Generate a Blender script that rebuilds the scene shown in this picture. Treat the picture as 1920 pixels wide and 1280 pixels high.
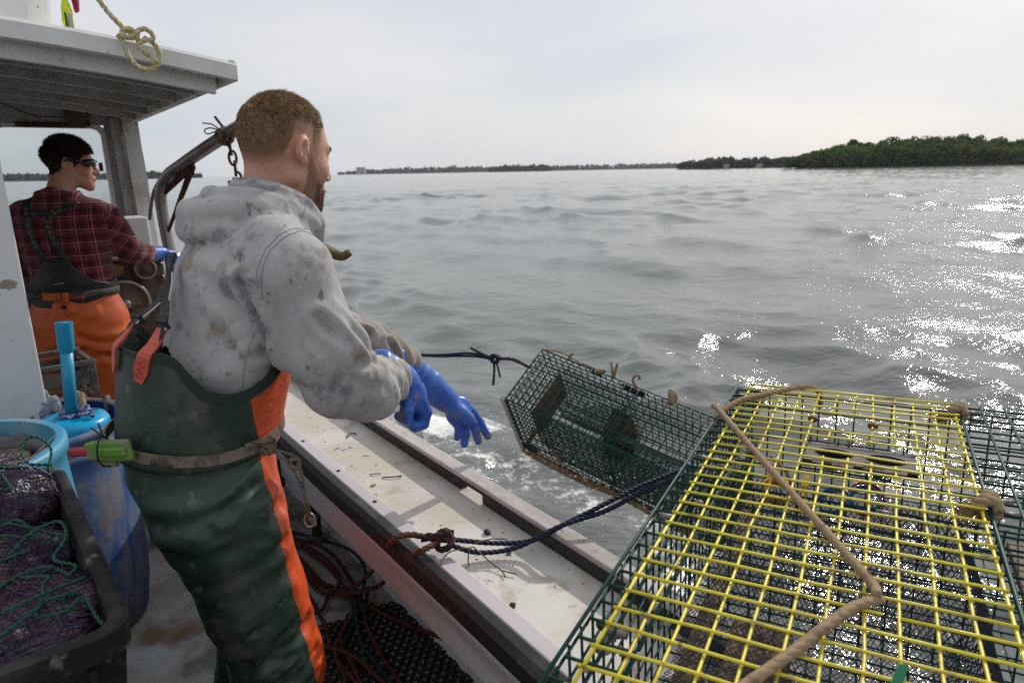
import bpy, bmesh, math, random
import numpy as np
from mathutils import Vector, Matrix

for _o in list(bpy.data.objects):
    bpy.data.objects.remove(_o)
SC = bpy.context.scene
COL = SC.collection
R = math.radians

# ---------------------------------------------------------------- camera
cam_d = bpy.data.cameras.new('camera')
cam = bpy.data.objects.new('camera', cam_d)
COL.objects.link(cam)
cam_d.sensor_width = 36.0
cam_d.lens = 24.0
cam_d.clip_start = 0.05
cam_d.clip_end = 20000
cam_d.dof.use_dof = True
cam_d.dof.focus_distance = 1.42
cam_d.dof.aperture_fstop = 7.1
TH = math.atan(319 / 1280.0)
RR = math.atan(0.0189)
_fw = Vector((0, math.cos(TH), -math.sin(TH)))
_U = Vector((0, math.sin(TH), math.cos(TH)))
_X = Vector((1, 0, 0))
_rt = _X * math.cos(RR) - _U * math.sin(RR)
_up = _X * math.sin(RR) + _U * math.cos(RR)
_m = Matrix((_rt, _up, -_fw)).transposed().to_4x4()
_m.translation = (0, 0, 1.55)
cam.matrix_world = _m
SC.camera = cam

# ---------------------------------------------------------------- world, sun, exposure
SUN_EL, SUN_AZ = 33.0, 35.0
W = bpy.data.worlds.new('World')
SC.world = W
W.use_nodes = True
nt = W.node_tree
nt.nodes.clear()
wo = nt.nodes.new('ShaderNodeOutputWorld')
bg = nt.nodes.new('ShaderNodeBackground')
sky = nt.nodes.new('ShaderNodeTexSky')
sky.sky_type = 'NISHITA'
sky.sun_disc = False
sky.sun_elevation = R(SUN_EL)
sky.sun_rotation = R(SUN_AZ)
sky.air_density = 1.0
sky.dust_density = 2.0
sky.ozone_density = 1.0
tc = nt.nodes.new('ShaderNodeTexCoord')
mp = nt.nodes.new('ShaderNodeMapping')
mp.inputs['Scale'].default_value = (1.1, 1.6, 4.5)
mp.inputs['Location'].default_value = (0.35, 0.2, 0.1)
nz = nt.nodes.new('ShaderNodeTexNoise')
nz.inputs['Scale'].default_value = 1.7
nz.inputs['Detail'].default_value = 5
nz.inputs['Roughness'].default_value = 0.5
cr = nt.nodes.new('ShaderNodeMapRange')
cr.inputs['From Min'].default_value = 0.30
cr.inputs['From Max'].default_value = 0.68
cr.inputs['To Min'].default_value = 0.0
cr.inputs['To Max'].default_value = 1.0
cc = nt.nodes.new('ShaderNodeMix')           # cloud sheet: greyer and whiter patches
cc.data_type = 'RGBA'
cc.inputs[6].default_value = (6.7, 7.25, 8.0, 1)
cc.inputs[7].default_value = (8.9, 8.8, 8.9, 1)
mx = nt.nodes.new('ShaderNodeMix')           # thin overcast over the clear sky
mx.data_type = 'RGBA'
mx.inputs[0].default_value = 0.87
L = nt.links.new
L(tc.outputs['Generated'], mp.inputs['Vector'])
L(mp.outputs['Vector'], nz.inputs['Vector'])
L(nz.outputs['Fac'], cr.inputs['Value'])
L(cr.outputs['Result'], cc.inputs[0])
L(sky.outputs['Color'], mx.inputs[6])
L(cc.outputs[2], mx.inputs[7])
L(mx.outputs[2], bg.inputs['Color'])
bg.inputs['Strength'].default_value = 0.095
L(bg.outputs['Background'], wo.inputs['Surface'])

sd = bpy.data.lights.new('sun', 'SUN')
sd.energy = 2.8
sd.angle = R(1.2)
sd.color = (1.0, 0.95, 0.88)
sun = bpy.data.objects.new('sun', sd)
COL.objects.link(sun)
_d = Vector((math.sin(R(SUN_AZ)) * math.cos(R(SUN_EL)), math.cos(R(SUN_AZ)) * math.cos(R(SUN_EL)), math.sin(R(SUN_EL))))
sun.rotation_euler = _d.to_track_quat('Z', 'Y').to_euler()
sun.location = _d * 30

SC.view_settings.view_transform = 'Standard'
SC.view_settings.look = 'None'
SC.view_settings.exposure = 0.0
SC.view_settings.gamma = 1.0
SC.view_settings.use_curve_mapping = False
SC.render.engine = 'CYCLES'
SC.cycles.use_denoising = False
SC.cycles.max_bounces = 8
SC.cycles.sample_clamp_indirect = 6.0
SC.cycles.caustics_reflective = False
SC.cycles.caustics_refractive = False

# ---------------------------------------------------------------- helpers: objects
def mk(name, V, F, m=None, parent=None, smooth=True, loc=None):
    V = np.asarray(V, dtype=np.float32)
    me = bpy.data.meshes.new(name)
    if isinstance(F, np.ndarray) and F.ndim == 2:
        n, k = F.shape
        me.vertices.add(len(V))
        me.vertices.foreach_set('co', V.ravel())
        me.loops.add(n * k)
        me.loops.foreach_set('vertex_index', F.astype(np.int32).ravel())
        me.polygons.add(n)
        me.polygons.foreach_set('loop_start', np.arange(0, n * k, k, dtype=np.int32))
        me.update(calc_edges=True)
        me.validate()
    else:
        me.from_pydata(V.tolist(), [], [tuple(int(i) for i in f) for f in F])
        me.update()
    if smooth:
        me.polygons.foreach_set('use_smooth', np.ones(len(me.polygons), dtype=bool))
    if m is not None:
        for mm in (m if isinstance(m, (list, tuple)) else [m]):
            me.materials.append(mm)
    o = bpy.data.objects.new(name, me)
    COL.objects.link(o)
    if parent is not None:
        o.parent = parent
    if loc is not None:
        o.location = loc
    return o

def leafy(m, amt=.45):
    """leaves let light through: mix in a translucent lobe of the same colour"""
    t = m.node_tree; b = t.nodes['Principled BSDF']; tr = t.nodes.new('ShaderNodeBsdfTranslucent'); mxs = t.nodes.new('ShaderNodeMixShader'); mxs.inputs[0].default_value = amt
    t.links.new(b.inputs['Base Color'].links[0].from_socket, tr.inputs['Color'])
    t.links.new(b.outputs[0], mxs.inputs[1]); t.links.new(tr.outputs[0], mxs.inputs[2]); t.links.new(mxs.outputs[0], t.nodes['Material Output'].inputs['Surface'])
    return m

def tag(o, label=None, cat=None, group=None, kind=None):
    if label: o['label'] = label
    if cat: o['category'] = cat
    if group: o['group'] = group
    if kind: o['kind'] = kind
    return o

def thing(name, label, cat, loc=(0, 0, 0), rz=0.0, group=None):
    o = bpy.data.objects.new(name, None)
    o.empty_display_size = 0.1
    COL.objects.link(o)
    o.location = loc
    o.rotation_euler = (0, 0, rz)
    return tag(o, label, cat, group)

class MB:
    """collects vertices and faces; build() links them as one mesh object"""
    def __init__(s):
        s.V = []; s.F = []; s.n = 0
    def add(s, V, F):
        V = np.asarray(V, float)
        s.V.append(V)
        for f in F:
            s.F.append(tuple(int(i) + s.n for i in f))
        s.n += len(V)
        return s
    def box(s, c, d, M=None, bev=0.0):
        c = np.array(c, float); h = np.array(d, float) / 2
        if bev <= 0:
            P = np.array([(x, y, z) for x in (-1, 1) for y in (-1, 1) for z in (-1, 1)], float) * h
            F = [(0, 1, 3, 2), (4, 6, 7, 5), (0, 4, 5, 1), (2, 3, 7, 6), (0, 2, 6, 4), (1, 5, 7, 3)]
        else:
            P, F = bevbox(h, min(bev, h.min() * .95))
        if M is not None:
            P = P @ np.array(M, float).T
        return s.add(P + c, F)
    def tube(s, pts, r, n=8, closed=False, cap=True):
        return s.add(*tube(pts, r, n, closed, cap))
    def lathe(s, prof, n=32, c=(0, 0, 0), M=None):
        P = []; F = []
        k = len(prof)
        for i in range(n):
            a = 2 * math.pi * i / n
            for (r_, z) in prof:
                P.append((r_ * math.cos(a), r_ * math.sin(a), z))
        for i in range(n):
            j = (i + 1) % n
            for q in range(k - 1):
                F.append((i * k + q, j * k + q, j * k + q + 1, i * k + q + 1))
        P = np.array(P)
        if M is not None: P = P @ np.array(M, float).T
        return s.add(P + np.array(c, float), F)
    def build(s, name, m, parent=None, smooth=False, loc=None):
        return mk(name, np.concatenate(s.V), s.F, m, parent, smooth, loc)

def bevbox(h, b):
    bm = bmesh.new()
    bmesh.ops.create_cube(bm, size=1.0)
    for v in bm.verts:
        v.co = Vector((v.co.x * 2 * h[0], v.co.y * 2 * h[1], v.co.z * 2 * h[2]))
    bmesh.ops.bevel(bm, geom=bm.edges[:], offset=b, segments=2, affect='EDGES', profile=0.5)
    bm.verts.index_update()
    P = np.array([v.co[:] for v in bm.verts])
    F = [tuple(v.index for v in f.verts) for f in bm.faces]
    bm.free()
    return P, F

def frames(P, closed=False):
    P = np.asarray(P, float)
    if closed:
        T = np.roll(P, -1, 0) - np.roll(P, 1, 0)
    else:
        T = np.gradient(P, axis=0)
    T /= (np.linalg.norm(T, axis=1, keepdims=True) + 1e-12)
    a = np.array([0, 0, 1.0]) if abs(T[0][2]) < .9 else np.array([1.0, 0, 0])
    N = np.zeros_like(P)
    n = a - T[0] * (a @ T[0]); n /= np.linalg.norm(n)
    for i in range(len(P)):
        n = n - T[i] * (n @ T[i]); n /= (np.linalg.norm(n) + 1e-12)
        N[i] = n
    return T, N, np.cross(T, N)

def tube(pts, r, n=8, closed=False, cap=True):
    P = np.asarray(pts, float)
    T, N, Bn = frames(P, closed)
    r = np.broadcast_to(np.asarray(r, float), (len(P),))
    a = np.arange(n) * 2 * math.pi / n
    V = P[:, None, :] + r[:, None, None] * (np.cos(a)[None, :, None] * N[:, None, :] + np.sin(a)[None, :, None] * Bn[:, None, :])
    V = V.reshape(-1, 3)
    F = []
    m = len(P)
    for i in range(m if closed else m - 1):
        j = (i + 1) % m
        for k in range(n):
            l = (k + 1) % n
            F.append((i * n + k, i * n + l, j * n + l, j * n + k))
    if cap and not closed:
        F.append(tuple(range(n))[::-1]); F.append(tuple(range((m - 1) * n, m * n)))
    return V, F

def cat(pts, step=0.02, closed=False):
    """Catmull-Rom through the points, resampled to even steps"""
    P = np.asarray(pts, float)
    if closed:
        Q = np.vstack([P[-1], P, P[0], P[1]])
    else:
        Q = np.vstack([2 * P[0] - P[1], P, 2 * P[-1] - P[-2]])
    out = []
    t = np.linspace(0, 1, 16, endpoint=False)[:, None]
    for i in range(1, len(Q) - 2):
        a, b, c, d = Q[i - 1], Q[i], Q[i + 1], Q[i + 2]
        out.append(.5 * ((2 * b) + (-a + c) * t + (2 * a - 5 * b + 4 * c - d) * t ** 2 + (-a + 3 * b - 3 * c + d) * t ** 3))
    out = np.vstack(out + [Q[-2][None]])
    s = np.concatenate([[0], np.cumsum(np.linalg.norm(np.diff(out, axis=0), axis=1))])
    k = max(3, int(s[-1] / step) + 1)
    u = np.linspace(0, s[-1], k)
    return np.stack([np.interp(u, s, out[:, j]) for j in range(3)], 1)

def rope(mb, pts, r, pitch=None, strands=3, n=6, smooth=True, jit=0.0, seed=1, off=.5):
    """twisted rope: each strand is its own winding tube"""
    pitch = pitch or r * 7
    P = cat(pts, pitch / 8) if smooth else np.asarray(pts, float)
    if jit:
        rg = np.random.default_rng(seed)
        k = max(2, len(P) // 10)
        w = np.stack([np.interp(np.arange(len(P)), np.linspace(0, len(P), k), rg.normal(0, jit, k)) for _ in range(3)], 1)
        P = P + w
    T, N, Bn = frames(P)
    s = np.concatenate([[0], np.cumsum(np.linalg.norm(np.diff(P, axis=0), axis=1))])
    for k in range(strands):
        ph = 2 * math.pi * (s / pitch + k / strands)
        Q = P + (r * off) * (np.cos(ph)[:, None] * N + np.sin(ph)[:, None] * Bn)
        mb.tube(Q, r * (1.06 - off), n)
    return mb

def ribbon(mb, pts, width, thick, side):
    """flat strap along pts; side = direction(s) across the strap"""
    P = np.asarray(pts, float)
    T, _, _ = frames(P)
    S = np.broadcast_to(np.asarray(side, float), P.shape).copy()
    S -= T * (S * T).sum(1, keepdims=True)
    S /= np.linalg.norm(S, axis=1, keepdims=True)
    Nn = np.cross(T, S)
    w = np.broadcast_to(np.asarray(width, float), (len(P),))[:, None] / 2
    h = thick / 2
    V = np.stack([P - S * w - Nn * h, P + S * w - Nn * h, P + S * w + Nn * h, P - S * w + Nn * h], 1).reshape(-1, 3)
    F = []
    for i in range(len(P) - 1):
        for k in range(4):
            l = (k + 1) % 4
            F.append((i * 4 + k, i * 4 + l, i * 4 + 4 + l, i * 4 + 4 + k))
    F.append((3, 2, 1, 0)); e = (len(P) - 1) * 4
    F.append((e, e + 1, e + 2, e + 3))
    return mb.add(V, F)

# ---------------------------------------------------------------- helpers: noise and implicit surfaces
_tabs = {}
def vn(P, f=1.0, seed=0):
    """smooth value noise in -1..1"""
    if seed not in _tabs:
        _tabs[seed] = np.random.default_rng(1000 + seed).uniform(-1, 1, (32, 32, 32)).astype(np.float32)
    T = _tabs[seed]
    q = np.asarray(P) * np.asarray(f)
    i = np.floor(q).astype(np.int64)
    t = q - i
    t = t * t * (3 - 2 * t)
    i &= 31
    j = (i + 1) & 31
    x0, y0, z0 = i[..., 0], i[..., 1], i[..., 2]
    x1, y1, z1 = j[..., 0], j[..., 1], j[..., 2]
    tx, ty, tz = t[..., 0], t[..., 1], t[..., 2]
    a = T[x0, y0, z0] * (1 - tx) + T[x1, y0, z0] * tx
    b = T[x0, y1, z0] * (1 - tx) + T[x1, y1, z0] * tx
    c = T[x0, y0, z1] * (1 - tx) + T[x1, y0, z1] * tx
    d = T[x0, y1, z1] * (1 - tx) + T[x1, y1, z1] * tx
    return (a * (1 - ty) + b * ty) * (1 - tz) + (c * (1 - ty) + d * ty) * tz

def fbm(P, f, seed=0, o=3):
    s = 0; a = 1.0; t = 0
    for k in range(o):
        s = s + a * vn(P, np.asarray(f) * 2 ** k, seed + k); t += a; a *= .5
    return s / t

def rcone(p, a, b, ra, rb):
    a = np.asarray(a, np.float32); b = np.asarray(b, np.float32)
    ba = b - a
    t = np.clip(((p - a) @ ba) / (ba @ ba), 0, 1)
    return np.linalg.norm(p - a - t[..., None] * ba, axis=-1) - (ra + (rb - ra) * t)

def chain(p, pts, rs, k=0.0):
    d = None
    for i in range(len(pts) - 1):
        e = rcone(p, pts[i], pts[i + 1], rs[i], rs[i + 1])
        d = e if d is None else (smin(d, e, k) if k else np.minimum(d, e))
    return d

def ell(p, c, r, M=None):
    q = p - np.asarray(c, np.float32)
    if M is not None: q = q @ np.asarray(M, np.float32)
    r = np.asarray(r, np.float32)
    k0 = np.linalg.norm(q / r, axis=-1)
    k1 = np.linalg.norm(q / (r * r), axis=-1)
    return k0 * (k0 - 1) / (k1 + 1e-9)

def smin(a, b, k):
    h = np.clip(.5 + .5 * (b - a) / k, 0, 1)
    return b * (1 - h) + a * h - k * h * (1 - h)

def smax(a, b, k):
    return -smin(-a, -b, k)

def snets(fn, lo, hi, h):
    lo = np.array(lo, float); hi = np.array(hi, float)
    n = np.ceil((hi - lo) / h).astype(int) + 1
    ax = [(lo[i] + h * np.arange(n[i])).astype(np.float32) for i in range(3)]
    D = np.empty(n, np.float32)
    st = max(1, int(400000 // (n[1] * n[2])))
    for i in range(0, n[0], st):
        g = np.stack(np.meshgrid(ax[0][i:i + st], ax[1], ax[2], indexing='ij'), -1)
        D[i:i + st] = fn(g)
    ins = D < 0
    cnt = np.zeros(n - 1, np.int8)
    offs = [(x, y, z) for x in (0, 1) for y in (0, 1) for z in (0, 1)]
    for (x, y, z) in offs:
        cnt += ins[x:n[0] - 1 + x, y:n[1] - 1 + y, z:n[2] - 1 + z]
    idx = np.argwhere((cnt > 0) & (cnt < 8))
    vals = np.stack([D[idx[:, 0] + x, idx[:, 1] + y, idx[:, 2] + z] for (x, y, z) in offs], 1)
    acc = np.zeros((len(idx), 3)); c = np.zeros(len(idx))
    O = np.array(offs, float)
    for a in range(8):
        for b in range(a + 1, 8):
            if np.abs(O[a] - O[b]).sum() == 1:
                m = (vals[:, a] < 0) != (vals[:, b] < 0)
                t = vals[m, a] / (vals[m, a] - vals[m, b])
                acc[m] += O[a] + t[:, None] * (O[b] - O[a]); c[m] += 1
    V = lo + h * (idx + acc / c[:, None])
    ID = -np.ones(n - 1, np.int64)
    ID[idx[:, 0], idx[:, 1], idx[:, 2]] = np.arange(len(idx))
    Fs = []
    for axi in range(3):
        u, v = (axi + 1) % 3, (axi + 2) % 3
        s0 = [slice(None)] * 3; s1 = [slice(None)] * 3
        s0[axi] = slice(0, n[axi] - 1); s1[axi] = slice(1, n[axi])
        A, Bq = ins[tuple(s0)], ins[tuple(s1)]
        e = np.argwhere(A != Bq)
        e = e[(e[:, u] > 0) & (e[:, v] > 0) & (e[:, u] < n[u] - 1) & (e[:, v] < n[v] - 1)]
        fl = A[e[:, 0], e[:, 1], e[:, 2]]
        q = []
        for (du, dv) in ((-1, -1), (0, -1), (0, 0), (-1, 0)):
            k = e.copy(); k[:, u] += du; k[:, v] += dv
            q.append(ID[k[:, 0], k[:, 1], k[:, 2]])
        q = np.stack(q, 1)
        q[~fl] = q[~fl][:, ::-1]
        Fs.append(q)
    F = np.concatenate(Fs)
    F = F[(F >= 0).all(1)]
    return V, F

def vnormals(V, F):
    N = np.zeros_like(V)
    fn = np.cross(V[F[:, 2]] - V[F[:, 0]], V[F[:, 3]] - V[F[:, 1]])
    for k in range(4):
        np.add.at(N, F[:, k], fn)
    return N / (np.linalg.norm(N, axis=1, keepdims=True) + 1e-12)

def lap(V, F, it=2, w=.5):
    e = np.concatenate([F[:, [0, 1]], F[:, [1, 2]], F[:, [2, 3]], F[:, [3, 0]]])
    for _ in range(it):
        S = np.zeros_like(V); c = np.zeros(len(V))
        np.add.at(S, e[:, 0], V[e[:, 1]]); np.add.at(c, e[:, 0], 1)
        np.add.at(S, e[:, 1], V[e[:, 0]]); np.add.at(c, e[:, 1], 1)
        V = V * (1 - w) + w * S / np.maximum(c, 1)[:, None]
    return V

def pdist(P, pts):
    d = None
    pts = np.asarray(pts, float)
    for i in range(len(pts) - 1):
        a, b = pts[i], pts[i + 1]
        t = np.clip(((P - a) @ (b - a)) / ((b - a) @ (b - a)), 0, 1)
        e = np.linalg.norm(P - a - t[:, None] * (b - a), axis=1)
        d = e if d is None else np.minimum(d, e)
    return d

# ---------------------------------------------------------------- helpers: materials
def mat(name, col, rough=0.6, spec=0.5, metal=0.0, layers=(), bump=(), sheen=0.0, coat=0.0, trans=0.0, ior=1.45, rough_layer=None):
    m = bpy.data.materials.new(name)
    m.use_nodes = True
    t = m.node_tree
    b = t.nodes['Principled BSDF']
    b.inputs['Roughness'].default_value = rough
    b.inputs['Specular IOR Level'].default_value = spec
    b.inputs['Metallic'].default_value = metal
    b.inputs['IOR'].default_value = ior
    if sheen: b.inputs['Sheen Weight'].default_value = sheen; b.inputs['Sheen Roughness'].default_value = .6
    if coat: b.inputs['Coat Weight'].default_value = coat; b.inputs['Coat Roughness'].default_value = .15
    if trans: b.inputs['Transmission Weight'].default_value = trans
    tc = t.nodes.new('ShaderNodeTexCoord')
    def noise(scale, detail, stretch, off, dist=0.0):
        mp = t.nodes.new('ShaderNodeMapping')
        mp.inputs['Scale'].default_value = stretch
        mp.inputs['Location'].default_value = (off * 3.7, off * 1.3, off * 2.9)
        n = t.nodes.new('ShaderNodeTexNoise')
        n.inputs['Scale'].default_value = scale
        n.inputs['Detail'].default_value = detail
        n.inputs['Roughness'].default_value = .6
        n.inputs['Distortion'].default_value = dist
        t.links.new(tc.outputs['Object'], mp.inputs['Vector'])
        t.links.new(mp.outputs['Vector'], n.inputs['Vector'])
        return n.outputs['Fac']
    cur = None
    base = (*col, 1.0)
    for i, l in enumerate(layers):
        f = noise(l.get('scale', 5), l.get('detail', 5), l.get('stretch', (1, 1, 1)), l.get('seed', i + 1), l.get('dist', 0))
        mr = t.nodes.new('ShaderNodeMapRange')
        mr.interpolation_type = 'SMOOTHSTEP'
        mr.inputs['From Min'].default_value = l.get('lo', .45)
        mr.inputs['From Max'].default_value = l.get('hi', .65)
        mr.inputs['To Max'].default_value = l.get('amt', 1.0)
        t.links.new(f, mr.inputs['Value'])
        mxn = t.nodes.new('ShaderNodeMix'); mxn.data_type = 'RGBA'
        t.links.new(mr.outputs['Result'], mxn.inputs[0])
        if cur is None: mxn.inputs[6].default_value = base
        else: t.links.new(cur, mxn.inputs[6])
        mxn.inputs[7].default_value = (*l['col'], 1)
        cur = mxn.outputs[2]
    if cur is None: b.inputs['Base Color'].default_value = base
    else: t.links.new(cur, b.inputs['Base Color'])
    if rough_layer:
        f = noise(rough_layer[0], 4, (1, 1, 1), 9)
        mr = t.nodes.new('ShaderNodeMapRange')
        mr.inputs['To Min'].default_value = rough_layer[1]
        mr.inputs['To Max'].default_value = rough_layer[2]
        mr.inputs['From Min'].default_value = .3; mr.inputs['From Max'].default_value = .7
        t.links.new(f, mr.inputs['Value']); t.links.new(mr.outputs['Result'], b.inputs['Roughness'])
    prev = None
    for i, l in enumerate(bump):
        f = noise(l[0], l[3] if len(l) > 3 else 3, l[2] if len(l) > 2 else (1, 1, 1), 20 + i)
        bn = t.nodes.new('ShaderNodeBump')
        bn.inputs['Strength'].default_value = 1.0
        bn.inputs['Distance'].default_value = l[1]
        t.links.new(f, bn.inputs['Height'])
        if prev is not None: t.links.new(prev, bn.inputs['Normal'])
        prev = bn.outputs['Normal']
    if prev is not None: t.links.new(prev, b.inputs['Normal'])
    m['out'] = 1
    return m
# ================================================================ THE SETTING
SEA = -0.42
BA = math.atan2(.59, .807)                      # boat heading, left of the view
BO = np.array([.067, 1.068, 0.0])               # boat origin: inner rail, deck level
_bf = np.array([-math.sin(BA), math.cos(BA), 0]); _bs = np.array([math.cos(BA), math.sin(BA), 0])
def Bw(v, u, z):
    """boat frame (starboard, forward, up) to world"""
    return BO + u * _bf + v * _bs + np.array([0, 0, z])

# ---- sea
def sea():
    rg = np.random.default_rng(7)
    nr = 720
    r = np.concatenate([[0.0], 1.2 * (9000 / 1.2) ** (np.linspace(0, 1, nr))])
    a = np.concatenate([np.linspace(-54, 54, 400), np.linspace(54, 306, 64)[1:-1]])
    a = np.radians(a)
    Rr, A = np.meshgrid(r, a, indexing='ij')
    X = Rr * np.sin(A); Y = Rr * np.cos(A)
    sp = np.maximum(np.gradient(r)[:, None] * np.ones_like(A), Rr * np.gradient(a)[None, :])
    Z = np.zeros_like(X); DX = np.zeros_like(X); DY = np.zeros_like(X)
    lam = np.exp(np.linspace(math.log(.28), math.log(16), 84)) * rg.uniform(.93, 1.07, 84)
    main = math.radians(205)                    # direction the waves travel
    Q_ = np.stack([X, Y * .7, np.zeros_like(X)], -1)
    pat = np.clip(.62 + 1.4 * (.6 * vn(Q_, .42, 42) + .5 * vn(Q_, .17, 43) + .35 * vn(Q_, 1.1, 44)), .45, 2.0)   # wavelets come in groups
    for l in lam:
        th = main + rg.normal(0, .55 if l > 4.5 else .85)
        k = 2 * math.pi / l
        st = .009 if l > 4.5 else (.037 if l > .45 else .038)
        if l > 6: st *= .45
        amp = st / k * (pat if l < 4.5 else 1.0)
        w = np.clip(l / (2.6 * sp) - .6, 0, 1)
        if w.max() <= 0: continue
        ph = k * (X * math.cos(th) + Y * math.sin(th)) + rg.uniform(0, 6.28)
        s, c = np.sin(ph), np.cos(ph)
        Z += amp * w * s
        DX += amp * w * c * math.cos(th) * 1.35
        DY += amp * w * c * math.sin(th) * 1.35
    # chop too small for the far grid still tilts its facets
    Z += rg.normal(0, 1, Z.shape) * np.minimum(.016 * sp, .2) * np.clip((Rr - 35) / 60, 0, 1)
    # gusts: rougher and calmer patches
    G = np.stack([X / 9, Y / 14, np.zeros_like(X)], -1)
    g = 1.0 + .35 * vn(G, 1.0, 40) + .2 * vn(G, 2.3, 41)
    Z *= g; DX *= g; DY *= g
    # boat wash and splash of the trap
    path = np.array([(-1.6, 5.6), (-.9, 5.0), (-.4, 4.6), (.1, 4.2), (.5, 3.9), (.9, 3.5), (.7, 2.9)])
    P2 = np.stack([X, Y, np.zeros_like(X)], -1)
    near = Rr < 14
    d = np.full(X.shape, 9.0)
    pp = np.concatenate([path, np.zeros((len(path), 1))], 1)
    d[near] = pdist(P2[near], pp)
    nb = fbm(P2 * 1.0, (2.1, 2.1, 1), 50, 4)
    Z += np.exp(-(d / .55) ** 2) * (.05 + .07 * nb)
    dh = np.full(X.shape, 9.0)
    hull = np.array([Bw(.36, -1.0, 0), Bw(.36, 4.0, 0)]); hull[:, 2] = 0
    dh[near] = pdist(P2[near], hull)
    f1 = np.exp(-(d / .65) ** 2) * .62
    f2 = np.exp(-(dh / .45) ** 2) * .45
    f3 = np.exp(-(((X + .50) / .95) ** 2 + ((Y - 5.05) / .50) ** 2)) * .82   # white water behind the hands
    f4 = np.exp(-(((X - .55) / .7) ** 2 + ((Y - 3.2) / .45) ** 2)) * .56
    foam = np.clip(np.maximum.reduce([f1, f2, f3, f4]), 0, 1)
    V = np.stack([X + DX, Y + DY, SEA + Z], -1)
    V[0] = (0, 0, SEA)
    m, n = X.shape
    i = np.arange(m - 1)[:, None]; j = np.arange(n)[None, :]; j2 = (j + 1) % n
    F = np.stack([i * n + j, (i + 1) * n + j, (i + 1) * n + j2, i * n + j2], -1).reshape(-1, 4)[:, ::-1]
    o = mk('sea', V.reshape(-1, 3), F, None)
    at = o.data.attributes.new('foam', 'FLOAT', 'POINT')
    at.data.foreach_set('value', foam.ravel().astype(np.float32))
    o['kind'] = 'structure'
    # material
    mt = bpy.data.materials.new('sea water'); mt.use_nodes = True
    t = mt.node_tree; b = t.nodes['Principled BSDF']; K = t.links.new
    b.inputs['IOR'].default_value = 1.36
    tcn = t.nodes.new('ShaderNodeTexCoord')
    def nz(scale, detail=3, st=(1, 1, 1), rough=.55):
        mp = t.nodes.new('ShaderNodeMapping'); mp.inputs['Scale'].default_value = st
        q = t.nodes.new('ShaderNodeTexNoise'); q.inputs['Scale'].default_value = scale
        q.inputs['Detail'].default_value = detail; q.inputs['Roughness'].default_value = rough
        K(tcn.outputs['Object'], mp.inputs['Vector']); K(mp.outputs['Vector'], q.inputs['Vector'])
        return q.outputs['Fac']
    prev = None
    for (sc, dist, st, det) in ((.55, .02, (1, 1.7, 1), 3), (2.6, .022, (1, 1.5, 1), 4), (11, .0105, (1, 1.3, 1), 3), (38, .0028, (1, 1.2, 1), 2)):
        bn = t.nodes.new('ShaderNodeBump'); bn.inputs['Strength'].default_value = 1; bn.inputs['Distance'].default_value = dist
        K(nz(sc, det, st), bn.inputs['Height'])
        if prev: K(prev, bn.inputs['Normal'])
        prev = bn.outputs['Normal']
    atn = t.nodes.new('ShaderNodeAttribute'); atn.attribute_name = 'foam'
    n1 = nz(5.5, 9, (1, 1, 1), .78)
    ad = t.nodes.new('ShaderNodeMath'); ad.operation = 'ADD'; K(atn.outputs['Fac'], ad.inputs[0]); K(n1, ad.inputs[1])
    mr = t.nodes.new('ShaderNodeMapRange'); mr.interpolation_type = 'SMOOTHSTEP'
    mr.inputs['From Min'].default_value = 1.10; mr.inputs['From Max'].default_value = 1.27
    K(ad.outputs[0], mr.inputs['Value'])
    mxn = t.nodes.new('ShaderNodeMix'); mxn.data_type = 'RGBA'
    n2 = nz(.5, 3)
    mb_ = t.nodes.new('ShaderNodeMix'); mb_.data_type = 'RGBA'
    mb_.inputs[6].default_value = (.115, .124, .116, 1); mb_.inputs[7].default_value = (.142, .150, .140, 1)
    K(n2, mb_.inputs[0])
    K(mb_.outputs[2], mxn.inputs[6]); mxn.inputs[7].default_value = (.80, .82, .80, 1)
    K(mr.outputs['Result'], mxn.inputs[0]); K(mxn.outputs[2], b.inputs['Base Color'])
    rr = t.nodes.new('ShaderNodeMapRange'); rr.inputs['To Min'].default_value = .07; rr.inputs['To Max'].default_value = .75
    K(mr.outputs['Result'], rr.inputs['Value']); K(rr.outputs['Result'], b.inputs['Roughness'])
    K(prev, b.inputs['Normal'])
    o.data.materials.append(mt)
    return o
sea()

# ---- far shores
M_WOOD1 = mat('leaves of the near island', (.070, .110, .030), .9, .05, layers=[dict(col=(.13, .155, .038), scale=.045, lo=.42, hi=.60), dict(col=(.025, .05, .02), scale=.11, lo=.5, hi=.7, amt=.8)])
M_WOOD2 = mat('leaves of the far shore', (.045, .065, .035), .9, .2, layers=[dict(col=(.07, .085, .04), scale=.02, lo=.45, hi=.6)])
leafy(M_WOOD1); leafy(M_WOOD2)
M_BARK = mat('bark', (.08, .06, .045), .9)
M_ROCK = mat('shore rock', (.10, .085, .07), .95, .05, layers=[dict(col=(.07, .06, .05), scale=.25, lo=.45, hi=.6)], bump=[(.6, .4)])
M_LAND = mat('island soil', (.05, .055, .03), .98, .02)

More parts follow.
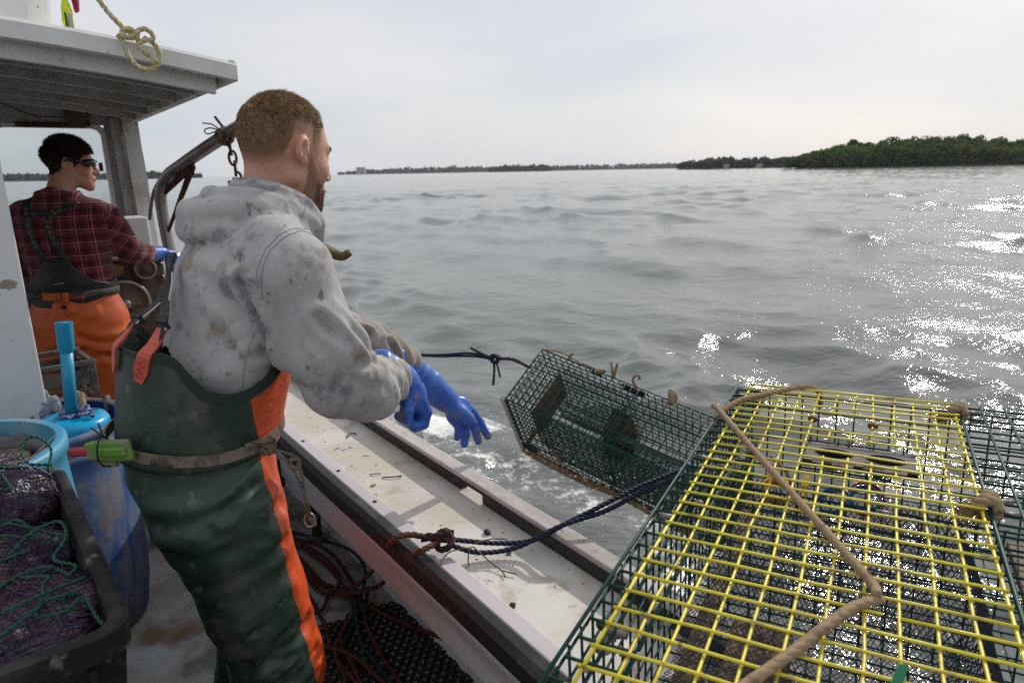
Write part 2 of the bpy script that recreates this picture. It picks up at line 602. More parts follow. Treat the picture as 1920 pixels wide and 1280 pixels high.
def land(name, line, width, hmax, seed, m, shore=1.2):
    """low ground along a shoreline: x, y points from left to right, rising inland"""
    P = np.array(line, float)
    s = np.concatenate([[0], np.cumsum(np.linalg.norm(np.diff(P, axis=0), axis=1))])
    k = 80
    u = np.linspace(0, s[-1], k)
    Q = np.stack([np.interp(u, s, P[:, 0]), np.interp(u, s, P[:, 1])], 1)
    T = np.gradient(Q, axis=0); T /= np.linalg.norm(T, axis=1, keepdims=True)
    N = np.stack([-T[:, 1], T[:, 0]], 1)
    prof = [(-.02, -1.5), (0.0, 0.3), (.03, shore), (.12, shore * 1.3), (.4, .75 * hmax), (.7, hmax), (1, hmax * .6), (1.1, -1.5)]
    V = []
    for i in range(k):
        e = min(1, 5 * min(i, k - 1 - i) / k) ** .7
        for (a, z) in prof:
            jx = vn(np.array([[i * .37, a * 5, seed]]), 1.0, seed)[0]
            q = Q[i] + N[i] * width * (a + .02 * jx)
            V.append((q[0], q[1], SEA + (z if z < 0 else z * e * (1 + .25 * jx))))
    n = len(prof)
    F = [(i * n + j, i * n + n + j, i * n + n + j + 1, i * n + j + 1) for i in range(k - 1) for j in range(n - 1)]
    return tag(mk(name, V, [f[::-1] for f in F], m, smooth=True), kind='structure')

def crown(rg, h, w, nq, q):
    """leaf clumps spread through a crown: returns quads"""
    nc = rg.integers(8, 13)
    C = rg.normal(0, 1, (nc, 3)); C /= np.linalg.norm(C, axis=1, keepdims=True)
    C *= rg.uniform(.35, .85, (nc, 1))
    C = C * np.array([w * .5, w * .5, h * .36]) + np.array([0, 0, h * .62])
    rad = rg.uniform(.20, .34, nc) * w
    k = rg.integers(0, nc, nq)
    d = rg.normal(0, 1, (nq, 3)); d /= np.linalg.norm(d, axis=1, keepdims=True)
    d[:, 2] = np.abs(d[:, 2]) * np.where(rg.random(nq) < .75, 1, -.6)
    c = C[k] + d * rad[k][:, None] * rg.uniform(.8, 1.08, (nq, 1)) * np.array([1, 1, .8])
    nrm = d + rg.normal(0, .45, (nq, 3)); nrm /= np.linalg.norm(nrm, axis=1, keepdims=True)
    a = np.cross(nrm, rg.normal(0, 1, (nq, 3))); a /= np.linalg.norm(a, axis=1, keepdims=True)
    b = np.cross(nrm, a)
    s = q * rg.uniform(.6, 1.3, (nq, 1))
    V = np.stack([c - a * s - b * s * .6, c + a * s - b * s * .5, c + a * s * .8 + b * s * .7, c - a * s * .7 + b * s * .6], 1)
    return V.reshape(-1, 3)

def woods(name, label, line, width, hill, spacing, h, w, nq, q, seed, m, rows):
    rg = np.random.default_rng(seed)
    P = np.array(line, float)
    s = np.concatenate([[0], np.cumsum(np.linalg.norm(np.diff(P, axis=0), axis=1))])
    VV = []; TR = MB()
    for rw in range(rows):
        u = spacing * .3
        while u < s[-1]:
            x = np.interp(u, s, P[:, 0]); y = np.interp(u, s, P[:, 1])
            t = np.array([np.interp(u + 1, s, P[:, 0]) - x + 1e-6, np.interp(u + 1, s, P[:, 1]) - y]); t /= np.linalg.norm(t) + 1e-9
            nn = np.array([-t[1], t[0]])
            off = width * (.06 + (rw + rg.uniform(-.3, .3)) / rows * .75)
            e = min(1, 6 * min(u, s[-1] - u) / s[-1]) ** .6
            hh = h * rg.uniform(.7, 1.18) * (.45 + .55 * e)
            zz = SEA + .9 + hill * e * min(1, off / width * 1.5)
            b = np.array([x + nn[0] * off, y + nn[1] * off, zz])
            ww = w * rg.uniform(.75, 1.25)
            VV.append(crown(rg, hh, ww, nq, q) + b)
            VV.append(crown(rg, hh * .5, ww * 1.1, nq // 3, q) + b - np.array([0, 0, hh * .10]))
            if rw == 0:
                TR.tube([b, b + np.array([rg.uniform(-.4, .4), 0, hh * .45])], [.22, .14], 5)
            u += spacing * rg.uniform(.7, 1.35)
    V = np.concatenate(VV)
    o = mk(name, V, np.arange(len(V)).reshape(-1, 4), m, smooth=False)
    tag(o, label, 'woods', kind='stuff')
    TR.build('trunk', M_BARK, o)
    return o

near_line = [(186, 470), (215, 452), (262, 440), (320, 434), (400, 430), (520, 440)]
land('island', near_line, 70, 8.0, 3, M_LAND)
woods('woods', 'dense green woods covering the nearest island at right', near_line, 60, 7.0, 6.0, 10.8, 10, 560, .60, 11, M_WOOD1, 4)
mid_line = [(205, 840), (260, 835), (330, 850), (440, 880)]
land('shore', mid_line, 60, 4.0, 5, M_ROCK, .8)
woods('woods', 'low dark woods on the shore just left of the nearest island', mid_line, 50, 3.5, 8, 8.5, 10, 160, 1.0, 12, M_WOOD2, 3)
isl_line = [(-60, 2100), (0, 2080), (70, 2090), (140, 2120)]
land('islet', isl_line, 60, 5.0, 6, M_ROCK, .8)
woods('woods', 'small wooded islet on the horizon right of the tall building', isl_line, 50, 4.0, 11, 15.5, 14, 130, 1.7, 13, M_WOOD2, 2)
far_line = [(-800, 3260), (-660, 3200), (-420, 3180), (-180, 3200), (100, 3300), (500, 3400), (900, 3300), (1100, 3000)]
land('mainland', far_line, 150, 8.0, 8, M_LAND, .8)
woods('woods', 'faint strip of woods along the far mainland on the horizon', far_line, 120, 9.0, 16, 18, 20, 120, 2.4, 14, M_WOOD2, 2)
left_line = [(-1330, 1660), (-1200, 1600), (-1000, 1560), (-800, 1560), (-700, 1600)]
land('headland', left_line, 90, 5.0, 9, M_LAND, .8)
woods('woods', 'dark wooded headland behind the cabin window at left', left_line, 70, 5.0, 10, 12, 13, 140, 1.6, 15, M_WOOD2, 2)

# ---- far buildings
M_FARW = mat('pale far wall', (.40, .38, .36), .8)
M_FARR = mat('grey far roof', (.16, .15, .15), .8)
M_FARG = mat('far window glass', (.05, .06, .07), .2)
def far_house(name, label, x, y, z, w, d, h, floors, cols, flat, group=None):
    t = thing(name, label, 'building', (x, y, z), 0, group)
    MB().box((0, 0, h / 2), (w, d, h)).build('wall', M_FARW, t)
    if flat:
        MB().box((0, 0, h + .4), (w * 1.02, d * 1.02, .8)).build('roof', M_FARR, t)
    else:
        r = MB()
        r.add([(-w * .54, -d * .56, h), (w * .54, -d * .56, h), (w * .54, d * .56, h), (-w * .54, d * .56, h), (-w * .54, 0, h + d * .4), (w * .54, 0, h + d * .4)],
              [(0, 1, 5, 4), (2, 3, 4, 5), (0, 4, 3), (1, 2, 5), (3, 2, 1, 0)])
        r.build('roof', M_FARR, t)
    for i in range(floors):
        for j in range(cols):
            MB().box((w * ((j + .5) / cols - .5), -d / 2, h * (i + .55) / floors), (w / cols * .5, .2, h / floors * .5)).build('window', M_FARG, t)
    return t
far_house('apartment_block', 'pale tall apartment block on the far left end of the mainland', -668, 3185, 6, 38, 18, 24, 3, 5, True)
far_house('apartment_block', 'low pale flat building standing above the trees of the far mainland', -250, 3215, 19, 26, 14, 12, 2, 4, True)
for i, (x, y, lab) in enumerate(((256, 828, 'left one of two small pale houses below the low dark woods'), (297, 835, 'right one of two small pale houses below the low dark woods'))):
    far_house('house', lab, x, y, .2, 6, 5, 2.6, 1, 3, False)
# ================================================================ THE BOAT
M_GEL = mat('worn white gelcoat', (.62, .60, .55), .42, .5, layers=[dict(col=(.47, .40, .30), scale=3.5, lo=.40, hi=.62, amt=.6), dict(col=(.33, .25, .16), scale=9, lo=.54, hi=.68, amt=.55), dict(col=(.20, .15, .10), scale=20, lo=.60, hi=.70, amt=.45, seed=9), dict(col=(.16, .13, .10), scale=60, lo=.68, hi=.74, amt=.5), dict(col=(.68, .66, .62), scale=24, lo=.55, hi=.7, amt=.4)], bump=[(40, .0008), (6, .002)], rough_layer=(8, .3, .6))
M_DECK = mat('stained deck paint', (.46, .46, .46), .5, .5, layers=[dict(col=(.34, .31, .27), scale=3.2, lo=.40, hi=.60, amt=.8), dict(col=(.16, .09, .035), scale=2.1, lo=.52, hi=.66, amt=.9, seed=4), dict(col=(.11, .10, .09), scale=5, lo=.52, hi=.66, amt=.75), dict(col=(.06, .05, .045), scale=30, lo=.66, hi=.74, amt=.6)], bump=[(30, .001)], rough_layer=(5, .25, .6))
M_FASC = mat('scuffed rail side', (.40, .385, .38), .5, layers=[dict(col=(.25, .22, .21), scale=5, lo=.45, hi=.68, amt=.8, stretch=(1, .25, 3)), dict(col=(.12, .07, .04), scale=9, lo=.62, hi=.75, amt=.7, stretch=(1, .4, 2))], bump=[(60, .0006)])
M_LAV = mat('faded rail strip', (.52, .48, .50), .5, layers=[dict(col=(.40, .35, .36), scale=9, lo=.5, hi=.7, amt=.7, stretch=(1, .2, 1)), dict(col=(.18, .16, .15), scale=50, lo=.66, hi=.74, amt=.6)], bump=[(70, .0005)])
M_RUB = mat('black rubber rail', (.018, .016, .016), .45, .5, layers=[dict(col=(.09, .08, .075), scale=16, lo=.58, hi=.74, amt=.8, stretch=(1, .3, 1)), dict(col=(.22, .21, .2), scale=70, lo=.68, hi=.75, amt=.5)], bump=[(50, .0015)])
M_RTOP = mat('weathered rail cap', (.50, .46, .44), .6, layers=[dict(col=(.30, .26, .24), scale=14, lo=.45, hi=.65, amt=.8, stretch=(1, .25, 1)), dict(col=(.10, .09, .09), scale=36, lo=.6, hi=.72, amt=.8)], bump=[(45, .0015)])
M_HULLI = mat('grey inner hull', (.16, .16, .17), .6, layers=[dict(col=(.08, .075, .07), scale=3, lo=.45, hi=.65), dict(col=(.14, .08, .04), scale=5, lo=.6, hi=.72, amt=.7)])
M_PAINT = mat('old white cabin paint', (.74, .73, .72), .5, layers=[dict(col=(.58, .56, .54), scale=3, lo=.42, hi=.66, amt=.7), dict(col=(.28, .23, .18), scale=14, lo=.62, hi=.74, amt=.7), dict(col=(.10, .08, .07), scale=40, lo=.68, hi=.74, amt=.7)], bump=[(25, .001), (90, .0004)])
M_PANEL = mat('white bulkhead paint', (.66, .66, .66), .4, layers=[dict(col=(.55, .53, .5), scale=2.5, lo=.48, hi=.7, amt=.5), dict(col=(.20, .15, .10), scale=5, lo=.635, hi=.66, amt=.85, stretch=(.7, 1, 1.3)), dict(col=(.3, .25, .2), scale=35, lo=.69, hi=.74, amt=.6)], bump=[(12, .0008)])
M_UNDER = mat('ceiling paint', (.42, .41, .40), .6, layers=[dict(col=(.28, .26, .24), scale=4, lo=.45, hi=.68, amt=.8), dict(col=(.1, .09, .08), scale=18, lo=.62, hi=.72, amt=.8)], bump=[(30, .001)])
M_STEEL = mat('weathered steel pipe', (.34, .32, .30), .42, .5, .75, layers=[dict(col=(.20, .15, .11), scale=9, lo=.5, hi=.68, amt=.7), dict(col=(.16, .07, .03), scale=22, lo=.62, hi=.72, amt=.8)], bump=[(50, .0008)])
M_RUST = mat('rusty iron', (.075, .035, .02), .75, .4, .3, layers=[dict(col=(.15, .065, .03), scale=20, lo=.45, hi=.65), dict(col=(.02, .015, .012), scale=40, lo=.55, hi=.7)], bump=[(60, .002)])
M_GRIME = mat('grimy brown machinery', (.12, .09, .065), .65, .4, .2, layers=[dict(col=(.26, .21, .15), scale=12, lo=.52, hi=.68, amt=.7), dict(col=(.035, .028, .022), scale=20, lo=.5, hi=.65, amt=.8)], bump=[(40, .003)])
M_BRASS = mat('dull brass plate', (.22, .15, .06), .5, .5, .5, layers=[dict(col=(.08, .06, .04), scale=18, lo=.45, hi=.65)])
M_BLK = mat('black plastic', (.012, .012, .013), .5, layers=[dict(col=(.05, .045, .04), scale=15, lo=.55, hi=.7)])
M_MAHOG = mat('dark red painted wood', (.055, .012, .01), .45, layers=[dict(col=(.02, .008, .007), scale=12, lo=.45, hi=.65)])

def glass_mat():
    m = bpy.data.materials.new('salt hazed window glass'); m.use_nodes = True
    t = m.node_tree; b = t.nodes['Principled BSDF']
    tr = t.nodes.new('ShaderNodeBsdfTransparent'); tr.inputs['Color'].default_value = (.94, .97, .97, 1)
    mxs = t.nodes.new('ShaderNodeMixShader')
    b.inputs['Base Color'].default_value = (.75, .78, .78, 1); b.inputs['Roughness'].default_value = .15
    n = t.nodes.new('ShaderNodeTexNoise'); n.inputs['Scale'].default_value = 5; n.inputs['Detail'].default_value = 6
    mr = t.nodes.new('ShaderNodeMapRange'); mr.inputs['From Min'].default_value = .35; mr.inputs['From Max'].default_value = .75
    mr.inputs['To Min'].default_value = .10; mr.inputs['To Max'].default_value = .15
    t.links.new(n.outputs['Fac'], mr.inputs['Value']); t.links.new(mr.outputs['Result'], mxs.inputs[0])
    t.links.new(tr.outputs[0], mxs.inputs[1]); t.links.new(b.outputs[0], mxs.inputs[2])
    t.links.new(mxs.outputs[0], t.nodes['Material Output'].inputs['Surface'])
    return m
M_GLASS = glass_mat()

boat = thing('lobster_boat', 'white working lobster boat with open cabin, pipe davit and dirty washboard rail', 'boat', tuple(BO), BA)
# boat parts are modelled in boat coordinates: x to starboard, y forward, z up from the deck
U0, U1 = -2.2, 5.2
MB().box((-1.27, 1.5, -.03), (3.14, 7.4, .06)).build('deck', M_DECK, boat)
h = MB()
sec = []
for u in np.linspace(U0, 7.6, 40):
    k = max(0.0, (u - 4.6) / 3.0)
    pinch = 1 - k ** 2
    sec.append([(-1.27 + (1.60 + .05 * 0) * pinch, u, .645 + .25 * k), (-1.27 + 1.57 * pinch, u, .1 + .3 * k), (-1.27 + 1.42 * pinch, u, -.5), (-1.27, u, -.95 + .3 * k), (-1.27 - 1.42 * pinch, u, -.5), (-1.27 - 1.57 * pinch, u, .1 + .3 * k), (-1.27 - 1.60 * pinch, u, .645 + .25 * k)])
V = np.array(sec).reshape(-1, 3)
F = [(i * 7 + j, i * 7 + j + 1, i * 7 + 8 + j, i * 7 + 7 + j) for i in range(39) for j in range(6)] + [tuple(range(7))[::-1]]
mk('hull', V, F, M_PAINT, boat, True)
MB().box((.292, 1.5, .315), (.012, 7.4, .61)).build('inner_hull_wall', M_HULLI, boat)
MB().box((-2.832, 1.5, .315), (.012, 7.4, .61)).build('inner_hull_wall', M_HULLI, boat)
MB().box((-1.27, -2.19, .315), (3.1, .012, .61)).build('transom_wall', M_HULLI, boat)
wb = MB().box((.15, 1.5, .6375), (.29, 7.4, .035), bev=.004).build('washboard', M_GEL, boat)
MB().box((-2.69, 1.5, .6375), (.29, 7.4, .035), bev=.004).build('washboard', M_GEL, boat)
MB().box((-.033, 1.5, .585), (.024, 7.4, .098), bev=.008).build('rail_fascia', M_FASC, boat)
# black bumper strip, worn and slightly wavy
P = []
for i, u in enumerate(np.linspace(U0, U1, 160)):
    w = .0025 * vn(np.array([[u * 3, 0, 0]]), 1, 3)[0]
    P.append([(-.046 + w, u, .632), (-.044 + w, u, .668 + w), (-.030, u, .680 + w), (-.010, u, .682), (-.002 + w, u, .676), (-.002, u, .64)])
V = np.array(P).reshape(-1, 3); n = 6
F = [(i * n + j, i * n + (j + 1) % n, i * n + n + (j + 1) % n, i * n + n + j) for i in range(159) for j in range(n)]
mk('bumper_strip', V, [f[::-1] for f in F], M_RUB, boat, False)
ls = MB().box((.021, 2.35, .662), (.042, 5.7, .018), bev=.004).build('rail_strip', M_LAV, boat)
for u in (1.36, 1.055, .80, 1.7, 2.05):
    MB().lathe([(0, 0), (.0062, 0), (.0062, .0016), (.004, .003), (0, .003)], 12, (.022, u, .671)).build('screw', M_BLK, ls)
# outer rail: dark side, pale cap, scupper notch
for (a, b) in ((U0, .630), (.745, U1)):
    MB().box((.279, (a + b) / 2, .675), (.030, b - a, .040), bev=.003).build('outer_rail', M_RUB, boat)
MB().box((.279, .6875, .688), (.030, .115, .014), bev=.002).build('outer_rail', M_RUB, boat)
MB().box((.283, .35, .702), (.048, 5.1, .014), bev=.004).build('rail_cap', M_RTOP, boat)
MB().box((.283, 3.95, .704), (.050, 2.08, .016), bev=.004).build('rail_cap', M_RTOP, boat)
MB().box((.335, 1.5, .60), (.03, 7.4, .06), bev=.012).build('rub_rail', M_RUB, boat)
# drain pipe under the rail
pp = MB(); pp.tube(cat([(.23, 1.87, .62), (.225, 1.86, .40), (.20, 1.85, .26), (.205, 1.86, .10), (.20, 1.855, .0)], .03), .021, 10)
dp_ = pp.build('drain_pipe', M_RUST, boat, True)
MB().lathe([(.021, .0), (.033, 0), (.033, .03), (.021, .034)], 14, (.20, 1.855, .0)).build('pipe_collar', M_STEEL, dp_)
MB().lathe([(.021, .0), (.028, 0), (.028, .02), (.021, .022)], 14, (.203, 1.857, .12)).build('pipe_collar', M_STEEL, dp_)
bo = MB()
pr_ = [(0, 0), (.16, 0), (.19, .025), (.175, .075), (.12, .10), (0, .10)]
bo.add([(-.055, 1.42 + y, .50 + z) for y, z in pr_] + [(-.035, 1.42 + y, .50 + z) for y, z in pr_], [tuple(range(6))[::-1], tuple(range(6, 12))] + [(i, (i + 1) % 6, 6 + (i + 1) % 6, 6 + i) for i in range(6)])
bo.build('knife_rack', M_MAHOG, boat)

# ---- cabin roof
def roof_z(v):
    t = (v + 1.27) / 1.36
    return 1.952 + .115 * (1 - np.clip(t * t, 0, 1))
vs = np.linspace(-2.63, .09, 40)
rf = MB()
top = []; F = []
ua, ub = 1.90, 4.75
ring = []
for v in vs:
    z = roof_z(v)
    edge = min(1.0, (v + 2.63) / .05, (.09 - v) / .05)
    ring.append([(v, ua + .012, z), (v, ua, z - .012), (v, ua, z - .062), (v, ua + .022, z - .066), (v, ua + .03, z - .03), (v, ub, z - .03), (v, ub, z)])
V = np.array(ring).reshape(-1, 3); n = 7
F = [(i * n + j, i * n + (j + 1) % n, i * n + n + (j + 1) % n, i * n + n + j) for i in range(len(vs) - 1) for j in range(n)]
F += [tuple(range(n)), tuple(range((len(vs) - 1) * n, len(vs) * n))[::-1]]
roof = mk('cabin_roof', V, F, M_PAINT, boat, False)
for s, vv in ((1, .078), (-1, -2.618)):
    MB().box((vv, (ua + ub) / 2 + .004, roof_z(vv) - .030), (.034, ub - ua - .006, .078), bev=.012).build('roof_edge', M_PAINT, roof)
bm_ = MB()
for v in np.linspace(-2.55, .02, 24)[:-1]:
    pass
def cross_beam(u, wid, dep, drop, v0, v1, name, m):
    vv = np.linspace(v0, v1, 22)
    ring = [[(v, u, roof_z(v) - drop), (v, u + wid, roof_z(v) - drop), (v, u + wid, roof_z(v) - drop - dep), (v, u, roof_z(v) - drop - dep)] for v in vv]
    V = np.array(ring).reshape(-1, 3)
    F = [(i * 4 + j, i * 4 + (j + 1) % 4, i * 4 + 4 + (j + 1) % 4, i * 4 + 4 + j) for i in range(21) for j in range(4)] + [(0, 1, 2, 3), (87, 86, 85, 84)]
    return mk(name, V, [f[::-1] for f in F], m, roof, False)
cross_beam(1.985, .035, .085, .028, -2.58, .03, 'roof_beam', M_PAINT)
for u in (2.32, 2.68, 3.05, 3.42, 3.80):
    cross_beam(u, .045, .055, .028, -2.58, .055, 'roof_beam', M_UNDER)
MB().box((.045, 3.38, 1.915), (.030, 2.62, .075), bev=.004).build('side_beam', M_PAINT, roof)
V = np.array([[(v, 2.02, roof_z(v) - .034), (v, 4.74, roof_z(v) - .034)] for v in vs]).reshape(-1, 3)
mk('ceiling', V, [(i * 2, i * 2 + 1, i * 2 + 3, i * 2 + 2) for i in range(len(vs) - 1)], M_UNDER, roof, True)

# ---- cabin front wall with the window
cw = MB()
uw = 4.10
def wallbox(v0, v1, z0, z1, name, m=M_UNDER, d=.045, uu=uw):
    return MB().box(((v0 + v1) / 2, uu, (z0 + z1) / 2), (v1 - v0, d, z1 - z0), bev=.004).build(name, m, boat)
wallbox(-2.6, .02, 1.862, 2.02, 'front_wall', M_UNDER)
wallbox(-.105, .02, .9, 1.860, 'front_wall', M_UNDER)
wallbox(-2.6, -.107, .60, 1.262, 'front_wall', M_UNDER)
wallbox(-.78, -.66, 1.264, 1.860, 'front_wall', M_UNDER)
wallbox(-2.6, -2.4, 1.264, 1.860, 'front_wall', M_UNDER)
# window gasket with rounded corners and pane
def rrect(v0, v1, z0, z1, r, k=6):
    out = []
    for cx, cz, a0 in ((v1 - r, z1 - r, 0), (v0 + r, z1 - r, 90), (v0 + r, z0 + r, 180), (v1 - r, z0 + r, 270)):
        for i in range(k + 1):
            a = math.radians(a0 + 90 * i / k)
            out.append((cx + r * math.cos(a), cz + r * math.sin(a)))
    return out
def window(v0, v1, z0, z1):
    o = rrect(v0 - .004, v1 + .004, z0 - .004, z1 + .004, .045); i_ = rrect(v0 + .018, v1 - .018, z0 + .018, z1 - .018, .05)
    n = len(o)
    V = [(a, uw - .024, b) for a, b in o] + [(a, uw - .024, b) for a, b in i_] + [(a, uw + .024, b) for a, b in i_] + [(a, uw + .024, b) for a, b in o]
    F = []
    for j in range(n):
        l = (j + 1) % n
        F += [(j, l, n + l, n + j), (n + j, n + l, 2 * n + l, 2 * n + j), (2 * n + j, 2 * n + l, 3 * n + l, 3 * n + j)]
    f = mk('window', V, F, M_PAINT, boat, False)
    p = rrect(v0 + .014, v1 - .014, z0 + .014, z1 - .014, .05)
    V = [(a, uw - .003, b) for a, b in p] + [(a, uw + .003, b) for a, b in p]
    F = [tuple(range(n)), tuple(range(n, 2 * n))[::-1]] + [(j, n + j, n + (j + 1) % n, (j + 1) % n) for j in range(n)]
    mk('pane', V, F, M_GLASS, f, False)
    return f
w1 = window(-.66, -.107, 1.264, 1.860)
window(-2.4, -.78, 1.264, 1.860)
MB().box((-.37, uw - .034, 1.857), (.34, .016, .028), bev=.003).build('hinge', M_RUST, w1)
MB().box((-.235, uw - .04, 1.905), (.12, .03, .11), bev=.006).build('junction_box', M_GRIME, boat)
MB().box((-.155, uw - .035, 1.62), (.02, .03, .05), bev=.004).build('latch', M_BLK, w1)
wr = MB(); wr.tube(cat([(-.75, 4.04, 1.975), (-.6, 4.035, 1.965), (-.45, 4.03, 1.905), (-.30, 4.05, 1.90)], .02), .003, 6)
wr.build('cable', M_BLK, boat, True)
# corner posts: worn, slightly raked
def post(b, t, w, d, name, m):
    b = np.array(b, float); t = np.array(t, float)
    q = np.array([(-w / 2, -d / 2, 0), (w / 2, -d / 2, 0), (w / 2, d / 2, 0), (-w / 2, d / 2, 0)])
    k = 14
    V = np.concatenate([b + (t - b) * i / (k - 1) + q * (1 + .05 * vn(np.array([[i * .9, 3.1, 0]]), 1, 8)[0]) for i in range(k)])
    F = [(i * 4 + j, i * 4 + (j + 1) % 4, i * 4 + 4 + (j + 1) % 4, i * 4 + 4 + j) for i in range(k - 1) for j in range(4)] + [(3, 2, 1, 0), ((k - 1) * 4, (k - 1) * 4 + 1, (k - 1) * 4 + 2, (k - 1) * 4 + 3)]
    return mk(name, V, F, m, boat, False)
M_POST = mat('peeling white post', (.58, .56, .53), .55, layers=[dict(col=(.40, .36, .31), scale=6, lo=.45, hi=.65, amt=.8), dict(col=(.17, .09, .05), scale=13, lo=.60, hi=.68, amt=.95), dict(col=(.06, .05, .045), scale=35, lo=.64, hi=.72, amt=.8)], bump=[(30, .002)])
post((.045, 3.98, .66), (.020, 4.0, 1.93), .085, .07, 'corner_post', M_POST)
post((-2.58, 3.98, .66), (-2.56, 4.0, 1.93), .085, .07, 'corner_post', M_POST)
post((-.025, 4.02, .66), (-.055, 4.03, 1.90), .05, .05, 'corner_post', M_UNDER)
# bulkhead panel at left
pn = MB().box((-1.54, 1.965, .96), (1.76, .032, 1.93), bev=.006).build('bulkhead_panel', M_PANEL, boat)
# console and hauling gear
con = MB().box((-.50, 3.86, .55), (1.05, .44, 1.10), bev=.01).build('console', M_HULLI, boat)
MB().box((-.17, 3.60, .80), (.40, .08, .62), bev=.012).build('gear_plate', M_GRIME, boat)
MB().box((-.17, 3.55, 1.115), (.44, .10, .016), bev=.004).build('brass_shelf', M_BRASS, boat)
MX = np.array([[1, 0, 0], [0, 0, -1], [0, 1, 0]], float)     # lathe axis turned to point aft
hd = MB().lathe([(0, .03), (.02, .035), (.045, .03), (.05, .012), (.11, .004), (.122, .012), (.131, .012), (.135, 0), (.135, -.02), (.12, -.03), (0, -.03)], 40, (-.205, 3.52, .865), MX).build('hauler_disc', M_GRIME, boat, True)
MB().lathe([(.120, .010), (.134, .014), (.137, .004), (.134, -.004), (.120, -.006)], 40, (-.205, 3.519, .865), MX).build('disc_rim', M_STEEL, hd, True)
MB().lathe([(0, .05), (.018, .05), (.03, .044), (.034, .03), (0, .03)], 20, (-.205, 3.52, .865), MX).build('hub', M_STEEL, hd, True)
sd_ = MB().lathe([(0, .02), (.014, .022), (.02, .008), (.045, .006), (.052, .014), (.058, .006), (.058, -.02), (0, -.02)], 28, (-.075, 3.52, 1.05), MX).build('fairlead_disc', M_GRIME, boat, True)
MB().lathe([(.048, .014), (.058, .016), (.061, 0), (.058, -.012)], 28, (-.075, 3.52, 1.05), MX).build('disc_rim', M_STEEL, sd_, True)
MB().box((-.12, 3.54, .96), (.03, .03, .22), np.array([[.8, 0, .6], [0, 1, 0], [-.6, 0, .8]]), bev=.004).build('bracket', M_RUST, boat)
MB().box((-.26, 3.545, 1.07), (.16, .04, .07), np.array([[.94, 0, .34], [0, 1, 0], [-.34, 0, .94]]), bev=.01).build('valve_block', M_BRASS, boat)
MB().box((-.06, 3.83, 1.22), (.13, .26, .22), bev=.012).build('instrument_box', M_PAINT, boat)
# rivets on the gear plate
for i in range(7):
    MB().lathe([(0, .008), (.006, .006), (.009, 0)], 8, (.015, 3.56, .62 + i * .075), MX).build('rivet', M_STEEL, boat, True)

# ---- davit
dv = MB()
pole = cat([(.06, 3.32, .60), (.045, 3.31, .95), (.025, 3.31, 1.20), (.015, 3.30, 1.40), (.018, 3.27, 1.475), (.040, 3.18, 1.555), (.085, 3.02, 1.61), (.16, 2.66, 1.70), (.24, 2.38, 1.775), (.31, 2.22, 1.81)], .03)
dv.tube(pole, .030, 14)
dav = dv.build('davit', M_STEEL, boat, True)
MB().lathe([(.031, 0), (.043, .0), (.043, .13), (.031, .13)], 18, (.037, 3.31, 1.02)).build('davit_collar', M_STEEL, dav, True)
gus = [(.020, 3.305, 1.27), (.085, 3.03, 1.585), (.050, 3.15, 1.535), (.022, 3.275, 1.45)]
V = [(x - .004, y, z) for x, y, z in gus] + [(x + .004, y, z) for x, y, z in gus]
gg = MB(); gg.add(V, [(0, 1, 2, 3), (7, 6, 5, 4), (0, 4, 5, 1), (1, 5, 6, 2), (2, 6, 7, 3), (3, 7, 4, 0)])
# triangular web with a lightening hole left open near the pole
gg = MB()
ga, gb, gc = np.array((.03, 3.285, 1.27)), np.array((.115, 2.89, 1.615)), np.array((.03, 3.24, 1.475))
gm = MB(); 
for (p, q, w0, w1) in ((ga, gb, .02, .06), (gb, gc, .05, .03)):
    dvec = (q - p) / np.linalg.norm(q - p); sdv = np.cross(dvec, np.array([1, 0, 0.])); sdv /= np.linalg.norm(sdv)
    Vp = [p - sdv * w0 / 2, p + sdv * w0 / 2, q + sdv * w1 / 2, q - sdv * w1 / 2]
    gm.add([x + np.array([-.004, 0, 0]) for x in Vp] + [x + np.array([.004, 0, 0]) for x in Vp], [(0, 1, 2, 3), (7, 6, 5, 4), (0, 4, 5, 1), (1, 5, 6, 2), (2, 6, 7, 3), (3, 7, 4, 0)])
gm.build('davit_gusset', M_RUST, dav)
sp = MB(); sp.tube(cat([(.045, 3.16, 1.59), (.0, 3.30, 1.50), (-.02, 3.36, 1.42), (-.035, 3.40, 1.33)], .02), [.012] * 4 if False else .010, 8)
sp.build('guide_horn', M_STEEL, dav, True)

# rope lashing on the davit arm
M_TWINE = mat('old brown twine', (.20, .14, .085), .9, .2, layers=[dict(col=(.10, .065, .04), scale=60, lo=.45, hi=.65)], bump=[(150, .001)])
lash = thing('rope_lashing', 'brown twine lashing tied round the davit pipe with loose ends', 'twine', tuple(Bw(.192, 2.56, 1.728)), BA)
lm = MB()
ax_ = np.array([.08, -.30, .075]); ax_ /= np.linalg.norm(ax_)
e1 = np.cross(ax_, [0, 0, 1.]); e1 /= np.linalg.norm(e1); e2 = np.cross(e1, ax_)
tt = np.linspace(0, 2 * math.pi * 4.5, 90)
lm.tube(np.outer(np.cos(tt), e1) * .036 + np.outer(np.sin(tt), e2) * .036 + np.outer(np.linspace(-.018, .018, 90), ax_), .0055, 6)
lm.build('wrap', M_TWINE, lash, True)
lm = MB()
M_TAR = mat('dark tarred twine', (.04, .035, .03), .8)
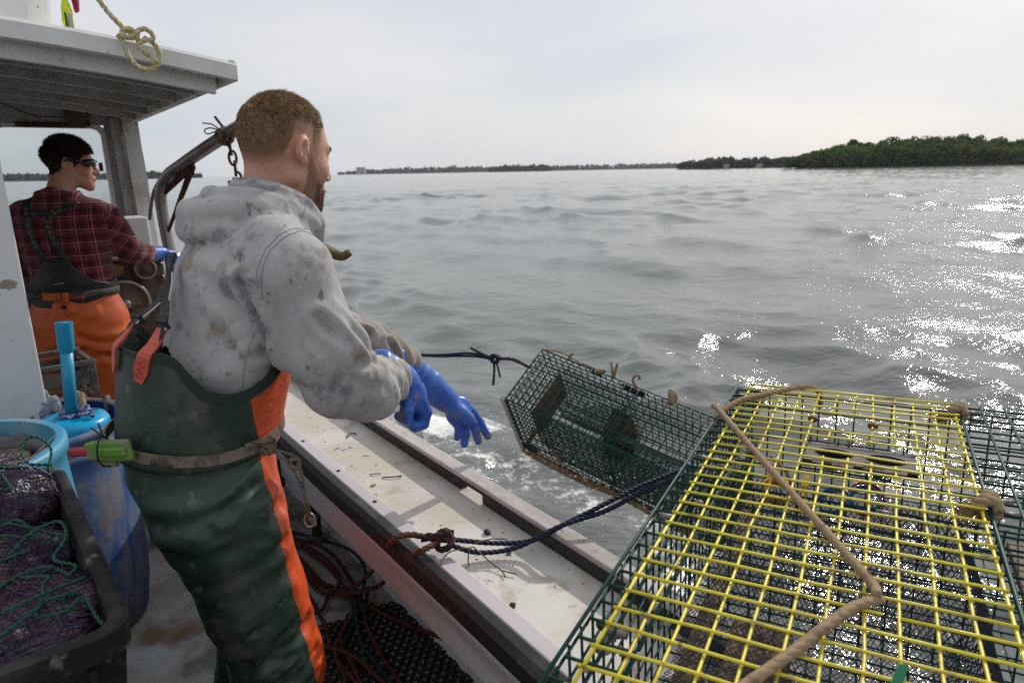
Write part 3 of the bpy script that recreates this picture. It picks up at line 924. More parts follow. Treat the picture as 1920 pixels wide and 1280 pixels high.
for pts, r_ in (([(0, 0, .035), (-.015, 0, .055), (-.035, 0, .085)], .006), ([(0, -.01, -.03), (.012, -.01, -.055), (.020, -.01, -.085)], .005), ([(-.01, 0, .02), (-.05, 0, .05), (-.09, 0, .055)], .003), ([(-.03, 0, .028), (-.06, 0, .035), (-.085, 0, .025), (-.075, 0, .008), (-.04, 0, .02)], .003)):
    lm = MB(); lm.tube(cat(pts, .008), r_, 6); lm.build('loose_end', M_TAR, lash, True)

# chain and snatch block
chn = thing('chain', 'dark rusty chain with a snatch block hanging from the davit arm', 'chain', tuple(Bw(.187, 2.50, 1.50)), BA)
for i in range(4):
    z = 1.725 - 1.50 - i * .047
    a = np.linspace(0, 2 * math.pi, 20, endpoint=False)
    sx, sz = .016, .031
    if i % 2 == 0: P = np.stack([np.cos(a) * sx, 0 * a, np.sin(a) * sz + z], 1)
    else: P = np.stack([0.3 * np.cos(a) * sx, np.cos(a) * sx, np.sin(a) * sz + z], 1)
    lk = MB(); lk.tube(P + np.array([.006 * i, 0, 0]), .0062, 8, closed=True); lk.build('link', M_RUST, chn, True)
hk = MB(); hk.tube(cat([(.018, 0, .075), (.038, 0, .058), (.036, 0, .035), (.016, 0, .028), (.004, 0, .045)], .006), .006, 8); hk.build('hook', M_RUST, chn, True)
bk = MB().box((.02, 0, .005), (.075, .045, .055), bev=.006)
bko = bk.build('block', M_GRIME, chn)
MB().lathe([(0, .028), (.012, .028), (.014, .0225), (0, .0225)], 14, (.02, 0, .008), MX).build('pin', M_STEEL, bko, True)

# ---- things on the roof
M_YROPE = mat('worn yellow rope', (.50, .42, .20), .8, .3, layers=[dict(col=(.55, .52, .42), scale=30, lo=.4, hi=.6), dict(col=(.28, .22, .09), scale=70, lo=.55, hi=.7)], bump=[(200, .0008)])
rr_ = thing('roof_rope', 'yellowed rope knotted round the aft roof edge, its line rising off frame', 'rope', tuple(Bw(-.25, 1.87, 2.02)), BA)
def loc_(pts): return [(v + .25, 1.87 - 1.87 + d, z - 2.02) for (v, z, d) in pts]
q = MB(); rope(q, loc_([(-.60, 2.62, .06), (-.44, 2.34, .03), (-.325, 2.105, 0), (-.264, 2.015, -.02)]), .0085); q.build('line', M_YROPE, rr_, True)
q = MB(); rope(q, loc_([(-.285, 1.995, .0), (-.262, 2.02, -.025), (-.238, 2.015, -.02), (-.25, 1.995, -.03), (-.275, 2.0, -.028), (-.262, 2.025, .01), (-.235, 2.01, .01), (-.228, 1.99, -.02)]), .0095); q.build('knot', M_YROPE, rr_, True)
q = MB(); rope(q, loc_([(-.275, 1.995, -.012), (-.272, 1.965, -.018), (-.262, 1.93, -.018), (-.238, 1.905, -.018), (-.205, 1.902, -.018), (-.178, 1.925, -.018), (-.172, 1.955, -.02), (-.186, 1.985, -.02), (-.215, 1.998, -.025)]), .0085); q.build('loop', M_YROPE, rr_, True)
q = MB(); rope(q, loc_([(-.230, 1.985, -.02), (-.236, 1.995, -.03), (-.228, 2.018, -.03), (-.205, 2.025, -.03), (-.186, 2.008, -.03), (-.192, 1.992, -.03), (-.212, 1.99, -.03), (-.235, 1.975, -.03), (-.222, 1.955, -.03), (-.208, 1.942, -.03)]), .0085); q.build('loop', M_YROPE, rr_, True)
q = MB()
for k in range(4): q.tube(cat([np.array(loc_([(-.208, 1.943, -.03)])[0]), np.array(loc_([(-.204 + .006 * k, 1.932, -.032)])[0]), np.array(loc_([(-.208 + .008 * k, 1.918 + .004 * abs(k - 1), -.034)])[0])], .004), .0028, 5)
q.build('frayed_end', M_YROPE, rr_, True)

M_TUB = mat('white plastic tub', (.70, .72, .74), .35, layers=[dict(col=(.5, .48, .45), scale=5, lo=.55, hi=.72, amt=.6), dict(col=(.12, .12, .12), scale=14, lo=.73, hi=.76, amt=.8)])
tb_ = thing('fish_tub', 'large white plastic tub standing on the cabin roof', 'tub', tuple(Bw(-.68, 2.52, 2.058)), BA)
MB().lathe([(0, 0), (.255, 0), (.27, .02), (.285, .42), (.30, .42), (.30, .45), (.275, .45), (.262, .03), (0, .03)], 48).build('wall', M_TUB, tb_, True)
M_HIVIS = mat('neon yellow fabric', (.62, .72, .03), .7, layers=[dict(col=(.45, .55, .02), scale=20, lo=.45, hi=.7)])
M_REDF = mat('crimson fabric', (.35, .01, .03), .6, layers=[dict(col=(.16, .005, .02), scale=25, lo=.45, hi=.65)])
M_GREYT = mat('grey reflective tape', (.35, .33, .36), .4)
lv = thing('life_vest', 'neon yellow and crimson life vest bundled beside the white tub', 'vest', tuple(Bw(-.372, 2.34, 2.045)), BA)
def blob(name, c, r, m, par, seed, amp=.12, n=3):
    bm = bmesh.new(); bmesh.ops.create_icosphere(bm, subdivisions=n, radius=1)
    P = np.array([v.co[:] for v in bm.verts]); F = [tuple(v.index for v in f.verts) for f in bm.faces]; bm.free()
    P = P * (1 + amp * fbm(P, 1.7, seed, 3))[:, None] * np.array(r) + np.array(c)
    return mk(name, P, F, m, par, True)
blob('vest_body', (0, 0, .075), (.018, .03, .075), M_HIVIS, lv, 5, .25)
MB().box((.006, -.033, .05), (.013, .006, .085), bev=.002).build('reflective_tape', M_GREYT, lv)
MB().box((-.010, -.034, .05), (.006, .006, .09), bev=.002).build('strap', M_BLK, lv)
blob('vest_collar', (.0, 0, .17), (.014, .025, .04), M_HIVIS, lv, 6, .3)
blob('red_panel', (.032, 0, .155), (.012, .02, .055), M_REDF, lv, 7, .3)
q = MB(); q.tube(cat([(.03, -.02, .005), (.055, -.02, .016), (.085, -.02, .004)], .01), .006, 6); q.build('belt_end', M_BLK, lv, True)
# ================================================================ LOBSTER TRAPS
M_GREEN = mat('dark green coated wire', (.006, .045, .037), .5, .3, layers=[dict(col=(.015, .075, .06), scale=30, lo=.5, hi=.7, amt=.6), dict(col=(.03, .022, .015), scale=18, lo=.6, hi=.72, amt=.8)], bump=[(250, .0004)])
M_YEL = mat('yellow coated wire', (.70, .60, .035), .38, .5, layers=[dict(col=(.58, .44, .05), scale=14, lo=.48, hi=.68, amt=.7), dict(col=(.24, .15, .055), scale=22, lo=.57, hi=.68, amt=.75), dict(col=(.05, .045, .03), scale=55, lo=.64, hi=.70, amt=.7)], bump=[(250, .0004)])
M_NET = mat('dark blue knotted netting', (.012, .016, .035), .6, layers=[dict(col=(.02, .045, .035), scale=12, lo=.45, hi=.6)])
M_SLEEVE = mat('grey crimp', (.26, .23, .23), .5, .5, .3, layers=[dict(col=(.12, .09, .08), scale=60, lo=.5, hi=.65)])
M_BROPE = mat('old brown trap rope', (.19, .125, .07), .9, .2, layers=[dict(col=(.28, .21, .13), scale=25, lo=.45, hi=.65), dict(col=(.08, .05, .03), scale=60, lo=.55, hi=.7)], bump=[(220, .001)])
M_BRIDLE = mat('sandy bridle rope', (.30, .215, .13), .85, .2, layers=[dict(col=(.19, .13, .085), scale=45, lo=.5, hi=.68), dict(col=(.09, .085, .06), scale=110, lo=.66, hi=.74, amt=.8)], bump=[(260, .0012)])
M_WOOD = mat('soaked trap runner', (.12, .075, .045), .7, layers=[dict(col=(.06, .035, .02), scale=20, lo=.45, hi=.65, stretch=(1, .15, 1))], bump=[(40, .002, (1, .2, 1))])
M_BRICK = mat('muddy ballast brick', (.17, .095, .065), .75, layers=[dict(col=(.09, .06, .045), scale=18, lo=.45, hi=.65), dict(col=(.28, .24, .2), scale=60, lo=.64, hi=.72)], bump=[(60, .003)])
M_VENT = mat('grey plastic escape vent', (.20, .185, .18), .9, .05, layers=[dict(col=(.09, .07, .06), scale=25, lo=.52, hi=.66, amt=.9), dict(col=(.26, .25, .25), scale=170, lo=.62, hi=.70, amt=.7)], bump=[(120, .0015)])
M_ORNG = mat('orange band', (.62, .12, .01), .4); M_YBAND = mat('yellow band', (.62, .36, .01), .4)
M_BLUB = mat('blue band', (.01, .16, .42), .35); M_REDB = mat('red band', (.50, .012, .03), .35)
M_TAGY = mat('yellow tag', (.50, .36, .015), .4, layers=[dict(col=(.3, .2, .01), scale=40, lo=.55, hi=.65)])
M_WEED = mat('seaweed', (.05, .075, .02), .6, layers=[dict(col=(.15, .10, .05), scale=40, lo=.45, hi=.6)])
M_SHELL = mat('shell and barnacle', (.45, .40, .36), .6, layers=[dict(col=(.2, .15, .12), scale=60, lo=.45, hi=.6)], bump=[(120, .002)])

def wires(mb, o, eu, ev, nu, nv, cell, r, rg, lift=None, mu=True, mv=True, n=5):
    """welded mesh: wires along eu laid on wires along ev"""
    o = np.array(o, float); eu = np.array(eu, float); ev = np.array(ev, float)
    nn = np.cross(eu, ev)
    lift = r * .8 if lift is None else lift
    LU, LV = nu * cell, nv * cell
    if mu:
        for j in range(int(nv) + 1):
            t = np.linspace(0, 1, 5)
            P = o + np.outer(t * LU, eu) + ev * j * cell + nn * lift
            P = P + rg.normal(0, .0006, (5, 1)) * ev + rg.normal(0, .0006, (5, 1)) * nn
            mb.tube(P, r, n)
    if mv:
        for i in range(int(nu) + 1):
            t = np.linspace(0, 1, 5)
            P = o + np.outer(t * LV, ev) + eu * i * cell - nn * lift
            P = P + rg.normal(0, .0006, (5, 1)) * eu + rg.normal(0, .0006, (5, 1)) * nn
            mb.tube(P, r, n)

def netting(mb, fn, us, vs, r, rg):
    """diamond netting over a surface fn(u, v)"""
    nu, nv = us, vs
    for s in (1, -1):
        for k in range(-nv, nu + nv + 1):
            P = []
            for j in range(nv + 1):
                i = k + s * j - (0 if s > 0 else -0)
                if 0 <= i <= nu:
                    P.append(fn(i / nu, j / nv))
            if len(P) > 1:
                mb.tube(np.array(P) + rg.normal(0, .0012, (len(P), 3)), r, 4)

CL = .0381
def near_trap():
    rg = np.random.default_rng(5)
    xd = Vector((.882, -.471, .023)).normalized(); zd = Vector((-.02, .012, 1)); yd = zd.cross(xd).normalized(); zd = xd.cross(yd)
    H = .318
    base = Vector((.59, 1.606, 1.021)) - zd * H
    M = Matrix((xd, yd, zd)).transposed().to_4x4(); M.translation = base
    t = thing('lobster_trap', 'lobster trap with a bright yellow mesh door, resting across the rail', 'lobster trap')
    t.matrix_world = M
    g = lambda c, r, z=H: np.array([c * CL, -r * CL, z])
    c0, c1, r0, r1 = -.9, 16.1, -.3, 31.7
    nx, ny, nz_ = 17, 32, 8
    cz = H / nz_
    # outer mesh, panel by panel
    o = np.array([c0 * CL, -r0 * CL, 0])
    q = MB(); wires(q, (c0 * CL, -r1 * CL, .004), (1, 0, 0), (0, 1, 0), nx, ny, CL, .0020, rg); tag(q.build('floor_panel', M_GREEN, t, True), kind='stuff')
    q = MB(); wires(q, (c0 * CL, -r1 * CL, .004), (0, 1, 0), (0, 0, 1), ny, nz_, CL * .99, .0020, rg)
    q.tube([g(c0, r0, H + .001), g(c0, 10, H + .0015), g(c0, 20, H + .0005), g(c0, r1, H)], .0026, 6)
    tag(q.build('side_panel', M_GREEN, t, True), kind='stuff')
    q = MB(); wires(q, (c1 * CL, -r1 * CL, .004), (0, 1, 0), (0, 0, 1), ny, nz_, CL * .99, .0020, rg); tag(q.build('side_panel', M_GREEN, t, True), kind='stuff')
    q = MB(); wires(q, (c0 * CL, -r0 * CL, .004), (1, 0, 0), (0, 0, 1), nx, nz_, CL * .99, .0020, rg); tag(q.build('end_panel', M_GREEN, t, True), kind='stuff')
    q = MB(); wires(q, (c0 * CL, -r1 * CL, .004), (1, 0, 0), (0, 0, 1), nx, nz_, CL * .99, .0020, rg); tag(q.build('end_panel', M_GREEN, t, True), kind='stuff')
    # green top strips left and right of the door, and the frame under the door
    q = MB()
    for r in range(0, 32):
        z = H - .005
        q.tube([g(c0, r + .45, z - .01), g(c0 + .12, r + .45, z), g(.6, r + .45, z), g(1.05, r + .45, z)], .0023, 6)
    q.tube([g(.15, r0, H - .006), g(.15, 15, H - .006), g(.15, r1, H - .006)], .0022, 6)
    q.tube([g(1.05, r0, H - .006), g(1.05, 15, H - .0065), g(1.05, r1, H - .006)], .0022, 6)
    tag(q.build('top_panel', M_GREEN, t, True), kind='stuff')
    q = MB()
    for r in range(-1, 32):
        q.tube([g(11.0, r + .3, H - .006), g(13.5, r + .3, H - .006), g(c1, r + .3, H - .008)], .0022, 6)
    for c in (11.32, 12.4, 13.55, 14.7, 15.8):
        q.tube([g(c, r0 - .5, H), g(c, 10, H + .001), g(c, 20, H - .001), g(c, r1, H)], .0024 if c > 11.5 else .0032, 6)
    tag(q.build('top_panel', M_GREEN, t, True), kind='stuff')
    # inner partition and ledges
    q = MB(); wires(q, g(c0, 12.4, .004), (1, 0, 0), (0, 0, 1), nx, 7, CL, .0019, rg); tag(q.build('partition', M_GREEN, t, True), kind='stuff')
    q = MB(); wires(q, g(3.9, 9.5, H - .04), (1, 0, 0), (0, 1, 0), 4, 6, CL, .0019, rg); tag(q.build('shelf_panel', M_GREEN, t, True), kind='stuff')
    # yellow door: border, then every wire
    z = H + .0045
    d = MB()
    for c in (0, 11): d.tube([g(c, 0, z), g(c, 8, z + .0012), g(c, 16, z - .001), g(c, 24, z + .001), g(c, 31, z)], .0025, 8)
    for r in (0, 31): d.tube([g(-.15, r, z + .004), g(5, r, z + .0045), g(11.15, r, z + .004)], .0025, 8)
    door = d.build('door', M_YEL, t, True)
    def yw(a, b):
        k = max(3, int(np.linalg.norm(b - a) / .12) + 2)
        P = a + np.linspace(0, 1, k)[:, None] * (b - a) + rg.normal(0, .0013, (k, 3)) * np.array([1, 1, .7])
        V, F = tube(P, .00215, 7)
        mk('wire', V, F, M_YEL, door, True)
    for c in range(1, 11):
        cuts = [(0, 31)]
        if c in (5, 6): cuts = [(0, 4), (7, 8), (10.4, 31)]
        elif c in (7, 8): cuts = [(0, 8), (10.4, 31)]
        for (a, b) in cuts: yw(g(c, a, z), g(c, b, z))
    for r in range(1, 31):
        cuts = [(-.12, 11.1)]
        if r in (5, 6): cuts = [(-.12, 4.1), (6.9, 11.1)]
        elif r == 9: cuts = [(-.12, 4.1), (9.0, 11.1)]
        elif r == 23: cuts = [(-.12, 7.45), (8.0, 11.1)]
        for (a, b) in cuts: yw(g(a, r, z + .0042), g(b, r, z + .0042))
    # escape vent: plate with two oval holes
    cu = bpy.data.curves.new('vent_outline', 'CURVE'); cu.dimensions = '2D'; cu.fill_mode = 'BOTH'; cu.extrude = .0022; cu.bevel_depth = .0006
    def spl(pts):
        s = cu.splines.new('POLY'); s.points.add(len(pts) - 1); s.use_cyclic_u = True
        for i, (x, y) in enumerate(pts): s.points[i].co = (x, y, 0, 1)
    wv, hv = 4.75 * CL, 2.75 * CL
    spl([(-wv / 2, -hv / 2), (wv / 2, -hv / 2), (wv / 2, hv / 2), (-wv / 2, hv / 2)])
    for s in (-1, 1):
        spl([(s * .043 + .036 * math.cos(a), .004 + .026 * math.sin(a)) for a in np.linspace(0, 2 * math.pi, 28, endpoint=False)])
    co = bpy.data.objects.new('tmp', cu); COL.objects.link(co)
    bpy.context.view_layer.update()
    me = bpy.data.meshes.new_from_object(co.evaluated_get(bpy.context.evaluated_depsgraph_get()))
    bpy.data.objects.remove(co)
    me.name = 'escape_vent'; me.materials.clear(); me.materials.append(M_VENT)
    vo = bpy.data.objects.new('escape_vent', me); COL.objects.link(vo); vo.parent = t
    vo.location = g(6.5, 9.45, H - .006)
    for s in (-1, 1):                        # dark deep rims of the two openings
        a = np.linspace(0, 2 * math.pi, 28, endpoint=False); Vr = []
        for (k, zz) in ((1.0, .003), (1.0, -.020), (.93, -.020), (.93, .003)):
            Vr.append(np.stack([s * .043 + .0362 * k * np.cos(a), .004 + .0262 * k * np.sin(a), 0 * a + zz], 1))
        Vr = np.concatenate(Vr) + g(6.5, 9.45, H - .006)
        mk('vent_rim', Vr, [(k * 28 + i, k * 28 + (i + 1) % 28, ((k + 1) % 4) * 28 + (i + 1) % 28, ((k + 1) % 4) * 28 + i) for k in range(4) for i in range(28)], M_BLK, t, True)
    for (c, r) in ((4.3, 11.0), (5.2, 11.1), (6.5, 11.0), (7.3, 11.2), (8.7, 10.9)):
        MB().box(g(c, r, H - .002), (.016, .010, .014), bev=.003).build('clip', M_BLK, t)
    for (c, r) in ((4.2, 8.0), (5.5, 8.05), (6.0, 8.1), (7.1, 8.0), (8.4, 8.1), (9.0, 8.2)):
        q = MB(); a = np.linspace(0, 2 * math.pi, 10, endpoint=False)
        q.tube(g(c, r, H) + np.stack([0 * a, np.cos(a) * .007, np.sin(a) * .007], 1), .0014, 5, closed=True); q.build('hog_ring', M_RUST, t, True)
    for (c, r) in ((4.05, 5.0), (7.0, 5.1)):
        blob('rust_twist', g(c, r, H + .004), (.010, .010, .007), M_RUST, t, int(c * 7), .5)
    # crimps along the left and right edges
    for (c, r) in ((-.45, -.2), (.35, 1.0), (-.5, 1.2), (.15, 12.0), (.0, 13.2), (.9, 12.6), (-.5, 11.9), (-.45, 18.6), (.9, 27.4), (.2, 26.6), (12.0, -.2), (12.1, 1.2), (12.0, 11.8), (12.1, 13.0), (7.6, 14.8), (15.2, -.1)):
        q = MB(); q.tube([g(c - .33, r, H - .010), g(c + .33, r, H - .010)], .0052, 8); q.build('crimp', M_SLEEVE, t, True)
    # netting heads inside
    q = MB()
    netting(q, lambda u, v: g(.3 + 10.5 * u, 12.5 + 17 * v, H - .05 - .17 * math.sin(math.pi * min(v * 1.1, 1)) + .02 * math.sin(9 * u)), 44, 62, .0008, rg)
    tag(q.build('netting', M_NET, t), kind='stuff')
    q = MB()
    netting(q, lambda u, v: g(.3 + 11 * u, 12.3 - .6 * math.sin(3 * v), .02 + (H - .05) * v), 40, 14, .0008, rg)
    tag(q.build('netting', M_NET, t), kind='stuff')
    q = MB()
    netting(q, lambda u, v: g(10.2 + 1.2 * math.sin(v * 3), 13 + 18 * u, .02 + (H - .06) * v), 60, 16, .0008, rg)
    tag(q.build('netting', M_NET, t), kind='stuff')
    # ballast and runners
    for c in (.4, 14.8):
        MB().box(g(c, 15.7, -.004 + .02), (.032, 1.2, .022), bev=.003).build('runner', M_WOOD, t)
    for (c, r) in ((2.3, 24.0), (6.2, 25.2), (3.2, 17.5), (12.9, 20.0)):
        MB().box(g(c, r, .035), (.10, .20, .055), Matrix.Rotation(rg.uniform(-.15, .15), 3, 'Z'), bev=.006).build('brick', M_BRICK, t)
    q = MB(); q.tube(cat([g(1.9, 22.6, .17), g(2.5, 23.4, .16), g(4.2, 26.4, .15), g(6.2, 29.2, .16)], .02), .0026, 6); q.build('bait_string', M_BROPE, t, True)
    q = MB(); q.tube(cat([g(7.9, 27.5, .22), g(9.4, 26.0, .22), g(10.9, 24.3, .25)], .02), .004, 6); q.build('bait_string', M_BROPE, t, True)
    q = MB(); q.tube(cat([g(2.5, 9.9, H - .02), g(3.3, 10.6, H - .03), g(3.9, 11.6, H - .06)], .02), .0035, 6); q.build('bait_string', M_BROPE, t, True)
    # growth on the wires
    for k in range(14):
        c, r = rg.choice([-.6, .2, .6]) + rg.normal(0, .3), rg.uniform(0, 30)
        blob('barnacle', g(c, r, H - rg.uniform(.012, .16)), np.array([1, 1, .7]) * rg.uniform(.004, .010), M_SHELL if k % 2 else M_WEED, t, k, .5, 2)
    for k in range(7):
        blob('weed_clump', g(-.35 + rg.normal(0, .15), 26.3 + rg.normal(0, .6), H - .02 + rg.normal(0, .006)), (.010, .008, .007), M_WEED if k % 2 else M_SHELL, t, 30 + k, .7, 2)
    blob('weed_clump', g(-1.1, 14.3, H - .07), (.020, .020, .026), mat('pale weed', (.16, .15, .09), .9, layers=[dict(col=(.06, .07, .03), scale=90, lo=.45, hi=.6)], bump=[(150, .006)]), t, 50, .7, 3)
    # knots that lace the door to the frame
    for (c, r, s, kk) in ((11.15, 1.15, 1.0, 1), (11.2, 13.4, 1.1, 2)):
        q = MB(); p = g(c, r, H + .004)
        a = np.linspace(0, 2 * math.pi * 2.3, 60)
        rope(q, p + np.stack([np.cos(a) * .013 * s, np.linspace(-.012, .012, 60) + .006 * np.sin(2 * a), np.sin(a) * .013 * s], 1), .0080 * s, pitch=.03)
        kn = q.build('lashing_knot', M_BRIDLE, t, True)
        q = MB()
        for j in range(80):
            e = p + np.array([-.012, 0, -.004]); dd = rg.normal(0, 1, 3) * np.array([.35, .5, .25]) + np.array([-.8, -.4 * (j % 3), -.25]); dd /= np.linalg.norm(dd)
            q.tube([e, e + dd * rg.uniform(.012, .02), e + dd * rg.uniform(.022, .042) + np.array([0, 0, -.006])], [.0013, .001, .0005], 4)
        tag(q.build('frayed_fibres', M_BRIDLE, kn), kind='stuff')
    # bridle rope across the top
    q = MB(); rope(q, off=.22, pts=[g(4.1, -.5, H - .03), g(3.9, -.35, H + .004), g(3.0, .05, H + .015), g(1.2, 2.15, H + .014), g(.0, 4.1, H + .016), g(-.75, 5.7, H + .004), g(-.95, 6.3, H - .02)], r=.0062, pitch=.05, strands=3)
    q.build('bridle', M_BRIDLE, t, True)
    q = MB(); rope(q, off=.22, pts=[g(-1.25, 5.6, H + .012), g(-.9, 6.2, H + .016), g(3.0, 13.8, H + .018), g(6.6, 20.6, H + .018), g(7.25, 21.9, H + .018), g(7.3, 22.5, H + .02)], r=.0062, pitch=.05); q.build('bridle', M_BRIDLE, t, True)
    q = MB(); rope(q, off=.22, pts=[g(7.45, 22.3, H + .012), g(6.6, 23.6, H + .020), g(5.2, 26.4, H + .018), g(3.6, 29.6, H + .018), g(3.0, 31.3, H + .012)], r=.0064, pitch=.05); q.build('bridle', M_BRIDLE, t, True)
    # tail of green line
    q = MB(); ribbon(q, cat([g(8.0, 25.6, H + .018), g(7.7, 27.0, H + .02), g(7.4, 28.6, H + .012), g(7.2, 29.5, H - .02)], .02), .009, .002, (1, .2, 0)); q.build('green_strip', mat('green plastic strip', (.008, .10, .045), .8, .1), t)
    # bands and tag on the inner mesh
    def band(c, r, zz, rad, wid, m, tilt, name):
        a = np.linspace(0, 2 * math.pi, 30, endpoint=False)
        Mx = np.array(Matrix.Rotation(tilt[0], 3, 'X') @ Matrix.Rotation(tilt[1], 3, 'Y'))
        V = []
        for k in (-1, 1):
            for rr in (rad, rad - .0035): V.append(np.stack([rr * np.cos(a), rr * np.sin(a), 0 * a + k * wid / 2], 1))
        V = np.concatenate([V[0], V[2], V[3], V[1]]) @ Mx.T + g(c, r, zz)
        F = [(k * 30 + i, k * 30 + (i + 1) % 30, ((k + 1) % 4) * 30 + (i + 1) % 30, ((k + 1) % 4) * 30 + i) for k in range(4) for i in range(30)]
        return V, F, m, name
    return t, g, band, H
nt_, g_, band_, H_ = near_trap()
# loose bands caught inside the trap: things of their own
for (c, r, zz, rad, wid, m, tilt, lab, ct) in (
        (2.75, 8.4, H_ - .115, .030, .020, M_YBAND, (.35, .1), 'yellow plastic band with an orange inside lying left in the trap', 'band'),
        (5.55, 8.5, H_ - .115, .031, .016, M_BLUB, (.5, -.35), 'blue plastic band inside the trap left of the red one', 'band'),
        (6.95, 8.2, H_ - .105, .033, .012, M_REDB, (.95, .1), 'red plastic band hanging inside the trap', 'band')):
    V, F, m, nm = band_(c, r, zz, rad, wid, m, tilt, 'plastic_band')
    b = mk('plastic_band', V - g_(c, r, zz), F, m, None, True)
    mw = nt_.matrix_world.copy(); loc = mw @ Vector(g_(c, r, zz)); b.matrix_world = Matrix.Translation(loc) @ mw.to_3x3().to_4x4()
    tag(b, lab, ct)
    if m is M_YBAND:
        V, F, m, nm = band_(c, r, zz, rad - .004, .016, M_ORNG, tilt, 'lining'); mk('lining', V - g_(c, r, zz), F, M_ORNG, b, True)
    if m is M_REDB:
        V, F, m, nm = band_(c, r, zz - .001, rad - .006, .016, M_BLUB, (.7, -.1), 'lining'); mk('lining', V - g_(c, r, zz), F, M_BLUB, b, True)
tg = MB().box((0, 0, 0), (.013, .105, .003), bev=.001).build('tag_strip', M_TAGY)
tg.matrix_world = nt_.matrix_world @ Matrix.Translation(Vector(g_(4.15, 9.6, H_ - .09))) @ Matrix.Rotation(.35, 4, 'X')
tag(tg, 'narrow yellow plastic tag strip inside the trap beside the blue band', 'tag')

# ---- the trap falling overboard
def falling_trap():
    rg = np.random.default_rng(9)
    Lx = Vector((.8, -.562, -.209)).normalized(); ay = Vector((-.564, -.587, -.581)); ay = (ay - Lx * ay.dot(Lx)).normalized(); bz = Lx.cross(ay)
    if bz.dot(Vector((.204, .582, -.787))) < 0: bz = -bz
    T0 = Vector((.148, 3.275, .69))
    t = thing('lobster_trap', 'dark green wire lobster trap tipping overboard above the white water', 'lobster trap')
    S = np.array([[*Lx], [*ay], [*bz]])
    t.location = T0
    loc = lambda l, a, b: np.array([l, a, b]) @ S
    n, na, nb, c = 30, 9, 13, .0362
    WR = .0027
    LL, LA, LB = n * c, na * c, nb * c
    X, Y, Zz = S
    def pnl(name, o, eu, ev, nu, nv, m=M_GREEN, r=WR, cell=c):
        q = MB(); wires(q, loc(*o), eu, ev, nu, nv, cell, r, rg); return tag(q.build(name, m, t, True), kind='stuff')
    pnl('side_panel', (0, 0, 0), X, Y, n, na); pnl('side_panel', (0, 0, LB), X, Y, n, na)
    pnl('top_panel', (0, 0, 0), X, Zz, n, nb); pnl('floor_panel', (0, LA, 0), X, Zz, n, nb)
    pnl('end_panel', (0, 0, 0), Y, Zz, na, nb); pnl('end_panel', (LL, 0, 0), Y, Zz, na, nb)
    pnl('partition', (LL * .48, 0, 0), Y, Zz, na, nb)
    q = MB()
    for (a, b) in ((0, 0), (0, LB), (LA, 0), (LA, LB)): q.tube([loc(0, a, b), loc(LL / 2, a, b), loc(LL, a, b)], .0034, 6)
    for l in (0, LL):
        q.tube([loc(l, 0, 0), loc(l, LA, 0), loc(l, LA, LB), loc(l, 0, LB)], .0030, 6, closed=True)
    tag(q.build('frame', M_GREEN, t, True), kind='stuff')
    # heavy rope along the lower edge
    q = MB(); rope(q, [loc(-.01, LA, LB * .99), loc(.05, LA * 1.02, LB * 1.02), loc(.3, LA * 1.03, LB * 1.03), loc(.6, LA * 1.0, LB * 1.02), loc(.95, LA * 1.02, LB * 1.02), loc(LL, LA, LB)], .021, pitch=.09, jit=.003); q.build('edge_rope', M_BROPE, t, True)
    q = MB(); rope(q, [loc(-.006, LA * .98, LB * 1.0), loc(.0, LA * .8, LB * .95), loc(.03, LA * .75, LB * .80), loc(.10, LA * .85, LB * .78), loc(.2, LA * .98, LB * .76), loc(.25, LA * 1.02, LB * .83)], .011, jit=.002); q.build('edge_rope', M_BROPE, t, True)
    # runner on the end, weight, panels of weed and bait bag
    sk = MB()
    e0, e1 = loc(-.014, LA, -.0), loc(-.014, LA, LB)
    sk.add([e0 - Y * .012 - X * .012, e0 + Y * .012 - X * .012, e0 + Y * .012 + X * .012, e0 - Y * .012 + X * .012, e1 - Y * .012 - X * .012, e1 + Y * .012 - X * .012, e1 + Y * .012 + X * .012, e1 - Y * .012 + X * .012],
           [(0, 1, 2, 3), (7, 6, 5, 4), (0, 4, 5, 1), (1, 5, 6, 2), (2, 6, 7, 3), (3, 7, 4, 0)])
    sk.build('runner', mat('pale wet runner', (.32, .31, .30), .4), t)
    MB().box(loc(.03, LA * .96, LB * .99), (.07, .03, .03), S.T, bev=.004).build('weight', M_BLK, t)
    M_BAG = mat('mud brown bait bag', (.055, .032, .018), .85, layers=[dict(col=(.11, .06, .03), scale=22, lo=.45, hi=.62), dict(col=(.02, .014, .01), scale=50, lo=.5, hi=.65)], bump=[(70, .006)])
    bg_ = blob('bait_bag', loc(.50, LA * .5, LB * .42), (.075, .055, .125), M_BAG, t, 3, .35, 4)
    wv = []
    MB().box(loc(.115, LA * .52, LB * .38), (.012, LA * .80, LB * .42), S.T).build('baffle', M_WOOD, t)
    for (pts, r) in (([(.28, LA * .3, LB * .35), (.36, LA * .5, LB * .62), (.5, LA * .5, LB * .70), (.68, LA * .5, LB * .66), (.8, LA * .4, LB * .5)], .003), ([(.42, LA * .35, LB * .45), (.47, LA * .5, LB * .58), (.50, LA * .45, LB * .42), (.55, LA * .5, LB * .36)], .0035)):
        q = MB(); rope(q, [loc(*p) for p in pts], r); q.build('bait_string', M_BROPE, t, True)
    q = MB()
    netting(q, lambda u, v: loc(.16 + .36 * u, LA * (.15 + .35 * math.sin(3.14 * v)), LB * v), 30, 36, .0014, rg)
    netting(q, lambda u, v: loc(.56 + .46 * u, LA * (.85 - .35 * math.sin(3.14 * v)), LB * v), 40, 36, .0014, rg)
    netting(q, lambda u, v: loc(.14 + .80 * u, LA * .93, LB * (.04 + .92 * v)), 60, 36, .0012, rg)
    tag(q.build('netting', M_GREEN, t), kind='stuff')
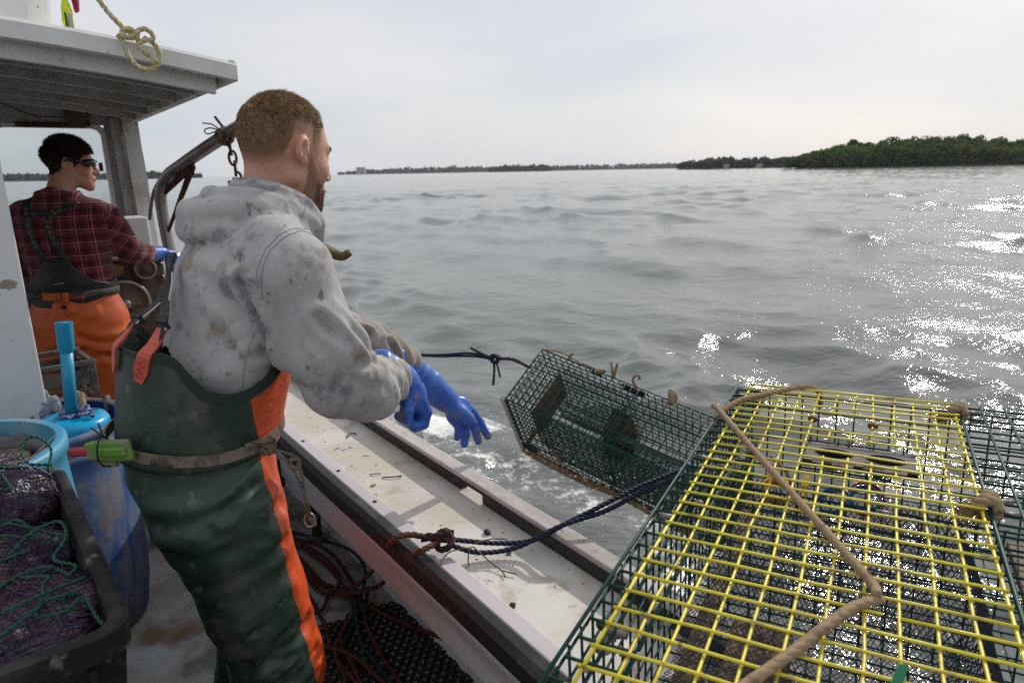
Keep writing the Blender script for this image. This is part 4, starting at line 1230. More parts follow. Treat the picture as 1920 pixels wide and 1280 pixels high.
    for (l, a, b, m) in ((.03, 0, .06, M_REDB), (.16, -.005, .0, M_REDB), (.22, -.006, .0, M_SHELL), (.52, 0, .03, M_REDB), (.14, 0, .10, M_REDB)):
        MB().box(loc(l, a, b), (.018, .006, .012), S.T, bev=.002).build('tag', m, t)
    MB().box(loc(.30, -.006, .03), (.07, .005, .016), S.T, bev=.001).build('tag', mat('green tag', (.01, .16, .03), .4), t)
    MB().box(loc(.50, -.006, .05), (.12, .006, .045), S.T, bev=.002).build('vent', M_BLK, t)
    # rope ends sticking up from the upper edge
    for (l, pts) in ((.16, [(0, 0, 0), (.0, 0, .02), (.02, 0, .035)]), (.40, [(0, 0, 0), (-.005, 0, .05), (-.012, 0, .075)]), (.405, [(0, 0, 0), (.010, 0, .05), (.016, 0, .072)]), (.52, [(0, 0, 0), (-.015, 0, .03), (-.008, 0, .05), (.012, 0, .055), (.016, 0, .035)])):
        q = MB(); q.tube(cat([loc(l, 0, 0) + np.array(p) for p in pts], .01), .006, 6); q.build('rope_end', M_BROPE, t, True)
    blob('weed_clump', loc(.70, 0, 0) + np.array([0, 0, .02]), (.022, .02, .035), M_BRIDLE, t, 12, .6, 3)
    blob('weed_clump', loc(.33, 0, 0) + np.array([0, 0, .005]), (.03, .02, .012), M_BROPE, t, 13, .6, 3)
    q = MB(); q.tube(cat([loc(.02, -.01, .0), loc(.12, -.012, -.0) + np.array([0, 0, .012]), loc(.2, -.012, 0) + np.array([0, 0, .0]), loc(.33, -.01, 0)], .02), .0045, 6); q.build('bridle', M_BRIDLE, t, True)
    return t, loc, LA, LB
ft, floc, FLA, FLB = falling_trap()
# ================================================================ DRUMS, CRATES, BAIT
M_BDRUM = mat('muddy blue drum', (.025, .085, .255), .7, layers=[dict(col=(.23, .21, .185), scale=8, lo=.40, hi=.58, amt=.72, stretch=(1, 1, .3), dist=.8), dict(col=(.22, .14, .08), scale=13, lo=.55, hi=.66, amt=.85), dict(col=(.04, .10, .30), scale=26, lo=.55, hi=.68, amt=.6)], bump=[(30, .002)])
M_BDIN = mat('blue drum inside', (.008, .03, .17), .45)
M_CDRUM = mat('pale blue drum', (.06, .27, .42), .45, layers=[dict(col=(.30, .33, .32), scale=6, lo=.5, hi=.7, amt=.5, stretch=(1, 1, .4)), dict(col=(.16, .12, .08), scale=22, lo=.64, hi=.74, amt=.7)], bump=[(30, .002)])
M_LINER = mat('grey wet liner', (.12, .12, .125), .4, layers=[dict(col=(.03, .03, .032), scale=8, lo=.45, hi=.6)], bump=[(14, .01)])
M_BUOY = mat('bright cyan buoy', (.0, .33, .60), .3, .5, layers=[dict(col=(.02, .26, .48), scale=6, lo=.5, hi=.7, amt=.5), dict(col=(.08, .1, .12), scale=30, lo=.70, hi=.75, amt=.7)])
M_STICK = mat('cyan painted stick', (.015, .25, .43), .4, layers=[dict(col=(.02, .17, .3), scale=18, lo=.5, hi=.7, amt=.6)])
M_BUCK = mat('muddy beige bucket', (.23, .175, .12), .7, layers=[dict(col=(.11, .08, .055), scale=10, lo=.45, hi=.65), dict(col=(.36, .30, .22), scale=25, lo=.6, hi=.7)], bump=[(40, .003)])
M_TAN = mat('tan frayed rope', (.33, .24, .16), .9, layers=[dict(col=(.18, .12, .08), scale=40, lo=.45, hi=.65)], bump=[(150, .002)])
M_BWR = mat('blue and white rope', (.04, .06, .20), .8, layers=[dict(col=(.45, .43, .45), scale=75, lo=.52, hi=.60), dict(col=(.25, .03, .05), scale=90, lo=.66, hi=.72)], bump=[(150, .002)])
M_BLKDIRT = mat('scuffed black crate plastic', (.012, .012, .013), .62, .3, layers=[dict(col=(.06, .053, .047), scale=9, lo=.5, hi=.68, amt=.7), dict(col=(.24, .22, .20), scale=17, lo=.61, hi=.70, amt=.6), dict(col=(.05, .045, .042), scale=50, lo=.55, hi=.68, amt=.5)], bump=[(22, .002), (90, .0008)])

d1 = thing('drum', 'mud streaked dark blue open drum beside the crewman in green overalls', 'drum', (-1.61, 2.16, 0))
pb = [(0, 0), (.235, 0), (.25, .02), (.268, .14), (.277, .38), (.272, .60), (.262, .665), (.270, .672), (.270, .690), (.262, .697), (.265, .735), (.274, .742), (.274, .758), (.262, .764), (.250, .755)]
MB().lathe(pb, 64).build('wall', M_BDRUM, d1, True)
MB().lathe([(.252, .757), (.252, .60), (.262, .38), (.25, .1), (0, .09)], 64).build('inside', M_BDIN, d1, True)
d2 = thing('drum', 'pale cyan open drum with a bucket inside, next to the netted bait crate', 'drum', (-1.45, 1.61, 0))
pc = [(0, 0), (.24, 0), (.255, .03), (.27, .3), (.273, .6), (.262, .80), (.262, .835), (.272, .845), (.272, .872), (.262, .882), (.245, .878)]
MB().lathe(pc, 64).build('wall', M_CDRUM, d2, True)
MB().lathe([(.246, .879), (.243, .83), (.252, .6), (.25, .25), (0, .24)], 64).build('inside', M_CDRUM, d2, True)
# crumpled liner hanging inside the drum
V = []; F = []
nl = 80
for i in range(nl):
    a = 2 * math.pi * i / nl
    e = .006 * math.sin(a * 7) + .006 * math.sin(a * 13 + 1)
    for k, (r_, z) in enumerate(((.238, .835 + .008 * math.sin(a * 5) + .006 * math.sin(a * 23)), (.225, .82), (.215, .76), (.215, .60), (.20, .45), (0.0, .44))):
        V.append(((r_ + e * (k < 5)) * math.cos(a), (r_ + e * (k < 5)) * math.sin(a), z))
F = [(i * 6 + k, ((i + 1) % nl) * 6 + k, ((i + 1) % nl) * 6 + k + 1, i * 6 + k + 1) for i in range(nl) for k in range(5)]
mk('liner', V, F, M_LINER, d2, True)

bu = thing('bucket', 'small muddy beige bucket sunk inside the pale cyan drum', 'bucket', (-1.43, 1.715, .44))
MB().lathe([(0, .0), (.075, 0), (.098, .35), (.104, .352), (.104, .372), (.092, .372), (.07, .02), (0, .02)], 36).build('wall', M_BUCK, bu, True)
q = MB(); a = np.linspace(-.1, math.pi + .1, 20); q.tube(np.stack([np.cos(a) * .104, -np.sin(a) * .085, .362 - .02 * np.sin(a)], 1), .004, 6); q.build('bail_handle', M_STEEL, bu, True)
st_ = MB(); st_.tube(cat([(-1.27, 1.70, .50), (-1.30, 1.76, .66), (-1.335, 1.815, .815)], .05), .011, 8)
so = mk('wood_stick', np.concatenate(st_.V) - np.array([-1.27, 1.70, .50]), st_.F, M_BUCK, None, True, (-1.27, 1.70, .50)); tag(so, 'brown stick leaning inside the pale cyan drum', 'stick')

by = thing('buoy', 'bright cyan round buoy with an upright stick, standing in the blue drum', 'buoy', (-1.475, 2.16, .10))
bb = MB().lathe([(0, 0), (.06, 0), (.09, .05), (.105, .2), (.110, .50), (.112, .63), (.108, .662), (.098, .678), (.06, .684), (.02, .685)], 48).build('float', M_BUOY, by, True)
q = MB(); q.tube([(0, 0, .66), (.006, .006, .80), (.012, .013, .905)], [.0185, .0185, .019], 20); q.tube([(.0122, .0132, .90), (.0128, .0138, .912), (.0165, .018, 1.0)], [.019, .0245, .0255], 20, cap=False)
q.tube([(.0165, .018, 1.0), (.0145, .0155, .955)], [.0205, .0205], 20, cap=True)
V, F = np.concatenate(q.V), q.F
q2 = MB(); q2.add(V, F)
# end ring of the hollow stick
a = np.arange(20) * 2 * math.pi / 20
q2.add(np.concatenate([np.stack([.0165 + .0255 * np.cos(a), .018 + .0255 * np.sin(a), 0 * a + 1.0], 1), np.stack([.0165 + .0205 * np.cos(a), .018 + .0205 * np.sin(a), 0 * a + 1.0], 1)]), [(i, (i + 1) % 20, 20 + (i + 1) % 20, 20 + i) for i in range(20)])
q2.build('stick', M_STICK, by, True)
q = MB(); a = np.linspace(0, 6.28, 24, endpoint=False); q.tube(np.stack([.031 * np.cos(a), .031 * np.sin(a), .69 + 0 * a], 1), .009, 8, closed=True); q.build('rope_collar', M_BWR, by, True)
q = MB(); rope(q, [(.03, -.01, .69), (.05, -.02, .70), (.06, -.005, .715), (.045, .01, .712), (.04, -.01, .70), (.06, -.025, .698), (.075, -.01, .70), (.085, -.025, .69)], .008); q.build('rope_knot', M_BWR, by, True)
q = MB(); q.tube(cat([(.02, .055, .6855), (.035, .05, .686), (.03, .065, .6858), (.05, .06, .686), (.045, .072, .6856)], .004), .0016, 5); q.build('marker_scribble', M_BLK, by)
q = MB(); q.tube(cat([(.030, -.104, .655), (.035, -.1055, .64), (.045, -.103, .63)], .004), .0018, 5); q.build('marker_scribble', M_BLK, by)

def frag_rope(name, label, pts, r, m, base, cat_='rope'):
    q = MB(); rope(q, np.array(pts) - np.array(base), r)
    o = q.build(name, m, None, True, base); tag(o, label, cat_); return o
frag_rope('rope_coil', 'tan rope loop hooked over the left rim of the blue drum', [(-1.66, 2.16, .50), (-1.685, 2.20, .66), (-1.705, 2.235, .77), (-1.69, 2.265, .795), (-1.665, 2.235, .77), (-1.655, 2.20, .64), (-1.65, 2.18, .5)], .013, M_TAN, (-1.66, 2.16, .5))
frag_rope('rope_coil', 'pinkish tan rope bight behind the cyan buoy in the blue drum', [(-1.585, 2.26, .5), (-1.60, 2.30, .70), (-1.585, 2.33, .79), (-1.55, 2.335, .80), (-1.54, 2.31, .72), (-1.55, 2.28, .5)], .013, M_TAN, (-1.585, 2.26, .5))
M_FUZZ = mat('pale blue frayed rope', (.16, .20, .26), .9, layers=[dict(col=(.34, .33, .32), scale=60, lo=.45, hi=.6), dict(col=(.08, .065, .05), scale=20, lo=.5, hi=.65)], bump=[(120, .006)])
fz = blob('rope_bundle', (0, 0, 0), (.045, .04, .11), M_FUZZ, None, 21, .35, 4); fz.location = (-1.635, 2.275, .72); tag(fz, 'frayed grey blue rope bundle sticking up at the back of the blue drum', 'rope')
frag_rope('strap', 'dark strap hanging over the back rim of the blue drum', [(-1.475, 2.33, .55), (-1.485, 2.36, .70), (-1.495, 2.395, .762), (-1.51, 2.425, .745), (-1.515, 2.435, .6)], .010, M_GRIME, (-1.475, 2.33, .55), 'strap')

# ---- stacking crates: black bait crate on two more
CR = math.atan2(.633, .774)
cx_ = np.array([.774, .633]); cy_ = np.array([-.633, .774])
CW, CD_, CH = .46, .735, .31
cc_ = np.array([-.554, .86]) + cy_ * CD_ / 2 - cx_ * CW / 2
def crate(z, label):
    t = thing('bait_crate', label, 'crate', (cc_[0], cc_[1], z), CR, 'stacked black bait crates')
    def loop(ins, z, r):
        return [(x, y, z) for x, y in rrect(-CW / 2 - ins, CW / 2 + ins, -CD_ / 2 - ins, CD_ / 2 + ins, r, 5)]
    prof = [(-.055, 0, .03), (-.02, .262, .035), (.0, .266, .045), (.002, .305, .048), (-.006, .3085, .044), (-.016, .3085, .04), (-.024, .302, .036), (-.028, .27, .034), (-.060, .012, .03)]
    V = []
    for p in prof: V += loop(p[0], p[1], p[2])
    n = 24
    F = [(k * n + i, k * n + (i + 1) % n, (k + 1) * n + (i + 1) % n, (k + 1) * n + i) for k in range(len(prof) - 1) for i in range(n)]
    F += [tuple(range(n))[::-1], tuple(range((len(prof) - 1) * n, len(prof) * n))]
    mk('shell', V, F, M_BLKDIRT, t, False)
    for k in range(4):
        x = -CW / 2 + CW * (k + .5) / 4
        for s in (-1, 1):
            MB().box((x, s * (CD_ / 2 - .032), .13), (.012, .022, .25), Matrix.Rotation(-s * .125, 3, 'X'), bev=.003).build('rib', M_BLKDIRT, t)
    for k in range(6):
        y = -CD_ / 2 + CD_ * (k + .5) / 6
        for s in (-1, 1):
            MB().box((s * (CW / 2 - .032), y, .13), (.022, .012, .25), Matrix.Rotation(s * .125, 3, 'Y'), bev=.003).build('rib', M_BLKDIRT, t)
    # corner block moulded inside the near left corner
    MB().box((-.06, -CD_ / 2 + .035, .285), (.09, .045, .04), bev=.008).build('hand_grip', M_BLKDIRT, t)
    return t
crate(.62, 'black scuffed crate full of netted bait, topmost of its stack at lower left')
crate(.31, 'black crate in the middle of the stack under the netted bait')
crate(0.0, 'black crate at the foot of the stack under the netted bait')

M_BAIT = mat('wet dark fish bait', (.035, .035, .045), .28, .6, layers=[dict(col=(.16, .105, .065), scale=11, lo=.50, hi=.60, amt=.95), dict(col=(.085, .09, .115), scale=16, lo=.5, hi=.60, amt=.9), dict(col=(.36, .30, .22), scale=22, lo=.62, hi=.68, amt=.95), dict(col=(.012, .010, .012), scale=18, lo=.55, hi=.68, seed=7)], bump=[(24, .012), (70, .005)])
M_PNET = mat('purple bait netting', (.050, .013, .072), .5, layers=[dict(col=(.10, .045, .06), scale=30, lo=.5, hi=.65), dict(col=(.015, .008, .02), scale=50, lo=.5, hi=.65)])
M_GTW = mat('green drawstring', (.004, .06, .040), .5, layers=[dict(col=(.010, .095, .062), scale=40, lo=.5, hi=.65)], bump=[(200, .001)])
M_HEAP = mat('dark bait slurry', (.022, .018, .018), .4, layers=[dict(col=(.08, .055, .04), scale=25, lo=.55, hi=.68)], bump=[(30, .01)])
hp = blob('bait_heap', (0, 0, 0), (CW / 2 - .045, CD_ / 2 - .045, .08), M_HEAP, None, 33, .12, 4)
hp.location = (cc_[0], cc_[1], .62 + .14); hp.rotation_euler = (0, 0, CR)
hp['kind'] = 'stuff'; hp['label'] = 'dark wet bait filling the topmost black crate'

def bait_bag(x, y, z, r, seed, label, loops):
    rg = np.random.default_rng(seed)
    p = np.array([*(cc_ + cx_ * x + cy_ * y), .62 + z])
    t = thing('bait_bag', label, 'bait bag', tuple(p), CR + rg.uniform(-.5, .5), 'netted bait bags in the crate')
    r = np.array(r)
    def surf(P, k=1.0):
        return P * (1 + .22 * fbm(P, 1.4, seed, 3) + .10 * vn(P, 4.0, seed + 3))[:, None] * r * k
    bm = bmesh.new(); bmesh.ops.create_icosphere(bm, subdivisions=5, radius=1)
    P = np.array([v.co[:] for v in bm.verts]); F = [tuple(v.index for v in f.verts) for f in bm.faces]; bm.free()
    mk('bait', surf(P), F, M_BAIT, t, True)
    q = MB()
    def fn(u, v):
        a = 2 * math.pi * u + .4 * v; e = math.pi * (.06 + .88 * v)
        d = np.array([[math.sin(e) * math.cos(a), math.cos(e), math.sin(e) * math.sin(a)]])
        return surf(d, 1.035)[0]
    netting(q, fn, 40, 24, .0008, rg)
    for k in range(26):                     # slack, tangled meshes
        a0 = rg.uniform(0, 6.28); e0 = rg.uniform(.1, .95); pts = []
        for j in range(6):
            a0 += rg.normal(0, .35); e0 = np.clip(e0 + rg.normal(0, .16), .05, 1.0)
            dd = np.array([[math.cos(a0) * e0, math.sin(a0) * e0, math.sqrt(max(.03, 1 - e0 * e0))]]); pts.append(surf(dd, 1.05)[0] + np.array([0, 0, rg.uniform(0, .010)]))
        q.tube(cat(pts, .012), .0012, 4)
    tag(q.build('netting', M_PNET, t), kind='stuff')
    for lp in range(loops):
        a = rg.uniform(0, 6.28); pts = []
        c = np.array([math.cos(a) * .4, math.sin(a) * .4, 0]) * r
        for k in range(8):
            a += rg.uniform(.5, 1.3)
            rad = rg.uniform(.25, .95)
            d = np.array([math.cos(a) * rad, math.sin(a) * rad, 0])
            hz = math.sqrt(max(.05, 1 - min(.95, d[0] ** 2 + d[1] ** 2)))
            pts.append(c * .3 + np.array([d[0] * r[0], d[1] * r[1], hz * r[2] * 1.15 + rg.uniform(.004, .022)]))
        q = MB(); rope(q, pts, .0030, strands=2, n=5); q.build('drawstring', M_GTW, t, True)
    return t
bait_bag(.105, -.20, .255, (.105, .125, .062), 3, 'netted bait bag in the near right corner of the crate', 2)
bait_bag(-.105, -.215, .245, (.10, .11, .058), 4, 'netted bait bag at the near left of the crate behind the hand grip', 2)
bait_bag(.095, .045, .245, (.11, .12, .062), 5, 'netted bait bag halfway along the right side of the crate', 2)
bait_bag(-.11, .05, .250, (.10, .12, .064), 6, 'netted bait bag halfway along the left side of the crate', 1)
bait_bag(.08, .255, .285, (.12, .095, .072), 8, 'netted bait bag heaped against the far end of the crate', 3)
bait_bag(-.115, .26, .26, (.09, .09, .06), 9, 'netted bait bag in the far left corner of the crate', 1)
# gathered neck of net flopping over the far rim
q = MB(); rg_ = np.random.default_rng(77)
for k in range(70):
    a = np.array([.05 + rg_.normal(0, .035), .27 + rg_.normal(0, .03), .33]); b = np.array([.13 + rg_.normal(0, .03), .38 + rg_.normal(0, .02), .345 + rg_.normal(0, .014)])
    q.tube(cat([a, (a + b) / 2 + rg_.normal(0, .012, 3), b + rg_.normal(0, .01, 3)], .015), .0011, 4)
ne = q.build('net_end', M_PNET, None, False, (cc_[0], cc_[1], .62)); ne.rotation_euler = (0, 0, CR); ne['kind'] = 'stuff'; ne['label'] = 'frayed purple net end over the far corner of the crate'
for i, (pts, lab) in enumerate((
        ([(.20, .30, .325), (.215, .345, .36), (.19, .375, .385), (.165, .36, .37), (.17, .32, .345), (.21, .30, .335), (.195, .26, .325)], 'green twine loop standing at the far right corner of the crate'),
        ([(-.20, .31, .32), (-.12, .33, .345), (-.05, .345, .335), (.03, .36, .35), (.09, .355, .34), (.15, .34, .335)], 'green twine lying along the far rim of the crate'),
        ([(.10, -.02, .30), (.14, .0, .325), (.185, .0, .335), (.19, -.05, .325), (.165, -.09, .31), (.19, -.13, .305), (.175, -.16, .305)], 'green twine curl against the right wall of the crate'),
        ([(.195, -.20, .28), (.17, -.22, .305), (.135, -.235, .315), (.125, -.26, .31), (.16, -.265, .305), (.185, -.24, .305), (.195, -.29, .29), (.205, -.325, .28)], 'green twine knot in the near right corner of the crate'))):
    p0 = np.array(pts[0]); q = MB(); rope(q, np.array(pts) - p0, .0034, strands=2, n=5)
    o = q.build('twine', M_GTW, None, True); w = cc_ + cx_ * p0[0] + cy_ * p0[1]
    o.location = (w[0], w[1], .62 + p0[2]); o.rotation_euler = (0, 0, CR); tag(o, lab, 'twine')
w = cc_ + cx_ * .03 + cy_ * (-.315)
gb_ = MB().box((0, 0, 0), (.034, .026, .020), Matrix.Rotation(.5, 3, 'X') @ Matrix.Rotation(.4, 3, 'Y'), bev=.004).build('teal_bottle_stopper', mat('teal plastic', (.0, .14, .10), .35), None, False, (w[0], w[1], .62 + .315)); tag(gb_, 'small teal plastic stopper lying at the near end of the bait crate', 'stopper')

# ---- slatted grey crates behind the drum
M_GCR = mat('grimy grey slat', (.13, .115, .10), .6, layers=[dict(col=(.05, .045, .04), scale=12, lo=.45, hi=.65), dict(col=(.25, .22, .19), scale=30, lo=.6, hi=.72)], bump=[(40, .002)])
def slat_crate(z, label):
    t = thing('slatted_crate', label, 'crate', tuple(Bw(-.64, 2.38, z)), BA + .12, 'slatted crates behind the blue drum')
    w, d, h = .27, .28, .43
    for sx in (-1, 1):
        for sy in (-1, 1):
            MB().box((sx * w / 2, sy * d / 2, h / 2), (.022, .022, h), bev=.004).build('corner_post', M_GCR, t)
    for k in range(9):
        zz = .03 + k * (h - .05) / 8.0
        big = .06 if k == 7 else .014
        if k == 8: continue
        for s in (-1, 1):
            MB().box((0, s * d / 2, zz), (w, .008, big), bev=.002).build('slat', M_GCR, t)
            MB().box((s * w / 2, 0, zz), (.008, d, big), bev=.002).build('slat', M_GCR, t)
    for s in (-1, 1):
        MB().box((0, s * d / 2, h - .01), (w + .03, .02, .02), bev=.004).build('top_rail', M_GCR, t)
        MB().box((s * w / 2, 0, h - .011), (.02, d, .02), bev=.004).build('top_rail', M_GCR, t)
    MB().box((0, -d / 2 - .008, .25), (.012, .006, .42), Matrix.Rotation(.7, 3, 'Y'), bev=.002).build('brace', M_GCR, t)
    MB().box((0, 0, .012), (w, d, .012)).build('bottom', M_GCR, t)
    return t
slat_crate(.432, 'grimy grey slatted crate in front of the orange overalls, upper of two')
slat_crate(0, 'grimy grey slatted crate on the deck behind the blue drum, lower of two')
# ================================================================ PEOPLE
M_SKIN = mat('weathered skin', (.52, .28, .20), .5, .4, layers=[dict(col=(.55, .21, .15), scale=11, lo=.42, hi=.66, amt=.75), dict(col=(.36, .19, .13), scale=45, lo=.5, hi=.68, amt=.5), dict(col=(.60, .36, .27), scale=80, lo=.55, hi=.7, amt=.4)], bump=[(320, .0007), (110, .0009)])
def stubble_tint(m, col):  # tints scalp and beard skin towards the colour of cropped hair
    t = m.node_tree; b = t.nodes['Principled BSDF']; src = b.inputs['Base Color'].links[0].from_socket
    at = t.nodes.new('ShaderNodeAttribute'); at.attribute_name = 'stubble'
    mx_ = t.nodes.new('ShaderNodeMix'); mx_.data_type = 'RGBA'; t.links.new(at.outputs['Fac'], mx_.inputs[0]); t.links.new(src, mx_.inputs[6]); mx_.inputs[7].default_value = (*col, 1)
    t.links.new(mx_.outputs[2], b.inputs['Base Color'])
def stubble(o, v):
    at = o.data.attributes.new('stubble', 'FLOAT', 'POINT'); at.data.foreach_set('value', np.asarray(v, np.float32))
stubble_tint(M_SKIN, (.16, .088, .05))
for _m in (M_SKIN,):
    b_ = _m.node_tree.nodes['Principled BSDF']; b_.inputs['Subsurface Weight'].default_value = .12; b_.inputs['Subsurface Radius'].default_value = (.012, .004, .002)
M_HAIR1 = mat('light brown hair', (.25, .145, .076), .5, .35, layers=[dict(col=(.38, .24, .125), scale=75, lo=.50, hi=.64), dict(col=(.15, .085, .043), scale=50, lo=.52, hi=.66)])
M_HAIR2 = mat('dark brown hair', (.055, .032, .018), .45, .4, layers=[dict(col=(.02, .012, .008), scale=120, lo=.45, hi=.6)])
M_BEARD = mat('brown beard', (.15, .075, .038), .55, .3, layers=[dict(col=(.05, .025, .014), scale=140, lo=.45, hi=.6)])
M_HOOD = mat('stained grey fleece', (.405, .395, .395), .95, .15, sheen=.2, layers=[
    dict(col=(.33, .325, .335), scale=5, lo=.42, hi=.60, amt=.8),
    dict(col=(.15, .15, .175), scale=12, lo=.535, hi=.69, amt=.9, seed=3, detail=3),
    dict(col=(.22, .165, .105), scale=13, lo=.555, hi=.70, amt=.75, seed=8),
    dict(col=(.12, .11, .10), scale=28, lo=.61, hi=.69, amt=.8, seed=5),
    dict(col=(.52, .52, .55), scale=130, lo=.5, hi=.75, amt=.5)], bump=[(420, .0007, (1, 1, 2)), (60, .0018)])
def cuff_dirt(m, y0, y1, col):
    """grime worn into the sleeves: grows towards the cuffs (object coordinate y)"""
    t = m.node_tree; b = t.nodes['Principled BSDF']
    src = b.inputs['Base Color'].links[0].from_socket
    tc = t.nodes.new('ShaderNodeTexCoord'); sx = t.nodes.new('ShaderNodeSeparateXYZ'); t.links.new(tc.outputs['Object'], sx.inputs[0])
    n = t.nodes.new('ShaderNodeTexNoise'); n.inputs['Scale'].default_value = 13; n.inputs['Detail'].default_value = 6
    t.links.new(tc.outputs['Object'], n.inputs['Vector'])
    mr = t.nodes.new('ShaderNodeMapRange'); mr.inputs['From Min'].default_value = y0; mr.inputs['From Max'].default_value = y1
    t.links.new(sx.outputs['Y'], mr.inputs['Value'])
    ad = t.nodes.new('ShaderNodeMath'); ad.operation = 'MULTIPLY_ADD'; ad.inputs[1].default_value = .55
    t.links.new(mr.outputs['Result'], ad.inputs[0]); t.links.new(n.outputs['Fac'], ad.inputs[2])
    m2 = t.nodes.new('ShaderNodeMapRange'); m2.interpolation_type = 'SMOOTHSTEP'; m2.inputs['From Min'].default_value = .62; m2.inputs['From Max'].default_value = 1.0; m2.inputs['To Max'].default_value = .8
    t.links.new(ad.outputs[0], m2.inputs['Value'])
    mx_ = t.nodes.new('ShaderNodeMix'); mx_.data_type = 'RGBA'; t.links.new(m2.outputs['Result'], mx_.inputs[0]); t.links.new(src, mx_.inputs[6]); mx_.inputs[7].default_value = (*col, 1)
    t.links.new(mx_.outputs[2], b.inputs['Base Color'])
cuff_dirt(M_HOOD, .16, .62, (.22, .175, .125))

def overalls_mat(name, split):
    """oilskin: green behind the seam, orange in front of it"""
    m = mat(name, (.026, .048, .033), .45, .5, layers=[dict(col=(.017, .032, .022), scale=4, lo=.45, hi=.65), dict(col=(.085, .085, .072), scale=8, lo=.54, hi=.68, amt=.6, seed=5), dict(col=(.15, .145, .125), scale=34, lo=.59, hi=.70, amt=.5)], bump=[(60, .0012), (300, .0003)], rough_layer=(7, .32, .55))
    t = m.node_tree; b = t.nodes['Principled BSDF']; K = t.links.new
    src = b.inputs['Base Color'].links[0].from_socket
    tc = t.nodes.new('ShaderNodeTexCoord'); sx = t.nodes.new('ShaderNodeSeparateXYZ'); K(tc.outputs['Object'], sx.inputs[0])
    n = t.nodes.new('ShaderNodeTexNoise'); n.inputs['Scale'].default_value = 10; n.inputs['Detail'].default_value = 6
    mp = t.nodes.new('ShaderNodeMapping'); mp.inputs['Scale'].default_value = (3, 3, .5); K(tc.outputs['Object'], mp.inputs['Vector']); K(mp.outputs['Vector'], n.inputs['Vector'])
    oc = t.nodes.new('ShaderNodeMix'); oc.data_type = 'RGBA'
    r_ = t.nodes.new('ShaderNodeMapRange'); r_.inputs['From Min'].default_value = .5; r_.inputs['From Max'].default_value = .72; r_.inputs['To Max'].default_value = .7; K(n.outputs['Fac'], r_.inputs['Value'])
    oc.inputs[6].default_value = (.62, .085, .018, 1); oc.inputs[7].default_value = (.33, .045, .015, 1); K(r_.outputs['Result'], oc.inputs[0])
    # seam: y > s0 + (z0 - z) * k
    ma = t.nodes.new('ShaderNodeMath'); ma.operation = 'MULTIPLY_ADD'; ma.inputs[1].default_value = split[1]; K(sx.outputs['Z'], ma.inputs[0]); K(sx.outputs['Y'], ma.inputs[2])
    wb_ = t.nodes.new('ShaderNodeTexNoise'); wb_.inputs['Scale'].default_value = 7; K(tc.outputs['Object'], wb_.inputs['Vector'])
    m3 = t.nodes.new('ShaderNodeMath'); m3.operation = 'MULTIPLY_ADD'; m3.inputs[1].default_value = .03; K(wb_.outputs['Fac'], m3.inputs[0]); K(ma.outputs[0], m3.inputs[2])
    st = t.nodes.new('ShaderNodeMapRange'); st.inputs['From Min'].default_value = split[0] + .015; st.inputs['From Max'].default_value = split[0] + .017; K(m3.outputs[0], st.inputs['Value'])
    mxn = t.nodes.new('ShaderNodeMix'); mxn.data_type = 'RGBA'; K(st.outputs['Result'], mxn.inputs[0]); K(src, mxn.inputs[6]); K(oc.outputs[2], mxn.inputs[7])
    K(mxn.outputs[2], b.inputs['Base Color'])
    return m
# y = .048 + (1.05 - z) * .095  ->  y + .095 z > .148
M_OVER = overalls_mat('green and orange oilskin', (.148, .095))
M_BINDING = mat('dark green binding', (.012, .026, .018), .6)
M_ORTAB = mat('coral rubber tab', (.52, .085, .05), .4, layers=[dict(col=(.38, .05, .03), scale=60, lo=.5, hi=.65, amt=.5)])
M_STRAP = mat('black strap', (.012, .013, .015), .6, layers=[dict(col=(.04, .045, .04), scale=40, lo=.5, hi=.65)])
M_GLOVE = mat('blue rubber glove', (.040, .125, .46), .36, .5, layers=[dict(col=(.012, .05, .36), scale=9, lo=.5, hi=.65, amt=.6), dict(col=(.16, .135, .12), scale=15, lo=.545, hi=.65, amt=.75, seed=6), dict(col=(.05, .04, .04), scale=45, lo=.66, hi=.73, amt=.7)], bump=[(70, .0012)])
M_BELT = mat('dirty tan webbing', (.20, .155, .12), .85, .2, layers=[dict(col=(.10, .075, .055), scale=25, lo=.45, hi=.65), dict(col=(.03, .03, .025), scale=18, lo=.6, hi=.7)], bump=[(300, .001)])
M_LIME = mat('lime plastic sheath', (.11, .25, .035), .5, layers=[dict(col=(.19, .18, .13), scale=26, lo=.44, hi=.58, amt=.85), dict(col=(.05, .06, .03), scale=60, lo=.64, hi=.72)], bump=[(60, .001)])
M_REDH = mat('red knife handle', (.34, .03, .035), .5, layers=[dict(col=(.2, .03, .03), scale=50, lo=.5, hi=.7)])
M_BOOT = mat('brown rubber boot', (.05, .03, .02), .5)

